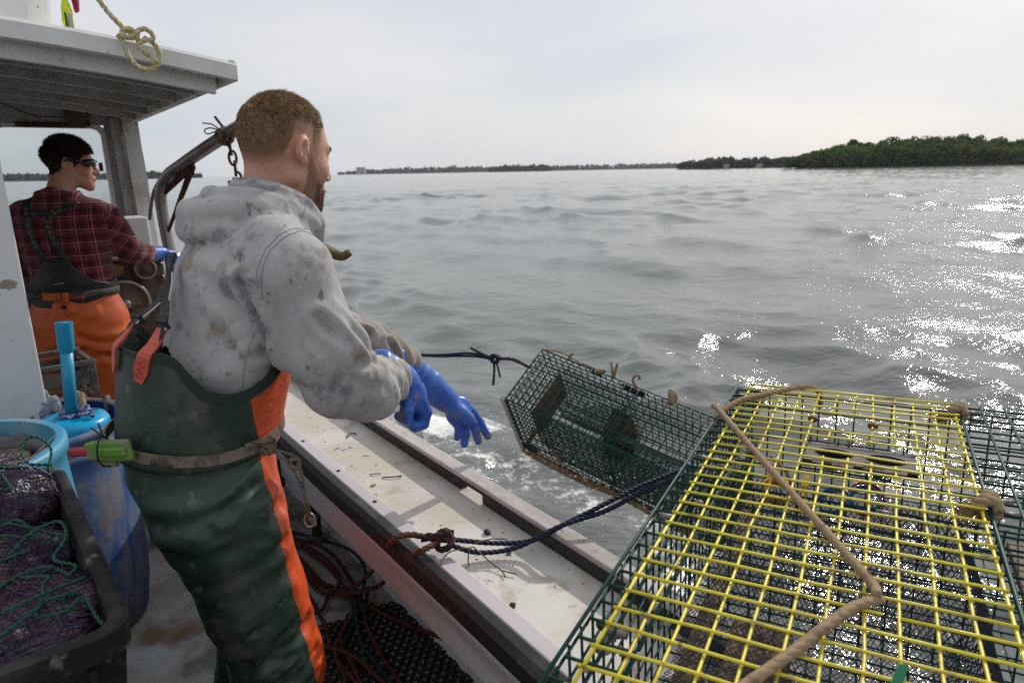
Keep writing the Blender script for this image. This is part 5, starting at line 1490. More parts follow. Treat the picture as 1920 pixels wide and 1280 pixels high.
def head_sdf(q):
    """head in its own frame: +y face, +z up, ears near the origin"""
    ax = np.abs(q[..., 0]); m = np.stack([ax, q[..., 1], q[..., 2]], -1)
    d = ell(q, (0, -.006, .030), (.0745, .094, .082))
    d = smin(d, ell(q, (0, .032, -.022), (.062, .064, .082)), .03)
    d = smin(d, rcone(m, (.047, .004, -.055), (.013, .076, -.101), .021, .019), .022)
    d = smin(d, rcone(q, (0, .074, -.098), (0, .080, -.106), .021, .017), .016)
    d = smin(d, ell(q, (0, .062, -.068), (.036, .036, .040)), .02)
    d = smin(d, ell(m, (.040, .058, -.028), (.024, .026, .024)), .02)
    d = smin(d, rcone(m, (.006, .087, .018), (.040, .074, .020), .011, .011), .014)
    d = smax(d, -ell(m, (.031, .100, .001), (.019, .018, .013)), .012)
    d = smin(d, ell(m, (.030, .078, .001), (.013, .0125, .012)), .004)
    d = smin(d, rcone(q, (0, .089, .008), (0, .113, -.031), .0085, .0105), .010)
    d = smin(d, ell(m, (.0115, .101, -.036), (.008, .010, .007)), .006)
    d = smin(d, ell(q, (0, .0985, -.0635), (.022, .009, .0055)), .006)
    d = smin(d, ell(q, (0, .0970, -.0735), (.019, .009, .006)), .005)
    # ear: shell with rim, bowl and lobe
    A = np.array(Matrix.Rotation(.30, 3, 'Z') @ Matrix.Rotation(-.18, 3, 'X'))
    e = ell(m, (.0785, -.006, .000), (.0080, .0168, .0265), A)
    e = smax(e, -ell(m, (.0870, -.003, .002), (.0090, .0100, .0165), A), .003)
    e = smin(e, ell(m, (.0765, .002, -.0230), (.0060, .0070, .0085)), .005)
    e = smin(e, ell(m, (.0775, .0065, -.003), (.006, .0040, .0075)), .004)
    return smin(d, e, .006)

def hf(origin, pitch, yaw):
    Mx = Matrix.Rotation(yaw, 3, 'Z') @ Matrix.Rotation(-pitch, 3, 'X')
    A = np.array(Mx, np.float32); o = np.array(origin, np.float32)
    return (lambda p: (p - o) @ A), A

def strands(name, V, F, hl, prob, comb, length, width, count, m, parent, seed, lift=.5):
    rg = np.random.default_rng(seed)
    C = V[F].mean(1)
    nr = np.cross(V[F[:, 2]] - V[F[:, 0]], V[F[:, 3]] - V[F[:, 1]]); ar = np.linalg.norm(nr, axis=1); nr = nr / (ar[:, None] + 1e-12)
    ql = hl(C)
    w = prob(ql) * ar; w = w / w.sum()
    k = rg.choice(len(C), count, p=w)
    bc = rg.random((count, 2))
    P = (V[F[k, 0]] * (1 - bc[:, :1]) + V[F[k, 1]] * bc[:, :1]) * (1 - bc[:, 1:]) + (V[F[k, 3]] * (1 - bc[:, :1]) + V[F[k, 2]] * bc[:, :1]) * bc[:, 1:]
    N = nr[k]; Q = ql[k]
    cd = comb(Q); cd = cd / (np.linalg.norm(cd, axis=1, keepdims=True) + 1e-9)
    cd = cd + .18 * np.stack([vn(P, 55, 31), vn(P, 55, 32), vn(P, 55, 33)], 1) + .12 * np.stack([vn(P, 160, 34), vn(P, 160, 35), vn(P, 160, 36)], 1); cd = cd - N * (cd * N).sum(1, keepdims=True); cd /= np.linalg.norm(cd, axis=1, keepdims=True) + 1e-9
    d = N * lift + cd * (1 - lift) + rg.normal(0, .08, (count, 3)); d /= np.linalg.norm(d, axis=1, keepdims=True)
    d2 = d * .7 + cd * .6 + rg.normal(0, .08, (count, 3)); d2 /= np.linalg.norm(d2, axis=1, keepdims=True)
    l = (length(Q) * rg.uniform(.65, 1.25, count))[:, None]
    s = np.cross(d, rg.normal(0, 1, (count, 3))); s /= np.linalg.norm(s, axis=1, keepdims=True); s *= width
    P = P - N * .001
    p1 = P + d * l * .5; p2 = p1 + d2 * l * .5
    VV = np.stack([P - s, P + s, p1 + s * .8, p1 - s * .8, p2], 1).reshape(-1, 3)
    b = np.arange(count)[:, None] * 5
    FF = np.concatenate([b + np.array([[0, 1, 2]]), b + np.array([[0, 2, 3]]), b + np.array([[3, 2, 4]])])
    o = mk(name, VV, FF, m, parent, True)
    return tag(o, kind='stuff')

def lft(z, zs, vals): return np.interp(z, zs, vals).astype(np.float32)

def hand_glove(name, parent, gaunt, palm, fingers, thumb, m, seed, lo, hi, hollow=True):
    def f(p):
        d = chain(p, gaunt[0], gaunt[1], .01)
        d = smin(d, ell(p, palm[0], palm[1]), .016)
        for pts, r in fingers: d = smin(d, chain(p, pts, r, .004), .007)
        d = smin(d, chain(p, thumb[0], thumb[1], .004), .010)
        return d
    V, F = snets(f, lo, hi, .0032)
    V = lap(V, F, 2); N = vnormals(V, F)
    c = np.array(gaunt[0][0]); ax = np.array(gaunt[0][1]) - c; L_ = np.linalg.norm(ax); ax /= L_
    s = (V - c) @ ax
    cuff = np.clip(1 - s / (L_ * 1.5), 0, 1)
    V = V + N * (.0035 * fbm(V, (22, 22, 22), seed, 2) * (.3 + cuff) + .0018 * np.sin(s * 190 + 3 * vn(V, 18, seed)) * cuff)[:, None]
    return mk(name, V, F, m, parent, True)

# ---------------------------------------------------------------- crewman in the grey hoodie
def front_man():
    t = thing('person', 'person in a stained grey hoodie and green oilskin overalls, reaching over the rail', 'person', tuple(Bw(-.40, .66, 0)), BA - math.pi / 2)
    hl, A = hf((0, .213, 1.600), R(13), R(14))
    def body(p):
        d = head_sdf(hl(p))
        d = smin(d, chain(p, [(0, .185, 1.585), (0, .178, 1.50), (0, .150, 1.40)], [.050, .056, .070]), .022)
        d = smin(d, rcone(np.stack([np.abs(p[..., 0]), p[..., 1], p[..., 2]], -1), (.02, .14, 1.47), (.13, .12, 1.41), .05, .045), .04)
        d = smin(d, ell(p, (0, .10, 1.36), (.15, .085, .09)), .05)
        return d
    V, F = snets(body, (-.19, -.01, 1.26), (.19, .37, 1.76), .0035)
    V = lap(V, F, 1)
    bd = mk('body', V, F, M_SKIN, t, True)
    yb = [-.12, -.06, -.035, -.022, .016, .024, .040, .055, .075, .095, .12]
    zb = [-.040, -.034, -.020, .036, .036, .012, .020, .056, .074, .082, .09]
    def hair_p(q):
        hz = np.interp(q[:, 1], yb, zb)
        fade = np.clip((q[:, 2] - hz) / .018, 0, 1)
        return np.where(q[:, 2] > hz, .25 + .75 * fade, 0) * (np.abs(q[:, 0]) < .0845)
    def hair_l(q):
        hz = np.interp(q[:, 1], yb, zb); k = np.clip((q[:, 2] - hz) / .075, 0, 1)
        top = np.clip((q[:, 2] - .055) / .05, 0, 1)
        return .0022 + .0075 * k + .017 * top ** 1.2
    def comb(q):
        top = np.clip((q[:, 2] - .05) / .04, 0, 1)[:, None]
        loc = top * np.stack([q[:, 0] * 3, 1 + 0 * q[:, 0], .25 + 0 * q[:, 0]], 1) + (1 - top) * np.stack([0 * q[:, 0], .10 + 0 * q[:, 0], -1 + 0 * q[:, 0]], 1)
        return loc @ A.T
    strands('hair', V, F, hl, hair_p, comb, hair_l, .00050, 46000, M_HAIR1, t, 4, .20)
    q_ = hl(V.astype(np.float32)); hz_ = np.interp(q_[:, 1], yb, zb)
    sc_ = np.clip((q_[:, 2] - hz_ + .012) / .028, 0, 1) * (np.abs(q_[:, 0]) < .0815)
    def beard_p(q):
        line = np.interp(q[:, 1], [.0, .018, .03, .05, .07, .09], [.0, .012, -.010, -.042, -.052, -.058])
        side = (q[:, 1] > .006) & (q[:, 2] < line) & (q[:, 2] > -.125) & (q[:, 1] > .02 - (q[:, 2] + .10) * -.0)
        under = (q[:, 2] < -.095) & (q[:, 1] < .035)
        mus = (q[:, 1] > .09) & (q[:, 2] < -.044) & (q[:, 2] > -.060)
        return np.where((side & ~under) | mus, np.clip((line - q[:, 2]) / .02, .12, 1), 0)
    strands('beard', V, F, hl, lambda q: beard_p(q) ** 1.5, lambda q: np.stack([0 * q[:, 0], .4 + 0 * q[:, 0], -1 + 0 * q[:, 0]], 1) @ A.T, lambda q: np.where(q[:, 1] > .055, .0075, .0034), 0.0004, 5200, M_BEARD, t, 5, .5)
    stubble(bd, np.maximum(sc_ * .9, np.clip(beard_p(q_) * 2, 0, 1) * .5))
    # eyebrow, eyelid line
    strands('eyebrow', V, F, hl, lambda q: ((np.abs(np.abs(q[:, 0]) - .032) < .018) & (np.abs(q[:, 2] - .022) < .004) & (q[:, 1] > .06)).astype(float) + 1e-12, lambda q: np.stack([np.sign(q[:, 0]), 0 * q[:, 0], 0 * q[:, 0]], 1) @ A.T, lambda q: .006 + 0 * q[:, 0], .0005, 700, M_BEARD, t, 6, .3)

    # --- hoodie
    zs = [.98, 1.08, 1.15, 1.25, 1.32, 1.38, 1.43, 1.48, 1.52]
    yc = [.005, .025, .045, .075, .095, .11, .13, .15, .16]
    bb = [.110, .118, .124, .126, .128, .126, .116, .092, .06]
    aa = [.155, .168, .178, .190, .198, .195, .176, .130, .08]
    def torso(p):
        z = p[..., 2]
        a, b, y = lft(z, zs, aa), lft(z, zs, bb), lft(z, zs, yc)
        d = (np.sqrt((p[..., 0] / a) ** 2 + ((p[..., 1] - y) / b) ** 2) - 1) * np.minimum(a, b)
        return np.maximum(d, np.maximum(z - 1.50, .985 - z))
    mir = lambda pts: pts + [(-x, y, z) for x, y, z in pts[::-1][1:]]
    collar = mir([(.040, .258, 1.410), (.068, .252, 1.452), (.085, .220, 1.490), (.080, .170, 1.516), (.050, .128, 1.527), (0, .112, 1.526)])
    mid = mir([(.100, .235, 1.448), (.106, .185, 1.487), (.100, .12, 1.508), (.060, .076, 1.512), (0, .062, 1.508)])
    lobe = mir([(.112, .19, 1.474), (.116, .12, 1.488), (.098, .060, 1.488), (.055, .030, 1.481), (0, .020, 1.477)])
    hang = mir([(.110, .055, 1.452), (.06, .020, 1.450), (0, .013, 1.448)])
    def hoodie(p):
        d = torso(p)
        d = smin(d, chain(p, [(.150, .125, 1.405), (.195, .142, 1.37), (.228, .178, 1.22), (.225, .200, 1.145)], [.068, .074, .071, .066], .02), .035)
        d = smin(d, chain(p, [(.225, .200, 1.145), (.185, .275, 1.112), (.138, .350, 1.108)], [.067, .067, .053], .02), .014)
        d = smin(d, chain(p, [(-.150, .135, 1.405), (-.20, .185, 1.35), (-.205, .33, 1.170)], [.068, .070, .060], .02), .035)
        d = smin(d, chain(p, [(-.205, .33, 1.180), (-.150, .45, 1.106), (-.120, .520, 1.056)], [.063, .062, .053], .02), .014)
        d = smin(d, chain(p, collar, [.012, .015, .017, .019, .019, .019, .019, .019, .017, .015, .012]), .020)
        d = smin(d, chain(p, mid, [.012, .017, .019, .021, .021, .021, .019, .017, .012]), .012)
        d = smin(d, chain(p, lobe, [.014, .020, .025, .029, .030, .029, .025, .020, .014]), .012)
        d = smin(d, chain(p, hang, [.020, .024, .027, .024, .020]), .012)
        # neck opening and hollow cuffs
        d = smax(d, -chain(p, [(0, .178, 1.60), (0, .185, 1.50), (0, .20, 1.46)], [.068, .066, .058]), .012)
        return d
    V, F = snets(hoodie, (-.32, -.06, .96), (.33, .60, 1.60), .0058)
    V = lap(V, F, 2)
    N = vnormals(V, F)
    z = V[:, 2]
    D = .0055 * fbm(V, (7, 7, 11), 60, 3)
    # drag folds: shoulder to elbow, elbow crush, cuff gather
    def crease(pts, w, a, ridge=.8):
        w = w * .78
        d = pdist(V, pts)
        return 1.35 * a * (-np.exp(-(d / w) ** 2) + ridge * np.exp(-((d - 1.9 * w) / (1.1 * w)) ** 2))
    D += crease([(.17, -.02, 1.43), (.20, .052, 1.358), (.205, .085, 1.285), (.20, .118, 1.21)], .011, .012)
    D += crease([(.21, .065, 1.331), (.215, .095, 1.387), (.205, .139, 1.432), (.18, .205, 1.444), (.15, .25, 1.43)], .0035, .0035, .6)     # armhole seam
    D += crease([(.12, .16, 1.50), (.155, .175, 1.468), (.175, .19, 1.442)], .003, .003, .5)                                        # shoulder seam
    D += crease([(.30, .20, 1.31), (.28, .235, 1.25), (.26, .262, 1.19)], .014, .009)
    D += crease([(.29, .15, 1.30), (.285, .215, 1.20), (.24, .27, 1.165)], .012, .008)
    D += crease([(.24, .245, 1.36), (.25, .262, 1.28), (.23, .275, 1.21)], .012, .007)
    D += crease([(.27, .235, 1.17), (.235, .28, 1.145), (.22, .31, 1.10)], .011, .009)
    D += crease([(.25, .26, 1.12), (.22, .30, 1.085), (.19, .31, 1.055)], .010, .007)
    D += crease([(.215, .31, 1.15), (.195, .345, 1.12), (.17, .36, 1.08)], .009, .006)
    D += crease([(.19, -.03, 1.20), (.215, .03, 1.22), (.19, .09, 1.23)], .016, .008)
    D += crease([(.16, -.06, 1.30), (.2, .0, 1.265), (.215, .07, 1.25)], .016, .006)
    D += crease([(.12, -.07, 1.17), (.2, .0, 1.185), (.215, .05, 1.175)], .013, .007)
    D += crease([(.06, -.03, 1.40), (.14, .0, 1.36), (.2, .04, 1.30)], .02, .006)
    D += crease([(-.10, .40, 1.20), (-.11, .43, 1.13), (-.10, .45, 1.08)], .012, .008)
    D += crease([(-.09, .47, 1.13), (-.08, .49, 1.07)], .009, .006)
    # body cloth sags over the bib at the side
    sag = np.exp(-((z - 1.20) / .04) ** 2) * np.clip((V[:, 0] - .05) / .12, 0, 1) * np.clip((.07 - V[:, 1]) / .05, 0, 1)
    D += .010 * sag
    gath = np.clip((V[:, 1] - .30) / .06, 0, 1) * (V[:, 0] > 0) + np.clip((V[:, 1] - .44) / .05, 0, 1) * (V[:, 0] < 0)
    D += .0035 * np.sin(V[:, 1] * 210 + 4 * vn(V, 12, 61)) * gath
    V = V + N * D[:, None]
    hd_ = mk('hoodie', V, F, M_HOOD, t, True)
    N2 = vnormals(V, F)
    def seam(pts, off=.0003, r_=.0012):
        P = cat(pts, .012); out = []
        for p in P:
            i = np.argsort(((V - p) ** 2).sum(1))[:4]; out.append((V[i] + N2[i] * off).mean(0))
        q = MB(); q.tube(cat(np.array(out), .006), r_, 5); q.build('seam', M_SEAM, hd_, True)
    M_SEAM = mat('fleece seam', (.30, .295, .31), .95, .1)
    arm = [(.215, .040, 1.29), (.215, .065, 1.331), (.215, .095, 1.387), (.205, .139, 1.432), (.18, .205, 1.444), (.15, .25, 1.43)]
    seam(arm); seam([(x + .004, y + .007, z_ - .008) for x, y, z_ in arm])
    seam([(.10, .205, 1.485), (.14, .19, 1.462), (.185, .18, 1.445)])
    seam([(.20, .06, 1.27), (.195, .04, 1.22), (.19, .03, 1.16)])
    # cuff and hem bindings are hidden under the gloves; ribbed hood rim
    q = MB(); q.tube(cat([(x * .93, y + .002, z_ + .013) for x, y, z_ in collar[2:-2]], .01), .0080, 8); q.build('hood_rim', mat('soiled hood rim', (.33, .31, .28), .95, .1, layers=[dict(col=(.20, .17, .13), scale=16, lo=.5, hi=.68)], bump=[(300, .0015, (1, 1, 3)), (40, .004)]), t, True)

    # --- trousers
    zp_ = [.74, .80, .88, .95, 1.02, 1.10]
    pa = [.17, .180, .192, .190, .186, .184]; pb_ = [.085, .098, .134, .150, .150, .148]; py = [.020, .012, -.016, -.026, -.020, -.015]
    def pants(p):
        z = p[..., 2]; a, b, y = lft(z, zp_, pa), lft(z, zp_, pb_), lft(z, zp_, py)
        d = np.maximum((np.sqrt((p[..., 0] / a) ** 2 + ((p[..., 1] - y) / b) ** 2) - 1) * np.minimum(a, b), np.maximum(z - 1.075, .80 - z))
        d = smin(d, chain(p, [(.094, -.018, .88), (.102, .024, .68), (.105, .056, .50), (.105, .03, .30), (.105, -.005, .09)], [.122, .107, .100, .094, .092], .03), .035)
        d = smin(d, chain(p, [(-.094, -.02, .88), (-.100, .035, .68), (-.108, .075, .50), (-.115, .05, .30), (-.12, .02, .09)], [.120, .108, .100, .094, .092], .03), .035)
        return d
    V, F = snets(pants, (-.27, -.23, .0), (.27, .19, 1.09), .007)
    V = lap(V, F, 2); N = vnormals(V, F); z = V[:, 2]
    D = .006 * fbm(V, (8, 8, 10), 70, 3) - .004
    def crease(pts, w, a, ridge=.8):
        d = pdist(V, pts)
        return a * (-np.exp(-(d / w) ** 2) + ridge * np.exp(-((d - 1.9 * w) / (1.1 * w)) ** 2))
    D += crease([(.10, -.17, .90), (.19, -.06, .925), (.19, .06, .965)], .016, .010)
    D += crease([(.12, -.16, .84), (.20, -.03, .86), (.17, .09, .90)], .016, .009)
    D += crease([(.15, -.13, .76), (.205, .0, .80), (.18, .09, .82)], .014, .006)
    D += crease([(.16, -.08, .56), (.20, .02, .585), (.18, .11, .62)], .014, .008)
    D += crease([(.15, -.09, .50), (.205, .03, .525), (.18, .12, .54)], .013, .008)
    D += crease([(.15, -.07, .63), (.21, .0, .66), (.19, .07, .70)], .015, .006)
    D += crease([(.16, -.06, .42), (.2, .03, .45), (.17, .12, .47)], .013, .007)
    D += crease([(.21, .03, 1.03), (.2, .06, .93), (.19, .085, .86)], .012, .006)
    rc = np.random.default_rng(21)
    for k in range(22):                      # short stiff buckles of the oilskin
        z0 = rc.choice([.98, .93, .86, .60, .52, .45]) + rc.normal(0, .03); y0 = rc.uniform(-.12, .08); sl = rc.normal(.25, .35); ln = rc.uniform(.03, .07)
        D += crease([(.205, y0 - ln, z0 - sl * ln), (.215, y0, z0), (.205, y0 + ln, z0 + sl * ln)], rc.uniform(.006, .010), rc.uniform(.003, .006))
    V = V + N * D[:, None]
    mk('overalls', V, F, M_OVER, t, True)
    # --- bib: stands off the back, dips under the arm, rises in front
    ang = np.radians(np.linspace(-180, 180, 121))
    Ht = np.interp(np.abs(np.degrees(ang)), [0, 40, 57, 67, 80, 94, 108, 119, 128, 134, 180], [1.33, 1.29, 1.215, 1.178, 1.160, 1.158, 1.172, 1.204, 1.234, 1.243, 1.236])
    rows = 26
    V = []
    for i, a in enumerate(ang):
        for k in range(rows):
            z = 1.015 + (Ht[i] - 1.015) * k / (rows - 1)
            s = (z - 1.015) / .24
            A_ = .192 + .022 * s; B_ = .156 + .014 * s; Y_ = -.022 + .052 * s
            rad = 1 + .012 * math.sin(a * 5 + 1.3) * s + .010 * math.sin(a * 9 + z * 8) * s
            V.append((A_ * rad * math.sin(a), Y_ + B_ * rad * math.cos(a), z))
    V = np.array(V)
    V += (.004 * fbm(V, (9, 9, 7), 75, 2))[:, None] * np.stack([np.sin(np.repeat(ang, rows)), np.cos(np.repeat(ang, rows)), 0 * np.repeat(ang, rows)], 1)
    F = [(i * rows + k, i * rows + k + 1, (i + 1) * rows + k + 1, (i + 1) * rows + k) for i in range(120) for k in range(rows - 1)]
    bib = mk('bib', V, F, M_OVER, t, True)
    so = bib.modifiers.new('thickness', 'SOLIDIFY'); so.thickness = .003; so.offset = 0
    edge = V.reshape(121, rows, 3)[:, -1]
    q = MB(); ribbon(q, edge - np.array([0, 0, .008]), .019, .0055, (0, 0, 1)); q.build('bib_binding', M_BINDING, t, False)
    # tabs and straps at the back
    def on_bib(a, z, lift):
        a = R(a); sz = (z - 1.015) / .24
        return np.array([(.192 + .022 * sz + lift) * math.sin(a), -.022 + .052 * sz + (.156 + .014 * sz + lift) * math.cos(a), z])
    for a0, nm in ((146, 0), (178, 1)):
        sd0 = np.array([-math.cos(R(a0)), math.sin(R(a0)), 0])
        P = cat([on_bib(a0 - 5, 1.282, -.022), on_bib(a0 - 4, 1.256, -.004), on_bib(a0 - 2, 1.240, .007), on_bib(a0 + 0, 1.215, .007), on_bib(a0 + 2, 1.188, .006)], .008)
        w_ = np.interp(np.linspace(0, 1, len(P)), [0, .8, 1], [.024, .033, .018]); tb = MB(); ribbon(tb, P, w_, .004, sd0); tabo = tb.build('strap_tab', M_ORTAB, t, False)
        if nm == 0:
            q = MB(); q.tube([on_bib(a0 - 1 + k * .45, 1.230 - .0055 * k, .0095) + sd0 * .009 * (-1) ** k for k in range(7)], .0009, 4); q.build('embossed_zigzag', M_REDH, tabo)
        sp = on_bib(a0 - 5, 1.284, -.022)
        xo = 0 if nm == 0 else -.055
        P = cat([on_bib(a0 - 4, 1.262, -.012), sp, np.array([.070 + xo, -.062, 1.320]), np.array([.050 + xo, -.047, 1.355]), np.array([.040 + xo, -.038, 1.395]), np.array([.030 + xo, -.012, 1.44])], .012)
        if nm == 1: P = P[P[:, 2] < 1.345]
        P = P[P[:, 2] < 1.415]
        sd0 = np.array([.97, .2, 0])
        q = MB(); ribbon(q, P, .025, .0030, sd0); q.build('suspender', M_STRAP, t, False)
        q = MB(); q.tube(P[2:-3] + sd0 * .014, .0014, 5); q.build('suspender_piping', mat('white piping', (.6, .6, .6), .6), t, True)
        q = MB(); ribbon(q, np.array([P[3] + sd0 * x for x in np.linspace(-.019, .019, 5)]), .016, .007, (0, -.4, 1)); q.build('suspender_slide', M_STRAP, t, False)
    q = MB(); ribbon(q, cat([(.0, .235, 1.405), (-.005, .275, 1.395), (-.01, .305, 1.378), (-.01, .330, 1.368), (-.01, .350, 1.376)], .008), np.linspace(.040, .016, len(cat([(.0, .235, 1.405), (-.005, .275, 1.395), (-.01, .305, 1.378), (-.01, .330, 1.368), (-.01, .350, 1.376)], .008))), .004, (0, -.4, 1)); q.build('suspender', mat('olive strap', (.09, .07, .015), .6), t, True)
    # belt with knot
    P = []
    for a in np.radians(np.linspace(-180, 180, 60, endpoint=False)):
        P.append((.204 * math.sin(a), -.022 + .168 * math.cos(a), 1.047 + .006 * math.cos(a + 2.6) + .004 * math.sin(3 * a)))
    P = np.array(P + [P[0]]); q = MB(); ribbon(q, P, .021, .004, (0, 0, 1)); q.build('belt', M_BELT, t, False)
    q = MB(); rope(q, [(.20, .02, 1.05), (.205, .055, 1.055), (.195, .075, 1.045), (.205, .06, 1.03), (.20, .045, 1.045), (.205, .07, 1.04)], .007); q.build('belt_knot', M_BELT, t, True)
    for k, pts in enumerate(([(.203, .062, 1.035), (.198, .09, 1.005), (.19, .112, .965), (.178, .127, .915), (.168, .135, .865), (.165, .137, .845)], [(.203, .066, 1.035), (.196, .104, 1.01), (.186, .122, .98), (.178, .131, .92), (.170, .138, .87), (.167, .14, .85)])):
        q = MB(); rope(q, pts, .0032, strands=2); q.build('belt_cord', M_BELT, t, True)
    q = MB(); rope(q, [(.197, .10, 1.0), (.19, .118, .995), (.186, .12, .975), (.194, .108, .98), (.196, .10, .99)], .0055); q.build('cord_knot', M_BELT, t, True)
    q = MB(); a = np.linspace(0, 6.28, 18, endpoint=False); q.tube(np.stack([.166 + .004 * np.cos(a), .139 + .010 * np.cos(a), .842 + .016 * np.sin(a)], 1), .002, 6, closed=True); q.build('clip_ring', M_STEEL, t, True)
    q = MB(); rope(q, [(.166, .139, .85), (.164, .146, .835), (.163, .150, .825)], .006); q.build('cord_end', M_BELT, t, True)
    # size number on the orange side panel
    def letter(ch, size, M4, m, par):
        cu = bpy.data.curves.new('lettering', 'FONT'); cu.body = ch; cu.size = size; cu.align_x = 'CENTER'; cu.align_y = 'CENTER'; cu.extrude = .0003
        co = bpy.data.objects.new('tmp', cu); COL.objects.link(co); bpy.context.view_layer.update()
        me = bpy.data.meshes.new_from_object(co.evaluated_get(bpy.context.evaluated_depsgraph_get())); bpy.data.objects.remove(co)
        me.name = 'lettering'; me.materials.clear(); me.materials.append(m)
        o = bpy.data.objects.new('lettering', me); COL.objects.link(o); o.parent = par; o.matrix_local = M4
        return o
    M_NUM = mat('faded number print', (.36, .06, .028), .5)
    for k, ch in enumerate('110'):
        a = R(61); s = (1.125 - k * .022 - 1.015) / .24
        n_ = Vector((math.sin(a) / 1.0, math.cos(a), 0)).normalized()
        p = Vector(((.192 + .018 * s) * math.sin(a), -.022 + .05 * s + (.156 + .012 * s) * math.cos(a), 1.125 - k * .022)) + n_ * .007
        up_ = Vector((0, 0, 1)); rt_ = up_.cross(n_)
        # printed sideways: reads downward
        M4 = Matrix((-up_, rt_, n_)).transposed().to_4x4(); M4.translation = p
        letter(ch, .030, M4, M_NUM, bib)
    # boots
    for s, y in ((.105, .03), (-.12, .06)):
        def boot(p, s=s, y=y):
            return smax(smin(ell(p, (s, y + .045, .045), (.047, .135, .055)), rcone(p, (s, y - .035, .07), (s, y - .03, .2), .058, .060), .03), -p[..., 2] + .002, .004)
        V, F = snets(boot, (s - .08, y - .12, -.01), (s + .08, y + .2, .27), .008); mk('boot', lap(V, F, 1), F, M_BOOT, t, True)
    # gloves
    X = -.12
    hand_glove('glove', t, ([(X, .505, 1.058), (X, .591, .980), (X, .648, .926)], [.051, .044, .037]), ((-.118, .690, .880), (.025, .042, .046)),
               [([(-.135, .715, .895), (-.135, .745, .862), (-.135, .772, .822), (-.134, .799, .771)], [.016, .0150, .0135, .0120]),
                ([(-.140, .712, .872), (-.137, .735, .840), (-.134, .755, .802), (-.132, .763, .764)], [.016, .0150, .0135, .0120]),
                ([(-.128, .695, .862), (-.126, .709, .835), (-.124, .715, .805), (-.122, .707, .773)], [.016, .0148, .0133, .0118]),
                ([(-.115, .672, .868), (-.115, .682, .845), (-.115, .686, .822), (-.115, .680, .802)], [.0145, .0132, .0120, .0105])],
               ([(-.108, .655, .910), (-.094, .682, .884), (-.090, .703, .862), (-.090, .716, .846)], [.024, .0215, .0195, .0165]), M_GLOVE, 81, (-.20, .42, .73), (-.03, .84, 1.13))
    X = .12
    fg = []
    for x, l in ((.094, .92), (.111, 1.0), (.128, .98), (.144, .85)):
        fg.append(([(x, .430, 1.038), (x, .442, 1.008), (x, .433, .986 - .006 * l), (x, .412, .978), (x, .396, .994)], [.0145, .0145, .0135, .0125, .0115]))
    hand_glove('glove', t, ([(X, .345, 1.120), (X, .390, 1.086), (X, .415, 1.056)], [.050, .043, .037]), ((X, .424, 1.034), (.036, .028, .034)), fg,
               ([(.148, .398, 1.053), (.157, .385, 1.028), (.152, .388, 1.006)], [.018, .0155, .0135]), M_GLOVE, 82, (.03, .28, .94), (.22, .51, 1.20))
    return t, letter
fm, letter = front_man()

# knife in its sheath, tied to the belt at the back
ks = thing('knife', 'red handled knife in a muddy lime green sheath tied to the belt', 'knife', tuple(fm.location), fm.rotation_euler.z)
_kx = Vector((.53, -.85, 0)).normalized(); _ky = Vector((.85, .53, .17)).normalized(); _kz = _kx.cross(_ky)
M4 = Matrix((_kx, _ky, _kz)).transposed().to_4x4(); M4.translation = Vector((.100, -.184, 1.066))
def kpart(name, mb, m, sm=False, par=ks):
    V = np.concatenate(mb.V); V = V @ np.array(M4.to_3x3()).T + np.array(M4.translation); return mk(name, V, mb.F, m, par, sm)
q = MB(); o2 = [(x, y) for x, y in rrect(-.020, .020, -.055, .045, .015, 5)]
V = [(-.009, y, x) for x, y in o2] + [(-.003, y * .98, x * .9) for x, y in o2]; q.add([(p[0] + .018, p[1], p[2]) for p in V], [tuple(range(24)), tuple(range(24, 48))[::-1]] + [(i, 24 + i, 24 + (i + 1) % 24, (i + 1) % 24) for i in range(24)])
q = MB().box((.004, 0, 0), (.014, .095, .042), bev=.006)
kpart('sheath', q, M_LIME)
kpart('sheath_ridge', MB().box((.013, .008, 0), (.008, .07, .017), bev=.0035), M_LIME)
kpart('sheath_mouth', MB().box((.004, -.047, .002), (.021, .030, .034), bev=.004), M_LIME)
kpart('sheath_clip', MB().box((.0, -.028, -.027), (.010, .046, .012), bev=.003), M_LIME)
kpart('handle', MB().box((.004, -.088, .000), (.013, .062, .019), bev=.006), M_REDH)
q = MB(); a = np.linspace(0, 6.28, 20, endpoint=False); q.tube(np.stack([.006 + .017 * np.cos(a), -.018 + .004 * np.sin(2 * a), .029 * np.sin(a)], 1), .0017, 5, closed=True); kpart('tie', q, M_BLK, True)
q = MB(); q.tube(cat([(.006, -.018, .028), (.004, -.030, .038), (.004, -.042, .046)], .004), .0016, 5); q.tube(cat([(.006, -.018, .028), (.002, -.02, .04), (.0, -.025, .052)], .004), .0016, 5); kpart('tie_end', q, M_BLK, True)

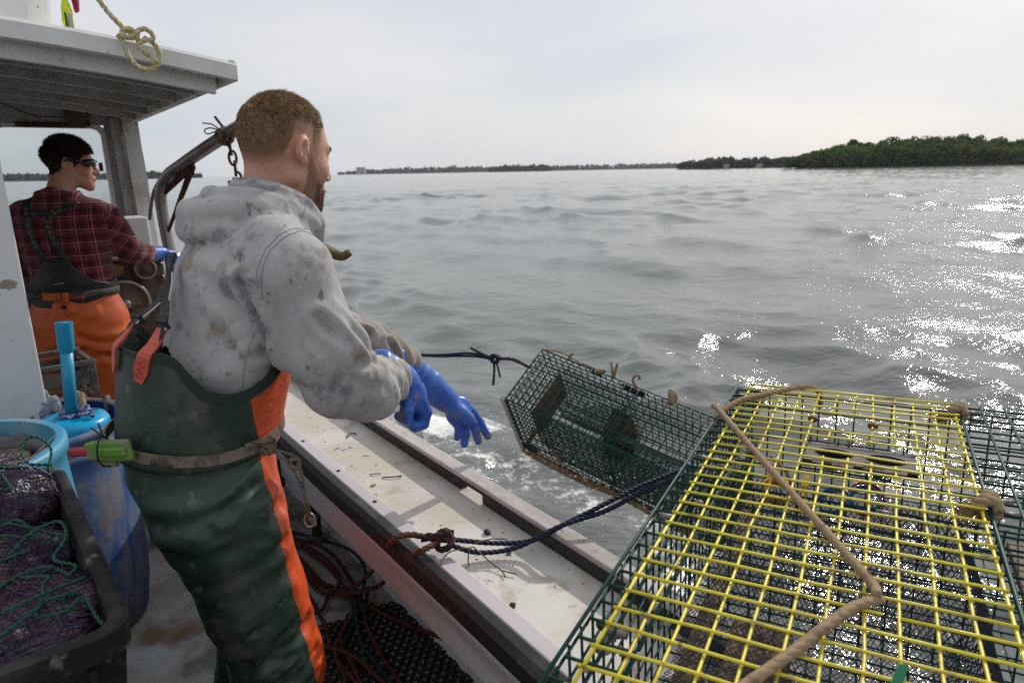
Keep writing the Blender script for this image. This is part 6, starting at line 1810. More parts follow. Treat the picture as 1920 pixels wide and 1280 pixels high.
# ---------------------------------------------------------------- crewman in the plaid shirt
def plaid():
    m = mat('red plaid flannel', (.15, .008, .016), .9, .15, sheen=.15, bump=[(300, .0008), (50, .002)])
    t = m.node_tree; b = t.nodes['Principled BSDF']; K = t.links.new
    tc = t.nodes.new('ShaderNodeTexCoord'); at = t.nodes.new('ShaderNodeAttribute'); at.attribute_name = 'cloth'
    sx = t.nodes.new('ShaderNodeSeparateXYZ'); K(at.outputs['Vector'], sx.inputs[0])
    cur = None; base = (.12, .006, .014, 1)
    def stripe(sock, freq, off, w, col, amt):
        nonlocal cur
        ma = t.nodes.new('ShaderNodeMath'); ma.operation = 'MULTIPLY_ADD'; ma.inputs[1].default_value = freq; ma.inputs[2].default_value = off; K(sock, ma.inputs[0])
        fr = t.nodes.new('ShaderNodeMath'); fr.operation = 'FRACT'; K(ma.outputs[0], fr.inputs[0])
        lt = t.nodes.new('ShaderNodeMath'); lt.operation = 'LESS_THAN'; lt.inputs[1].default_value = w; K(fr.outputs[0], lt.inputs[0])
        mu = t.nodes.new('ShaderNodeMath'); mu.operation = 'MULTIPLY'; mu.inputs[1].default_value = amt; K(lt.outputs[0], mu.inputs[0])
        mxn = t.nodes.new('ShaderNodeMix'); mxn.data_type = 'RGBA'; K(mu.outputs[0], mxn.inputs[0])
        if cur is None: mxn.inputs[6].default_value = base
        else: K(cur, mxn.inputs[6])
        mxn.inputs[7].default_value = (*col, 1); cur = mxn.outputs[2]
    for s in ('X', 'Z'):
        stripe(sx.outputs[s], 17.0, .1, .38, (.028, .006, .010), .75)
        stripe(sx.outputs[s], 17.0, .85, .16, (.21, .013, .022), .6)
    for s in ('X', 'Z'):
        stripe(sx.outputs[s], 17.0, .42, .055, (.45, .33, .31), .40)
        stripe(sx.outputs[s], 17.0, .62, .035, (.45, .33, .31), .28)
    K(cur, b.inputs['Base Color'])
    return m
M_PLAID = plaid()
M_ORPANT = mat('orange oilskin', (.62, .115, .018), .45, .5, layers=[dict(col=(.42, .06, .015), scale=5, lo=.45, hi=.68, amt=.8), dict(col=(.20, .06, .03), scale=14, lo=.6, hi=.72, amt=.5)], bump=[(50, .0015)])
M_BLKB = mat('black oilskin', (.012, .013, .016), .5, .5, layers=[dict(col=(.03, .032, .036), scale=8, lo=.5, hi=.68)], bump=[(40, .002)])
M_LENS = mat('dark sunglass lens', (.006, .006, .012), .08, .6)

def rear_man():
    t = thing('person', 'person in a red plaid shirt, sunglasses and orange overalls, working at the hauler', 'person', tuple(Bw(-.46, 3.0, 0)), BA - .45)
    hl, A = hf((.050, .04, 1.624), R(4), R(-70))
    def body(p):
        d = head_sdf(hl(p))
        d = smin(d, chain(p, [(.045, .015, 1.60), (.02, .005, 1.52), (.0, -.01, 1.43)], [.052, .056, .068]), .022)
        return smin(d, ell(p, (0, -.01, 1.38), (.14, .075, .08)), .05)
    V, F = snets(body, (-.18, -.13, 1.28), (.22, .13, 1.77), .0042)
    V = lap(V, F, 1); bd = mk('body', V, F, M_SKIN, t, True)
    yb = [-.12, -.06, -.03, -.016, .016, .024, .038, .052, .075, .10]; zb = [-.058, -.050, -.030, .030, .030, -.012, .002, .040, .058, .064]
    def hp_(q):
        return np.where(q[:, 2] > np.interp(q[:, 1], yb, zb), 1.0, 0)
    def hlen(q):
        return .012 + .026 * np.clip((q[:, 2] - .0) / .09, 0, 1)
    def comb(q):
        top = np.clip((q[:, 2] - .045) / .04, 0, 1)[:, None]
        loc = top * np.stack([.2 + 0 * q[:, 0], 1 + 0 * q[:, 0], -.15 + 0 * q[:, 0]], 1) + (1 - top) * np.stack([0 * q[:, 0], .25 + 0 * q[:, 0], -1 + 0 * q[:, 0]], 1)
        return loc @ A.T
    q_ = hl(V.astype(np.float32)); stubble(bd, np.clip((q_[:, 2] - np.interp(q_[:, 1], yb, zb)) / .01, 0, 1) * (np.abs(q_[:, 0]) < .0815))
    strands('hair', V, F, hl, hp_, comb, hlen, .0011, 14000, M_HAIR2, t, 7, .38)
    # sunglasses
    o = np.array((.058, .02, 1.624))
    def hw(x, y, z): return np.array([x, y, z]) @ A.T + o
    sg = bpy.data.objects.new('sunglasses', None)
    for s in (-1, 1):
        P = np.array([hw(s * .073 * math.sin(a), .022 + .088 * math.cos(a), .004) for a in np.linspace(.12, 1.18, 14)])
        q = MB(); ribbon(q, P, np.interp(np.linspace(0, 1, 14), [0, .25, .75, 1], [.022, .036, .034, .018]), .003, hw(0, 0, 1) - o); q.build('sunglass_lens', M_LENS, t, True)
        P = np.array([hw(s * .0715, .055, .008), hw(s * .080, .03, .010), hw(s * .083, .0, .011), hw(s * .082, -.012, .006)])
        q = MB(); ribbon(q, cat(P, .01), .009, .003, hw(0, 0, 1) - o); q.build('sunglass_temple', M_BLK, t, True)
    q = MB(); q.tube(cat([hw(-.014, .109, .012), hw(0, .114, .014), hw(.014, .109, .012)], .005), .003, 6); q.build('sunglass_bridge', M_BLK, t, True)
    # shirt
    zs = [.98, 1.06, 1.16, 1.26, 1.34, 1.40, 1.44, 1.48, 1.53]; aa = [.160, .168, .178, .192, .200, .190, .155, .100, .068]; bb = [.118, .122, .122, .124, .122, .110, .090, .075, .066]
    yc = [0, 0, 0, -.005, -.008, -.008, -.006, 0, .005]
    def shirt(p):
        z = p[..., 2]; a, b, y = lft(z, zs, aa), lft(z, zs, bb), lft(z, zs, yc)
        d = np.maximum((np.sqrt((p[..., 0] / a) ** 2 + ((p[..., 1] - y) / b) ** 2) - 1) * np.minimum(a, b), np.maximum(z - 1.50, 1.0 - z))
        d = smin(d, chain(p, [(.15, 0, 1.40), (.19, .01, 1.375), (.240, .09, 1.205)], [.062, .064, .058]), .035)
        d = smin(d, chain(p, [(.240, .09, 1.205), (.262, .165, 1.180), (.280, .232, 1.174)], [.058, .052, .043], .02), .012)
        d = smin(d, chain(p, [(-.15, 0, 1.40), (-.19, .0, 1.375), (-.235, .03, 1.20)], [.062, .064, .056]), .035)
        d = smin(d, chain(p, [(-.235, .03, 1.20), (-.215, .14, 1.09), (-.18, .22, 1.04)], [.056, .050, .042], .02), .012)
        d = smin(d, chain(p, [(.07, -.03, 1.485), (.0, -.068, 1.505), (-.07, -.03, 1.485)], [.018, .02, .018]), .012)
        return smax(d, -chain(p, [(.05, .015, 1.62), (.02, .005, 1.52), (.0, -.0, 1.47)], [.066, .064, .056]), .01)
    V, F = snets(shirt, (-.31, -.17, .98), (.44, .28, 1.56), .0075)
    V = lap(V, F, 2); N = vnormals(V, F)
    P0 = V.copy()
    D = .007 * fbm(V, (8, 8, 12), 90, 3)
    def crease(pts, w, a, ridge=.8):
        d = pdist(V, pts); return a * (-np.exp(-(d / w) ** 2) + ridge * np.exp(-((d - 1.9 * w) / (1.1 * w)) ** 2))
    D += crease([(.17, -.10, 1.33), (.10, -.13, 1.25), (.06, -.13, 1.15)], .016, .008) + crease([(.22, -.05, 1.28), (.14, -.11, 1.20), (.12, -.11, 1.10)], .016, .009)
    D += crease([(.29, -.01, 1.23), (.29, .0, 1.17), (.30, .03, 1.14)], .012, .009) + crease([(.33, .05, 1.22), (.32, .06, 1.16)], .011, .006)
    V = V + N * D[:, None]
    o_ = mk('plaid_shirt', V, F, M_PLAID, t, True)
    # cloth coordinates: torso runs with the body, sleeves run along the arm
    cl = P0.copy()
    arm = (P0[:, 0] > .205) | ((P0[:, 0] > .15) & (P0[:, 1] > .13))
    cl[arm, 2] = P0[arm, 0] * .5 - P0[arm, 2] * .5 + P0[arm, 1] * .6
    cl[arm, 0] = P0[arm, 2] * .8 + P0[arm, 0] * .5 + .05
    at = o_.data.attributes.new('cloth', 'FLOAT_VECTOR', 'POINT'); at.data.foreach_set('vector', cl.astype(np.float32).ravel())
    # trousers
    zp_ = [.74, .82, .90, .98, 1.05]
    pa = [.195, .195, .192, .182, .175]; pb_ = [.13, .145, .15, .14, .132]
    def pants(p):
        z = p[..., 2]; a, b = lft(z, zp_, pa), lft(z, zp_, pb_)
        d = np.maximum((np.sqrt((p[..., 0] / a) ** 2 + (p[..., 1] / b) ** 2) - 1) * np.minimum(a, b), np.maximum(z - 1.03, .80 - z))
        for s, x1 in ((1, .115), (-1, .125)):
            d = smin(d, chain(p, [(s * .094, 0, .88), (s * x1, .02, .5), (s * x1, -.02, .09)], [.122, .104, .094], .03), .045)
        return d
    V, F = snets(pants, (-.27, -.2, 0), (.27, .2, 1.05), .010)
    V = lap(V, F, 2); N = vnormals(V, F)
    D = .010 * fbm(V, (6, 6, 8), 95, 3)
    D += crease([(.17, -.08, .94), (.10, -.15, .90), (.02, -.15, .90)], .016, .010) if False else 0
    def crease2(pts, w, a, ridge=.8):
        d = pdist(V, pts); return a * (-np.exp(-(d / w) ** 2) + ridge * np.exp(-((d - 1.9 * w) / (1.1 * w)) ** 2))
    D += crease2([(.02, -.15, .93), (.06, -.16, .955), (.12, -.14, .96)], .014, .012) + crease2([(.0, -.14, .98), (-.005, -.145, .88), (.0, -.13, .78)], .014, .014)
    D += crease2([(.05, -.15, .84), (.12, -.13, .80), (.19, -.06, .80)], .018, .010) + crease2([(.04, -.13, .72), (.12, -.12, .74), (.2, -.03, .70)], .018, .010)
    V = V + N * D[:, None]
    mk('overalls', V, F, M_ORPANT, t, True)
    # black back bib and waistband
    ang = np.radians(np.linspace(80, 280, 61)); rows = 14
    top = np.interp(np.degrees(ang), [80, 110, 135, 155, 165, 195, 205, 225, 250, 280], [1.10, 1.075, 1.095, 1.15, 1.20, 1.20, 1.16, 1.10, 1.075, 1.10])
    bot = np.interp(np.degrees(ang), [80, 120, 160, 190, 230, 280], [1.02, 1.015, .985, .975, .985, 1.02])
    V = []
    for i, a in enumerate(ang):
        for k in range(rows):
            z = bot[i] + (top[i] - bot[i]) * k / (rows - 1)
            fl = .004 * math.exp(-((z - 1.085) / .03) ** 2)
            A_ = .181 + fl; B_ = .139 + fl
            V.append((A_ * math.sin(a), B_ * math.cos(a), z))
    F = [(i * rows + k, i * rows + k + 1, (i + 1) * rows + k + 1, (i + 1) * rows + k) for i in range(60) for k in range(rows - 1)]
    bibo = mk('back_bib', V, F, M_BLKB, t, True); so = bibo.modifiers.new('thickness', 'SOLIDIFY'); so.thickness = .003; so.offset = 0
    P = np.array([(.189 * math.sin(a), .147 * math.cos(a), 1.035) for a in np.radians(np.linspace(0, 360, 50))]); q = MB(); ribbon(q, P, .034, .005, (0, 0, 1)); q.build('belt', mat('dark webbing belt', (.05, .045, .038), .8, layers=[dict(col=(.12, .10, .08), scale=20, lo=.5, hi=.65)]), t, True)
    # pale maker's mark, too blurred to read: a short bar of small dashes
    for k in range(5):
        MB().box((-.018 + k * .0095, -.1465, 1.092 + .0008 * k), (.007, .0015, .004 if k != 3 else .006)).build('maker_mark', mat('grey print', (.32, .32, .32), .6), bibo)
    # straps on the back, with stacked letters
    def back_y(x, z):
        a, b, y = np.interp(z, zs, aa), np.interp(z, zs, bb), np.interp(z, zs, yc)
        return y - b * math.sqrt(max(.02, 1 - min(.97, (x / a) ** 2))) - .009
    M_LET = mat('worn tan lettering', (.24, .19, .12), .7)
    word = 'GRUNDENS'
    for k, pts in enumerate(([(-.105, 1.465), (-.098, 1.43), (-.090, 1.38), (-.085, 1.32), (-.075, 1.27), (-.055, 1.215), (-.035, 1.18)], [(.105, 1.452), (.06, 1.425), (.015, 1.395), (.000, 1.36), (.002, 1.31), (.014, 1.26), (.030, 1.215), (.035, 1.18)])):
        P = np.array([(x, back_y(x, z), z) for x, z in pts]); Pc = cat(P, .012)
        Pc[:, 1] = [min(y, back_y(x, z)) for x, y, z in Pc]
        q = MB(); ribbon(q, Pc, .030, .004, (1, 0, 0)); st = q.build('suspender', M_STRAP, t, True)
        s = np.concatenate([[0], np.cumsum(np.linalg.norm(np.diff(Pc, axis=0), axis=1))])
        for j, ch in enumerate(word):
            u = .062 + j * .0255 if k == 0 else .085 + j * .0235
            if u > s[-1] - .01: break
            p = Vector([np.interp(u, s, Pc[:, c]) for c in range(3)]); tn = (Vector([np.interp(u + .01, s, Pc[:, c]) for c in range(3)]) - Vector([np.interp(u - .01, s, Pc[:, c]) for c in range(3)])).normalized()
            up_ = -tn; n_ = Vector((0, -1, 0)); n_ = (n_ - up_ * n_.dot(up_)).normalized(); rt_ = up_.cross(n_)
            M4 = Matrix((rt_, up_, n_)).transposed().to_4x4(); M4.translation = p + n_ * .0045
            letter(ch, .023, M4, M_LET, st)
    q = MB(); ribbon(q, np.array([(x, back_y(x, 1.415 - .2 * abs(x + .03)) - .001, 1.405) for x in np.linspace(-.09, .02, 8)]), .028, .004, (0, 0, 1)); q.build('suspender_cross', M_STRAP, t, True)
    # gloves
    def gl(nm, w0, w1, w2, sgn, seed):
        w0, w1, w2 = map(np.array, (w0, w1, w2)); d = (w2 - w1) / np.linalg.norm(w2 - w1); sd_ = np.cross(d, [0, 0, 1.]); sd_ /= np.linalg.norm(sd_); dn = np.cross(sd_, d)
        fg = []
        for k in range(4):
            b = w2 + sd_ * (k - 1.5) * .019 * sgn; fg.append(([b - d * .01, b + d * .028, b + d * .045 - np.array([0, 0, .025]), b + d * .035 - np.array([0, 0, .048])], [.0135, .0135, .012, .011]))
        hand_glove(nm, t, ([w0, w1], [.046, .034]), (w2 - d * .015, (.034, .036, .026)), fg, ([w1 + sd_ * .03 * sgn * -1, w2 - sd_ * .045 * sgn - np.array([0, 0, .01]), w2 + d * .01 - sd_ * .035 * sgn - np.array([0, 0, .035])], [.016, .0145, .012]), M_GLOVE, seed, np.minimum(w0, w2) - .11, np.maximum(w0, w2) + .11)
    gl('glove', (.274, .215, 1.175), (.305, .290, 1.175), (.325, .330, 1.168), 1, 83)
    gl('glove', (-.19, .20, 1.05), (-.165, .25, 1.02), (-.15, .28, 1.0), -1, 84)
    for s in (.115, -.125):
        def boot(p, s=s): return smax(smin(ell(p, (s, .045, .045), (.047, .135, .055)), rcone(p, (s, -.035, .07), (s, -.03, .2), .058, .060), .03), -p[..., 2] + .002, .004)
        V, F = snets(boot, (s - .08, -.12, -.01), (s + .08, .2, .27), .009); mk('boot', lap(V, F, 1), F, M_BOOT, t, True)
    return t
rm = rear_man()
ok_ = thing('knife', 'orange sheathed knife on the belt of the person in plaid', 'knife', tuple(rm.location), BA - .45)
M_OSH = mat('orange plastic sheath', (.50, .11, .015), .5, layers=[dict(col=(.15, .06, .02), scale=40, lo=.55, hi=.68)])
M4 = Matrix.Translation((-.018, -.162, 1.036)) @ Matrix.Rotation(R(3), 4, 'Y')
def kp2(name, c, d, m, bev=.004):
    q = MB().box(c, d, bev=bev); V = np.concatenate(q.V) @ np.array(M4.to_3x3()).T + np.array(M4.translation); return mk(name, V, q.F, m, ok_, False)
kp2('sheath', (0, 0, 0), (.10, .014, .036), M_OSH); kp2('sheath_mouth', (.042, 0, -.002), (.024, .020, .044), M_OSH); kp2('tie', (.03, 0, 0), (.004, .021, .038), M_BLK, .001); kp2('handle', (.085, .003, -.004), (.065, .011, .014), M_REDH)
# ================================================================ ROPES, MAT AND LITTER
M_COIL = mat('rust brown pot warp', (.115, .040, .022), .75, .3, layers=[dict(col=(.07, .022, .012), scale=30, lo=.45, hi=.65), dict(col=(.18, .085, .05), scale=60, lo=.6, hi=.72)], bump=[(300, .0006)])
M_GLINE = mat('dark teal line', (.018, .04, .042), .7, layers=[dict(col=(.01, .02, .022), scale=40, lo=.45, hi=.65)])
M_NAVY = mat('navy rope with yellow fleck', (.005, .011, .040), .55, .4, layers=[dict(col=(.003, .007, .03), scale=40, lo=.45, hi=.65), dict(col=(.50, .42, .10), scale=95, lo=.69, hi=.72, amt=.9, stretch=(.5, .5, .5))], bump=[(350, .0006)])
M_NAVYD = mat('worn dark splice', (.03, .014, .012), .7, layers=[dict(col=(.07, .03, .02), scale=60, lo=.45, hi=.6), dict(col=(.01, .012, .03), scale=40, lo=.5, hi=.6)], bump=[(200, .002)])

def line_obj(name, label, pts, r, m, cat_='rope', group=None, pitch=None, jit=0.0):
    b = np.array(pts[0]); q = MB(); rope(q, np.array(pts) - b, r, pitch=pitch, jit=jit)
    o = q.build(name, m, None, True, tuple(b)); return tag(o, label, cat_, group)
r1 = [(-0.187, 1.467, 0.7), (-0.251, 1.473, 0.712), (-0.292, 1.471, 0.70), (-0.373, 1.69, 0.52), (-0.484, 1.98, 0.28), (-0.628, 2.24, 0.06), (-0.75, 2.341, 0.022), (-0.863, 2.482, 0.022), (-0.943, 2.565, 0.02), (-1.038, 2.547, 0.02)]
r2 = [(-0.184, 1.457, 0.7), (-0.211, 1.405, 0.712), (-0.241, 1.436, 0.68), (-0.339, 1.692, 0.48), (-0.474, 2.034, 0.2), (-0.642, 2.237, 0.04), (-0.758, 2.296, 0.02), (-0.874, 2.443, 0.02), (-0.98, 2.505, 0.02)]
line_obj('pot_warp', 'brown rope running over the rail, upper of the two strands', r1, .0075, M_COIL)
line_obj('pot_warp', 'brown rope running over the rail, lower of the two strands', r2, .0075, M_COIL)
coils = [
    ([(-0.996, 2.696, 0.02), (-0.834, 2.615, 0.02), (-0.705, 2.457, 0.02), (-0.623, 2.301, 0.025), (-0.584, 2.176, 0.02), (-0.595, 2.057, 0.03), (-0.587, 1.962, 0.04), (-0.528, 1.859, 0.04), (-0.475, 1.766, 0.04)], 'brown rope looping out to the right of the coil'),
    ([(-0.957, 2.611, 0.035), (-0.842, 2.524, 0.035), (-0.719, 2.385, 0.035), (-0.63, 2.229, 0.045), (-0.585, 2.131, 0.04), (-0.596, 2.002, 0.045), (-0.588, 1.898, 0.05), (-0.543, 1.813, 0.045), (-0.519, 1.745, 0.045)], 'brown rope lying just inside the outermost loop'),
    ([(-0.835, 2.315, 0.02), (-0.76, 2.229, 0.02), (-0.687, 2.103, 0.025), (-0.607, 1.936, 0.035), (-0.537, 1.824, 0.04), (-0.454, 1.743, 0.04)], 'brown rope crossing the pale deck beside the orange trouser leg'),
    ([(-0.564, 2.292, 0.03), (-0.545, 2.144, 0.025), (-0.499, 2.013, 0.03), (-0.422, 1.881, 0.03), (-0.345, 1.762, 0.03)], 'brown rope running straight down over the black mat'),
    ([(-0.618, 2.259, 0.03), (-0.474, 2.128, 0.03), (-0.33, 2.036, 0.03), (-0.177, 1.937, 0.03), (-0.087, 1.848, 0.03), (-0.036, 1.754, 0.03)], 'brown rope trailing right along the mat edge under the rail'),
    ([(-0.672, 1.951, 0.045), (-0.574, 1.91, 0.05), (-0.494, 1.858, 0.05), (-0.409, 1.764, 0.05)], 'short brown rope crossing over the others at the mat corner'),
    ([(-0.728, 2.149, 0.02), (-0.707, 2.18, 0.02), (-0.715, 2.261, 0.02), (-0.758, 2.33, 0.03), (-.85, 2.40, .03)], 'small brown rope bight behind the orange trouser leg'),
    ([(-1.05, 2.66, .03), (-.90, 2.60, .04), (-.76, 2.46, .04), (-.68, 2.33, .045), (-.70, 2.26, .035), (-.80, 2.36, .03), (-.93, 2.52, .035), (-1.06, 2.58, .03)], 'brown rope loop at the back of the coil under the rail')]
for pts, lab in coils:
    line_obj('pot_warp', lab, pts, .0072, M_COIL, group='brown ropes coiled on the deck', jit=.002)
line_obj('deck_line', 'thin dark teal line snaking from the rail across the mat', [(-1.01, 2.742, 0.02), (-0.848, 2.668, 0.02), (-0.7, 2.577, 0.02), (-0.602, 2.419, 0.03), (-0.57, 2.229, 0.055), (-0.574, 2.131, 0.045), (-0.522, 1.973, 0.035), (-0.454, 1.87, 0.035), (-0.377, 1.763, 0.035)], .0062, M_GLINE)

# navy trap line lying doubled over the rail
nl = thing('trap_line', 'doubled navy rope from the rail knot to the near lobster trap', 'rope', (-.16, 1.46, .70))
b = np.array([-.16, 1.46, .70])
q = MB(); rope(q, np.array([(-.16, 1.462, .705), (-.05, 1.475, .684), (.04, 1.475, .69), (.125, 1.473, .736), (.215, 1.505, .765), (.312, 1.56, .785), (.43, 1.62, .80)]) - b, .0062); q.build('strand', M_NAVY, nl, True)
q = MB(); rope(q, np.array([(-.16, 1.448, .70), (-.09, 1.444, .679), (.0, 1.455, .683), (.11, 1.462, .735), (.215, 1.495, .752), (.315, 1.55, .772), (.43, 1.61, .785)]) - b, .0062); q.build('strand', M_NAVY, nl, True)
q = MB(); rope(q, np.array([(-.20, 1.475, .70), (-.185, 1.455, .72), (-.165, 1.465, .725), (-.15, 1.45, .705), (-.17, 1.44, .69), (-.19, 1.465, .69), (-.175, 1.48, .715), (-.15, 1.462, .72)]) - b, .0085); q.build('knot', M_NAVYD, nl, True)
q = MB(); rope(q, np.array([(-.225, 1.468, .705), (-.20, 1.462, .712), (-.17, 1.46, .708), (-.145, 1.458, .704)]) - b, .0105); q.build('splice', M_NAVYD, nl, True)

# line from the hauler to the falling trap
hl = thing('trap_line', 'dark line knotted to the end of the falling lobster trap', 'rope', (-1.58, 3.82, .70))
b = np.array([-1.58, 3.82, .70])
e_ = np.array([.148, 3.275, .69]) + floc(0, FLA * .35, .01)
P0 = [(-1.58, 3.82, .70), (-1.0, 3.50, .672), (-.46, 3.335, .655), (-.214, 3.282, .662), (-.10, 3.279, .646)]
q = MB(); rope(q, np.array(P0) - b, .0065); q.build('strand', M_NAVY, hl, True)
q = MB(); rope(q, np.array(P0) * 1.0 - b + np.array([[0, 0, .0], [0, 0, .008], [0, 0, .004], [0, 0, .014], [0, 0, .002]]), .0068); q.build('strand', M_NAVY, hl, True)
q = MB(); rope(q, np.array([(-.12, 3.279, .646), (-.09, 3.27, .665), (-.07, 3.275, .645), (-.085, 3.26, .632), (-.105, 3.27, .65), (-.075, 3.285, .66), (-.06, 3.275, .642)]) - b, .012); q.build('knot', M_NAVY, hl, True)
q = MB(); rope(q, np.array([(-.08, 3.276, .645), (-.0, 3.276, .642), e_]) - b, .009); q.build('pigtail', M_NAVYD, hl, True)
q = MB(); rope(q, np.array([(-.09, 3.27, .64), (-.092, 3.262, .58), (-.098, 3.258, .515)]) - b, .0065); q.build('tail', M_NAVY, hl, True)
q = MB(); rope(q, np.array([(-.08, 3.27, .64), (-.072, 3.262, .60), (-.062, 3.258, .555)]) - b, .0055); q.build('tail', M_NAVY, hl, True)
q = MB(); rope(q, np.array([(-.11, 3.275, .655), (-.15, 3.27, .675), (-.205, 3.265, .708)]) - b, .0075); q.build('tail', M_GLINE, hl, True)

# ---- perforated rubber mat (round cups joined at their rims)
def rubber_mat():
    t = thing('rubber_mat', 'black perforated rubber deck mat under the coiled ropes', 'mat', tuple(Bw(.0, .62, .004)), BA - .22)
    p = .0305
    V = []; F = []
    a = np.arange(10) * 2 * math.pi / 10
    prof = ((.0088, .001), (.0092, .004), (.0118, .0058), (.0142, .004), (.0150, .001))
    base = np.concatenate([np.stack([r * np.cos(a), r * np.sin(a), 0 * a + z], 1) for r, z in prof])
    bf_ = [(k * 10 + i, k * 10 + (i + 1) % 10, (k + 1) * 10 + (i + 1) % 10, (k + 1) * 10 + i) for k in range(4) for i in range(10)]
    n = 0
    k_ = 0
    for i in range(-15, 10):
        for j in range(-14, 26):
            x = i * p + (j % 2) * p / 2; y = j * p * .866
            # outline in boat frame
            c, s_ = math.cos(-.22), math.sin(-.22)
            vx, uy = x * c - y * s_, .62 + x * s_ + y * c
            if vx > .275 or vx < -.42 or uy > 1.28 or uy < .25: continue
            V.append(base + np.array([x, y, 0])); F += [tuple(q + n for q in f) for f in bf_]; n += 50
    m = mk('cup_field', np.concatenate(V), F, mat('black rubber', (.010, .010, .011), .5, .5, layers=[dict(col=(.035, .03, .028), scale=20, lo=.55, hi=.7)]), t, True)
    m['kind'] = 'stuff'
    q = MB()
    for j in range(-14, 26):
        pts = []
        for i in range(-15, 10):
            x = i * p + (j % 2) * p / 2; y = j * p * .866
            c, s_ = math.cos(-.22), math.sin(-.22); vx, uy = x * c - y * s_, .62 + x * s_ + y * c
            if vx > .275 or vx < -.42 or uy > 1.28 or uy < .25: continue
            for sg in (-1, 1):
                q.box((x + p / 4, y + sg * p * .433, .0025), (.010, .006, .003), Matrix.Rotation(sg * 1.05, 3, 'Z'))
            q.box((x + p / 2, y, .0025), (.006, .010, .003))
    tag(q.build('webs', m.data.materials[0], t), kind='stuff')
    return t
rubber_mat()
tq = MB().box((0, 0, 0), (.022, .018, .010), Matrix.Rotation(.4, 3, 'Y'), bev=.003).build('teal_bottle_stopper', mat('teal cap plastic', (.0, .16, .13), .35), None, False, (-.50, 1.90, .025)); tag(tq, 'tiny teal plastic stopper dropped on the black mat', 'stopper')

# ---- litter on the washboard
rg_ = np.random.default_rng(3)
def bit(label, v, u, r, m, cat_, seed, amp=.4, name='shell_bit'):
    o = blob(name, (0, 0, 0), r, m, None, seed, amp, 3); o.location = tuple(Bw(v, u, .655 + r[2] * .75)); o.rotation_euler = (0, 0, rg_.uniform(0, 6)); return tag(o, label, cat_)
M_CORN = mat('yellow shell bit', (.52, .33, .07), .5); M_MUD = mat('dark mud lump', (.05, .035, .025), .7, bump=[(80, .004)])
bit('upper of two yellow crumbs on the washboard', .075, .925, (.0085, .006, .004), M_CORN, 'crumb', 1, name='yellow_crumb')
bit('lower of two yellow crumbs on the washboard', .052, .862, (.0075, .0055, .0035), M_CORN, 'crumb', 2, name='yellow_crumb')
bit('dark mud lump on the washboard above the navy rope', .185, .49, (.011, .008, .007), M_MUD, 'mud lump', 3, .6, name='mud_lump')
bit('small grey pebble on the washboard below the navy rope', .172, .378, (.007, .005, .004), mat('grey pebble', (.18, .18, .17), .6), 'pebble', 4, .2, name='pebble')
bit('dark pebble on the washboard near the black bumper strip', .055, .205, (.0075, .006, .007), M_MUD, 'pebble', 5, .4, name='pebble')
bit('white shell chip on the black bumper strip', -.022, .135, (.008, .005, .003), M_SHELL, 'shell', 6, .2)
def twig(label, pts, m, r=.0016):
    P = np.array([Bw(*p) for p in pts]); b = P[0].copy(); q = MB(); q.tube(cat(P - b, .004), r, 5)
    o = q.build('seaweed_sprig', m, None, True, tuple(b)); return tag(o, label, 'seaweed')
M_SPRIG = mat('brown weed sprig', (.07, .045, .02), .7)
twig('short dark weed sprig near the top of the washboard', [(.165, 1.33, .658), (.185, 1.345, .663), (.205, 1.34, .659)], M_SPRIG, .0028)
twig('forked dark weed sprig beside the yellow crumbs', [(.118, .955, .658), (.14, .935, .661), (.165, .925, .660), (.17, .935, .658)], M_SPRIG, .002)
twig('curled weed stalk just above the yellow crumbs', [(.098, 1.0, .657), (.115, .985, .661), (.128, .985, .657)], M_SPRIG, .0015)
kn_ = Bw(0, 0, 0)
sw = thing('seaweed_strand', 'yellowish weed strands hanging from the navy rope knot', 'seaweed', (-.11, 1.448, .69))
bq = np.array([-.11, 1.448, .69])
for pts in ([(-.10, 1.45, .69), (-.155, 1.43, .69), (-.175, 1.40, .678), (-.19, 1.375, .676)], [(-.10, 1.45, .69), (-.06, 1.42, .668), (-.035, 1.395, .662), (-.025, 1.37, .661)], [(-.035, 1.395, .662), (-.015, 1.385, .662), (.0, 1.38, .661)], [(-.11, 1.445, .69), (-.112, 1.425, .672), (-.11, 1.41, .664)], [(-.10, 1.45, .698), (-.06, 1.462, .703), (-.02, 1.465, .70)]):
    q = MB(); q.tube(cat(np.array(pts) - bq, .006), .0017, 5); q.build('frond', mat('olive weed', (.10, .08, .02), .5), sw, True)
# fine specks: too many to tell apart
q = MB()
for k in range(170):
    v, u = rg_.uniform(.05, .255), rg_.uniform(-.1, 2.6)
    r = rg_.uniform(.0005, .0014)
    bm_p = np.array(Bw(v, u, .6555 + r * .4)); a = rg_.uniform(0, 6.28)
    e = np.array([math.cos(a), math.sin(a), 0]) * r * rg_.uniform(1, 3.2); f = np.array([-math.sin(a), math.cos(a), 0]) * r
    q.add([bm_p - e - f, bm_p + e - f, bm_p + e + f, bm_p - e + f, bm_p + np.array([0, 0, r])], [(0, 1, 4), (1, 2, 4), (2, 3, 4), (3, 0, 4), (3, 2, 1, 0)])
o = q.build('grit', M_MUD); o['kind'] = 'stuff'; o['label'] = 'fine dark grit scattered on the washboard'
q = MB()
for (v, u, n_) in ((.105, 1.255, 5), (.14, 1.235, 4), (.15, 1.14, 3)):
    for k in range(n_):
        p = np.array(Bw(v + rg_.normal(0, .008), u + rg_.normal(0, .008), .6562)); e = rg_.normal(0, 1, 2); e /= np.linalg.norm(e); e3 = np.array([e[0], e[1], 0]) * .006; f = np.array([-e[1], e[0], 0]) * .0016
        q.add([p - e3 - f, p + e3 - f, p + e3 + f, p - e3 + f], [(0, 1, 2, 3)])
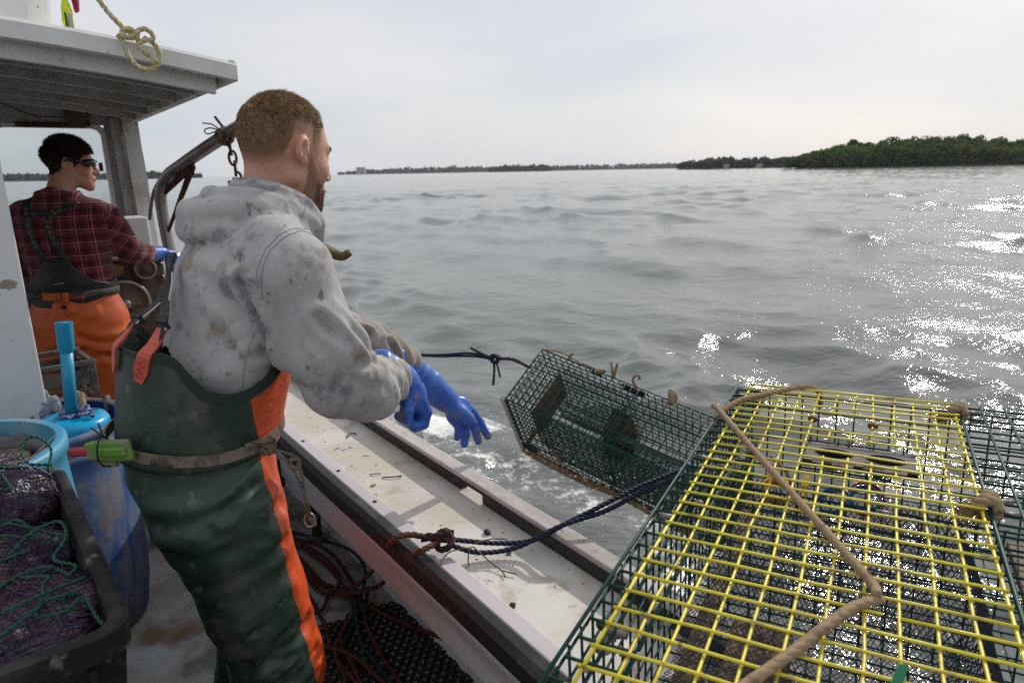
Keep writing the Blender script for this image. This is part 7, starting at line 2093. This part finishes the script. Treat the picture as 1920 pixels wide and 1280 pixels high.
o = q.build('paint_flecks', mat('blue paint fleck', (.12, .26, .38), .6)); o['kind'] = 'stuff'; o['label'] = 'blue paint flecks on the washboard'

# ---- spray thrown up by the trap and the hull
q = MB(); rs = np.random.default_rng(12)
ico = [(0, 0, 1), (.894, 0, .447), (.276, .851, .447), (-.724, .526, .447), (-.724, -.526, .447), (.276, -.851, .447), (.724, .526, -.447), (-.276, .851, -.447), (-.894, 0, -.447), (-.276, -.851, -.447), (.724, -.526, -.447), (0, 0, -1)]
icf = [(0, 1, 2), (0, 2, 3), (0, 3, 4), (0, 4, 5), (0, 5, 1), (1, 6, 2), (2, 7, 3), (3, 8, 4), (4, 9, 5), (5, 10, 1), (2, 6, 7), (3, 7, 8), (4, 8, 9), (5, 9, 10), (1, 10, 6), (11, 7, 6), (11, 8, 7), (11, 9, 8), (11, 10, 9), (11, 6, 10)]
for k in range(900):
    if k < 520:
        c = np.array([rs.normal(-.35, .55), rs.normal(4.95, .35), SEA + abs(rs.normal(.05, .10))])
    elif k < 780:
        c = np.array([rs.normal(.35, .40), rs.normal(3.75, .35), SEA + abs(rs.normal(.04, .08))])
    else:
        l = rs.uniform(0, 1.1); c = np.array([.148, 3.275, .69]) + floc(l, FLA, FLB * rs.uniform(.3, 1)) - np.array([0, 0, abs(rs.normal(0, .10))])
    q.add(np.array(ico) * rs.uniform(.0015, .0055) * np.array([1, 1, rs.uniform(1, 1.6)]) + c, icf)
o = q.build('spray', mat('water drops', (.75, .78, .78), .15, .6), None, True); o['kind'] = 'stuff'; o['label'] = 'white spray drops over the wash below the falling trap'
# ================================================================ HAZE
def haze():
    m = bpy.data.materials.new('sea haze'); m.use_nodes = True
    t = m.node_tree; t.nodes.clear()
    o = t.nodes.new('ShaderNodeOutputMaterial'); v = t.nodes.new('ShaderNodeVolumePrincipled')
    v.inputs['Color'].default_value = (.86, .92, 1.0, 1)
    v.inputs['Density'].default_value = HAZE_D
    v.inputs['Anisotropy'].default_value = .3
    t.links.new(v.outputs['Volume'], o.inputs['Volume'])
    x0, x1, y0, y1, z0, z1 = -9600, 9600, -9600, 9600, SEA - 2.5, 60
    b = MB().box(((x0 + x1) / 2, (y0 + y1) / 2, (z0 + z1) / 2), (x1 - x0, y1 - y0, z1 - z0)).build('haze', m)
    b['kind'] = 'stuff'
    b['label'] = 'pale sea haze over the water'
HAZE_D = 0.00005
haze()
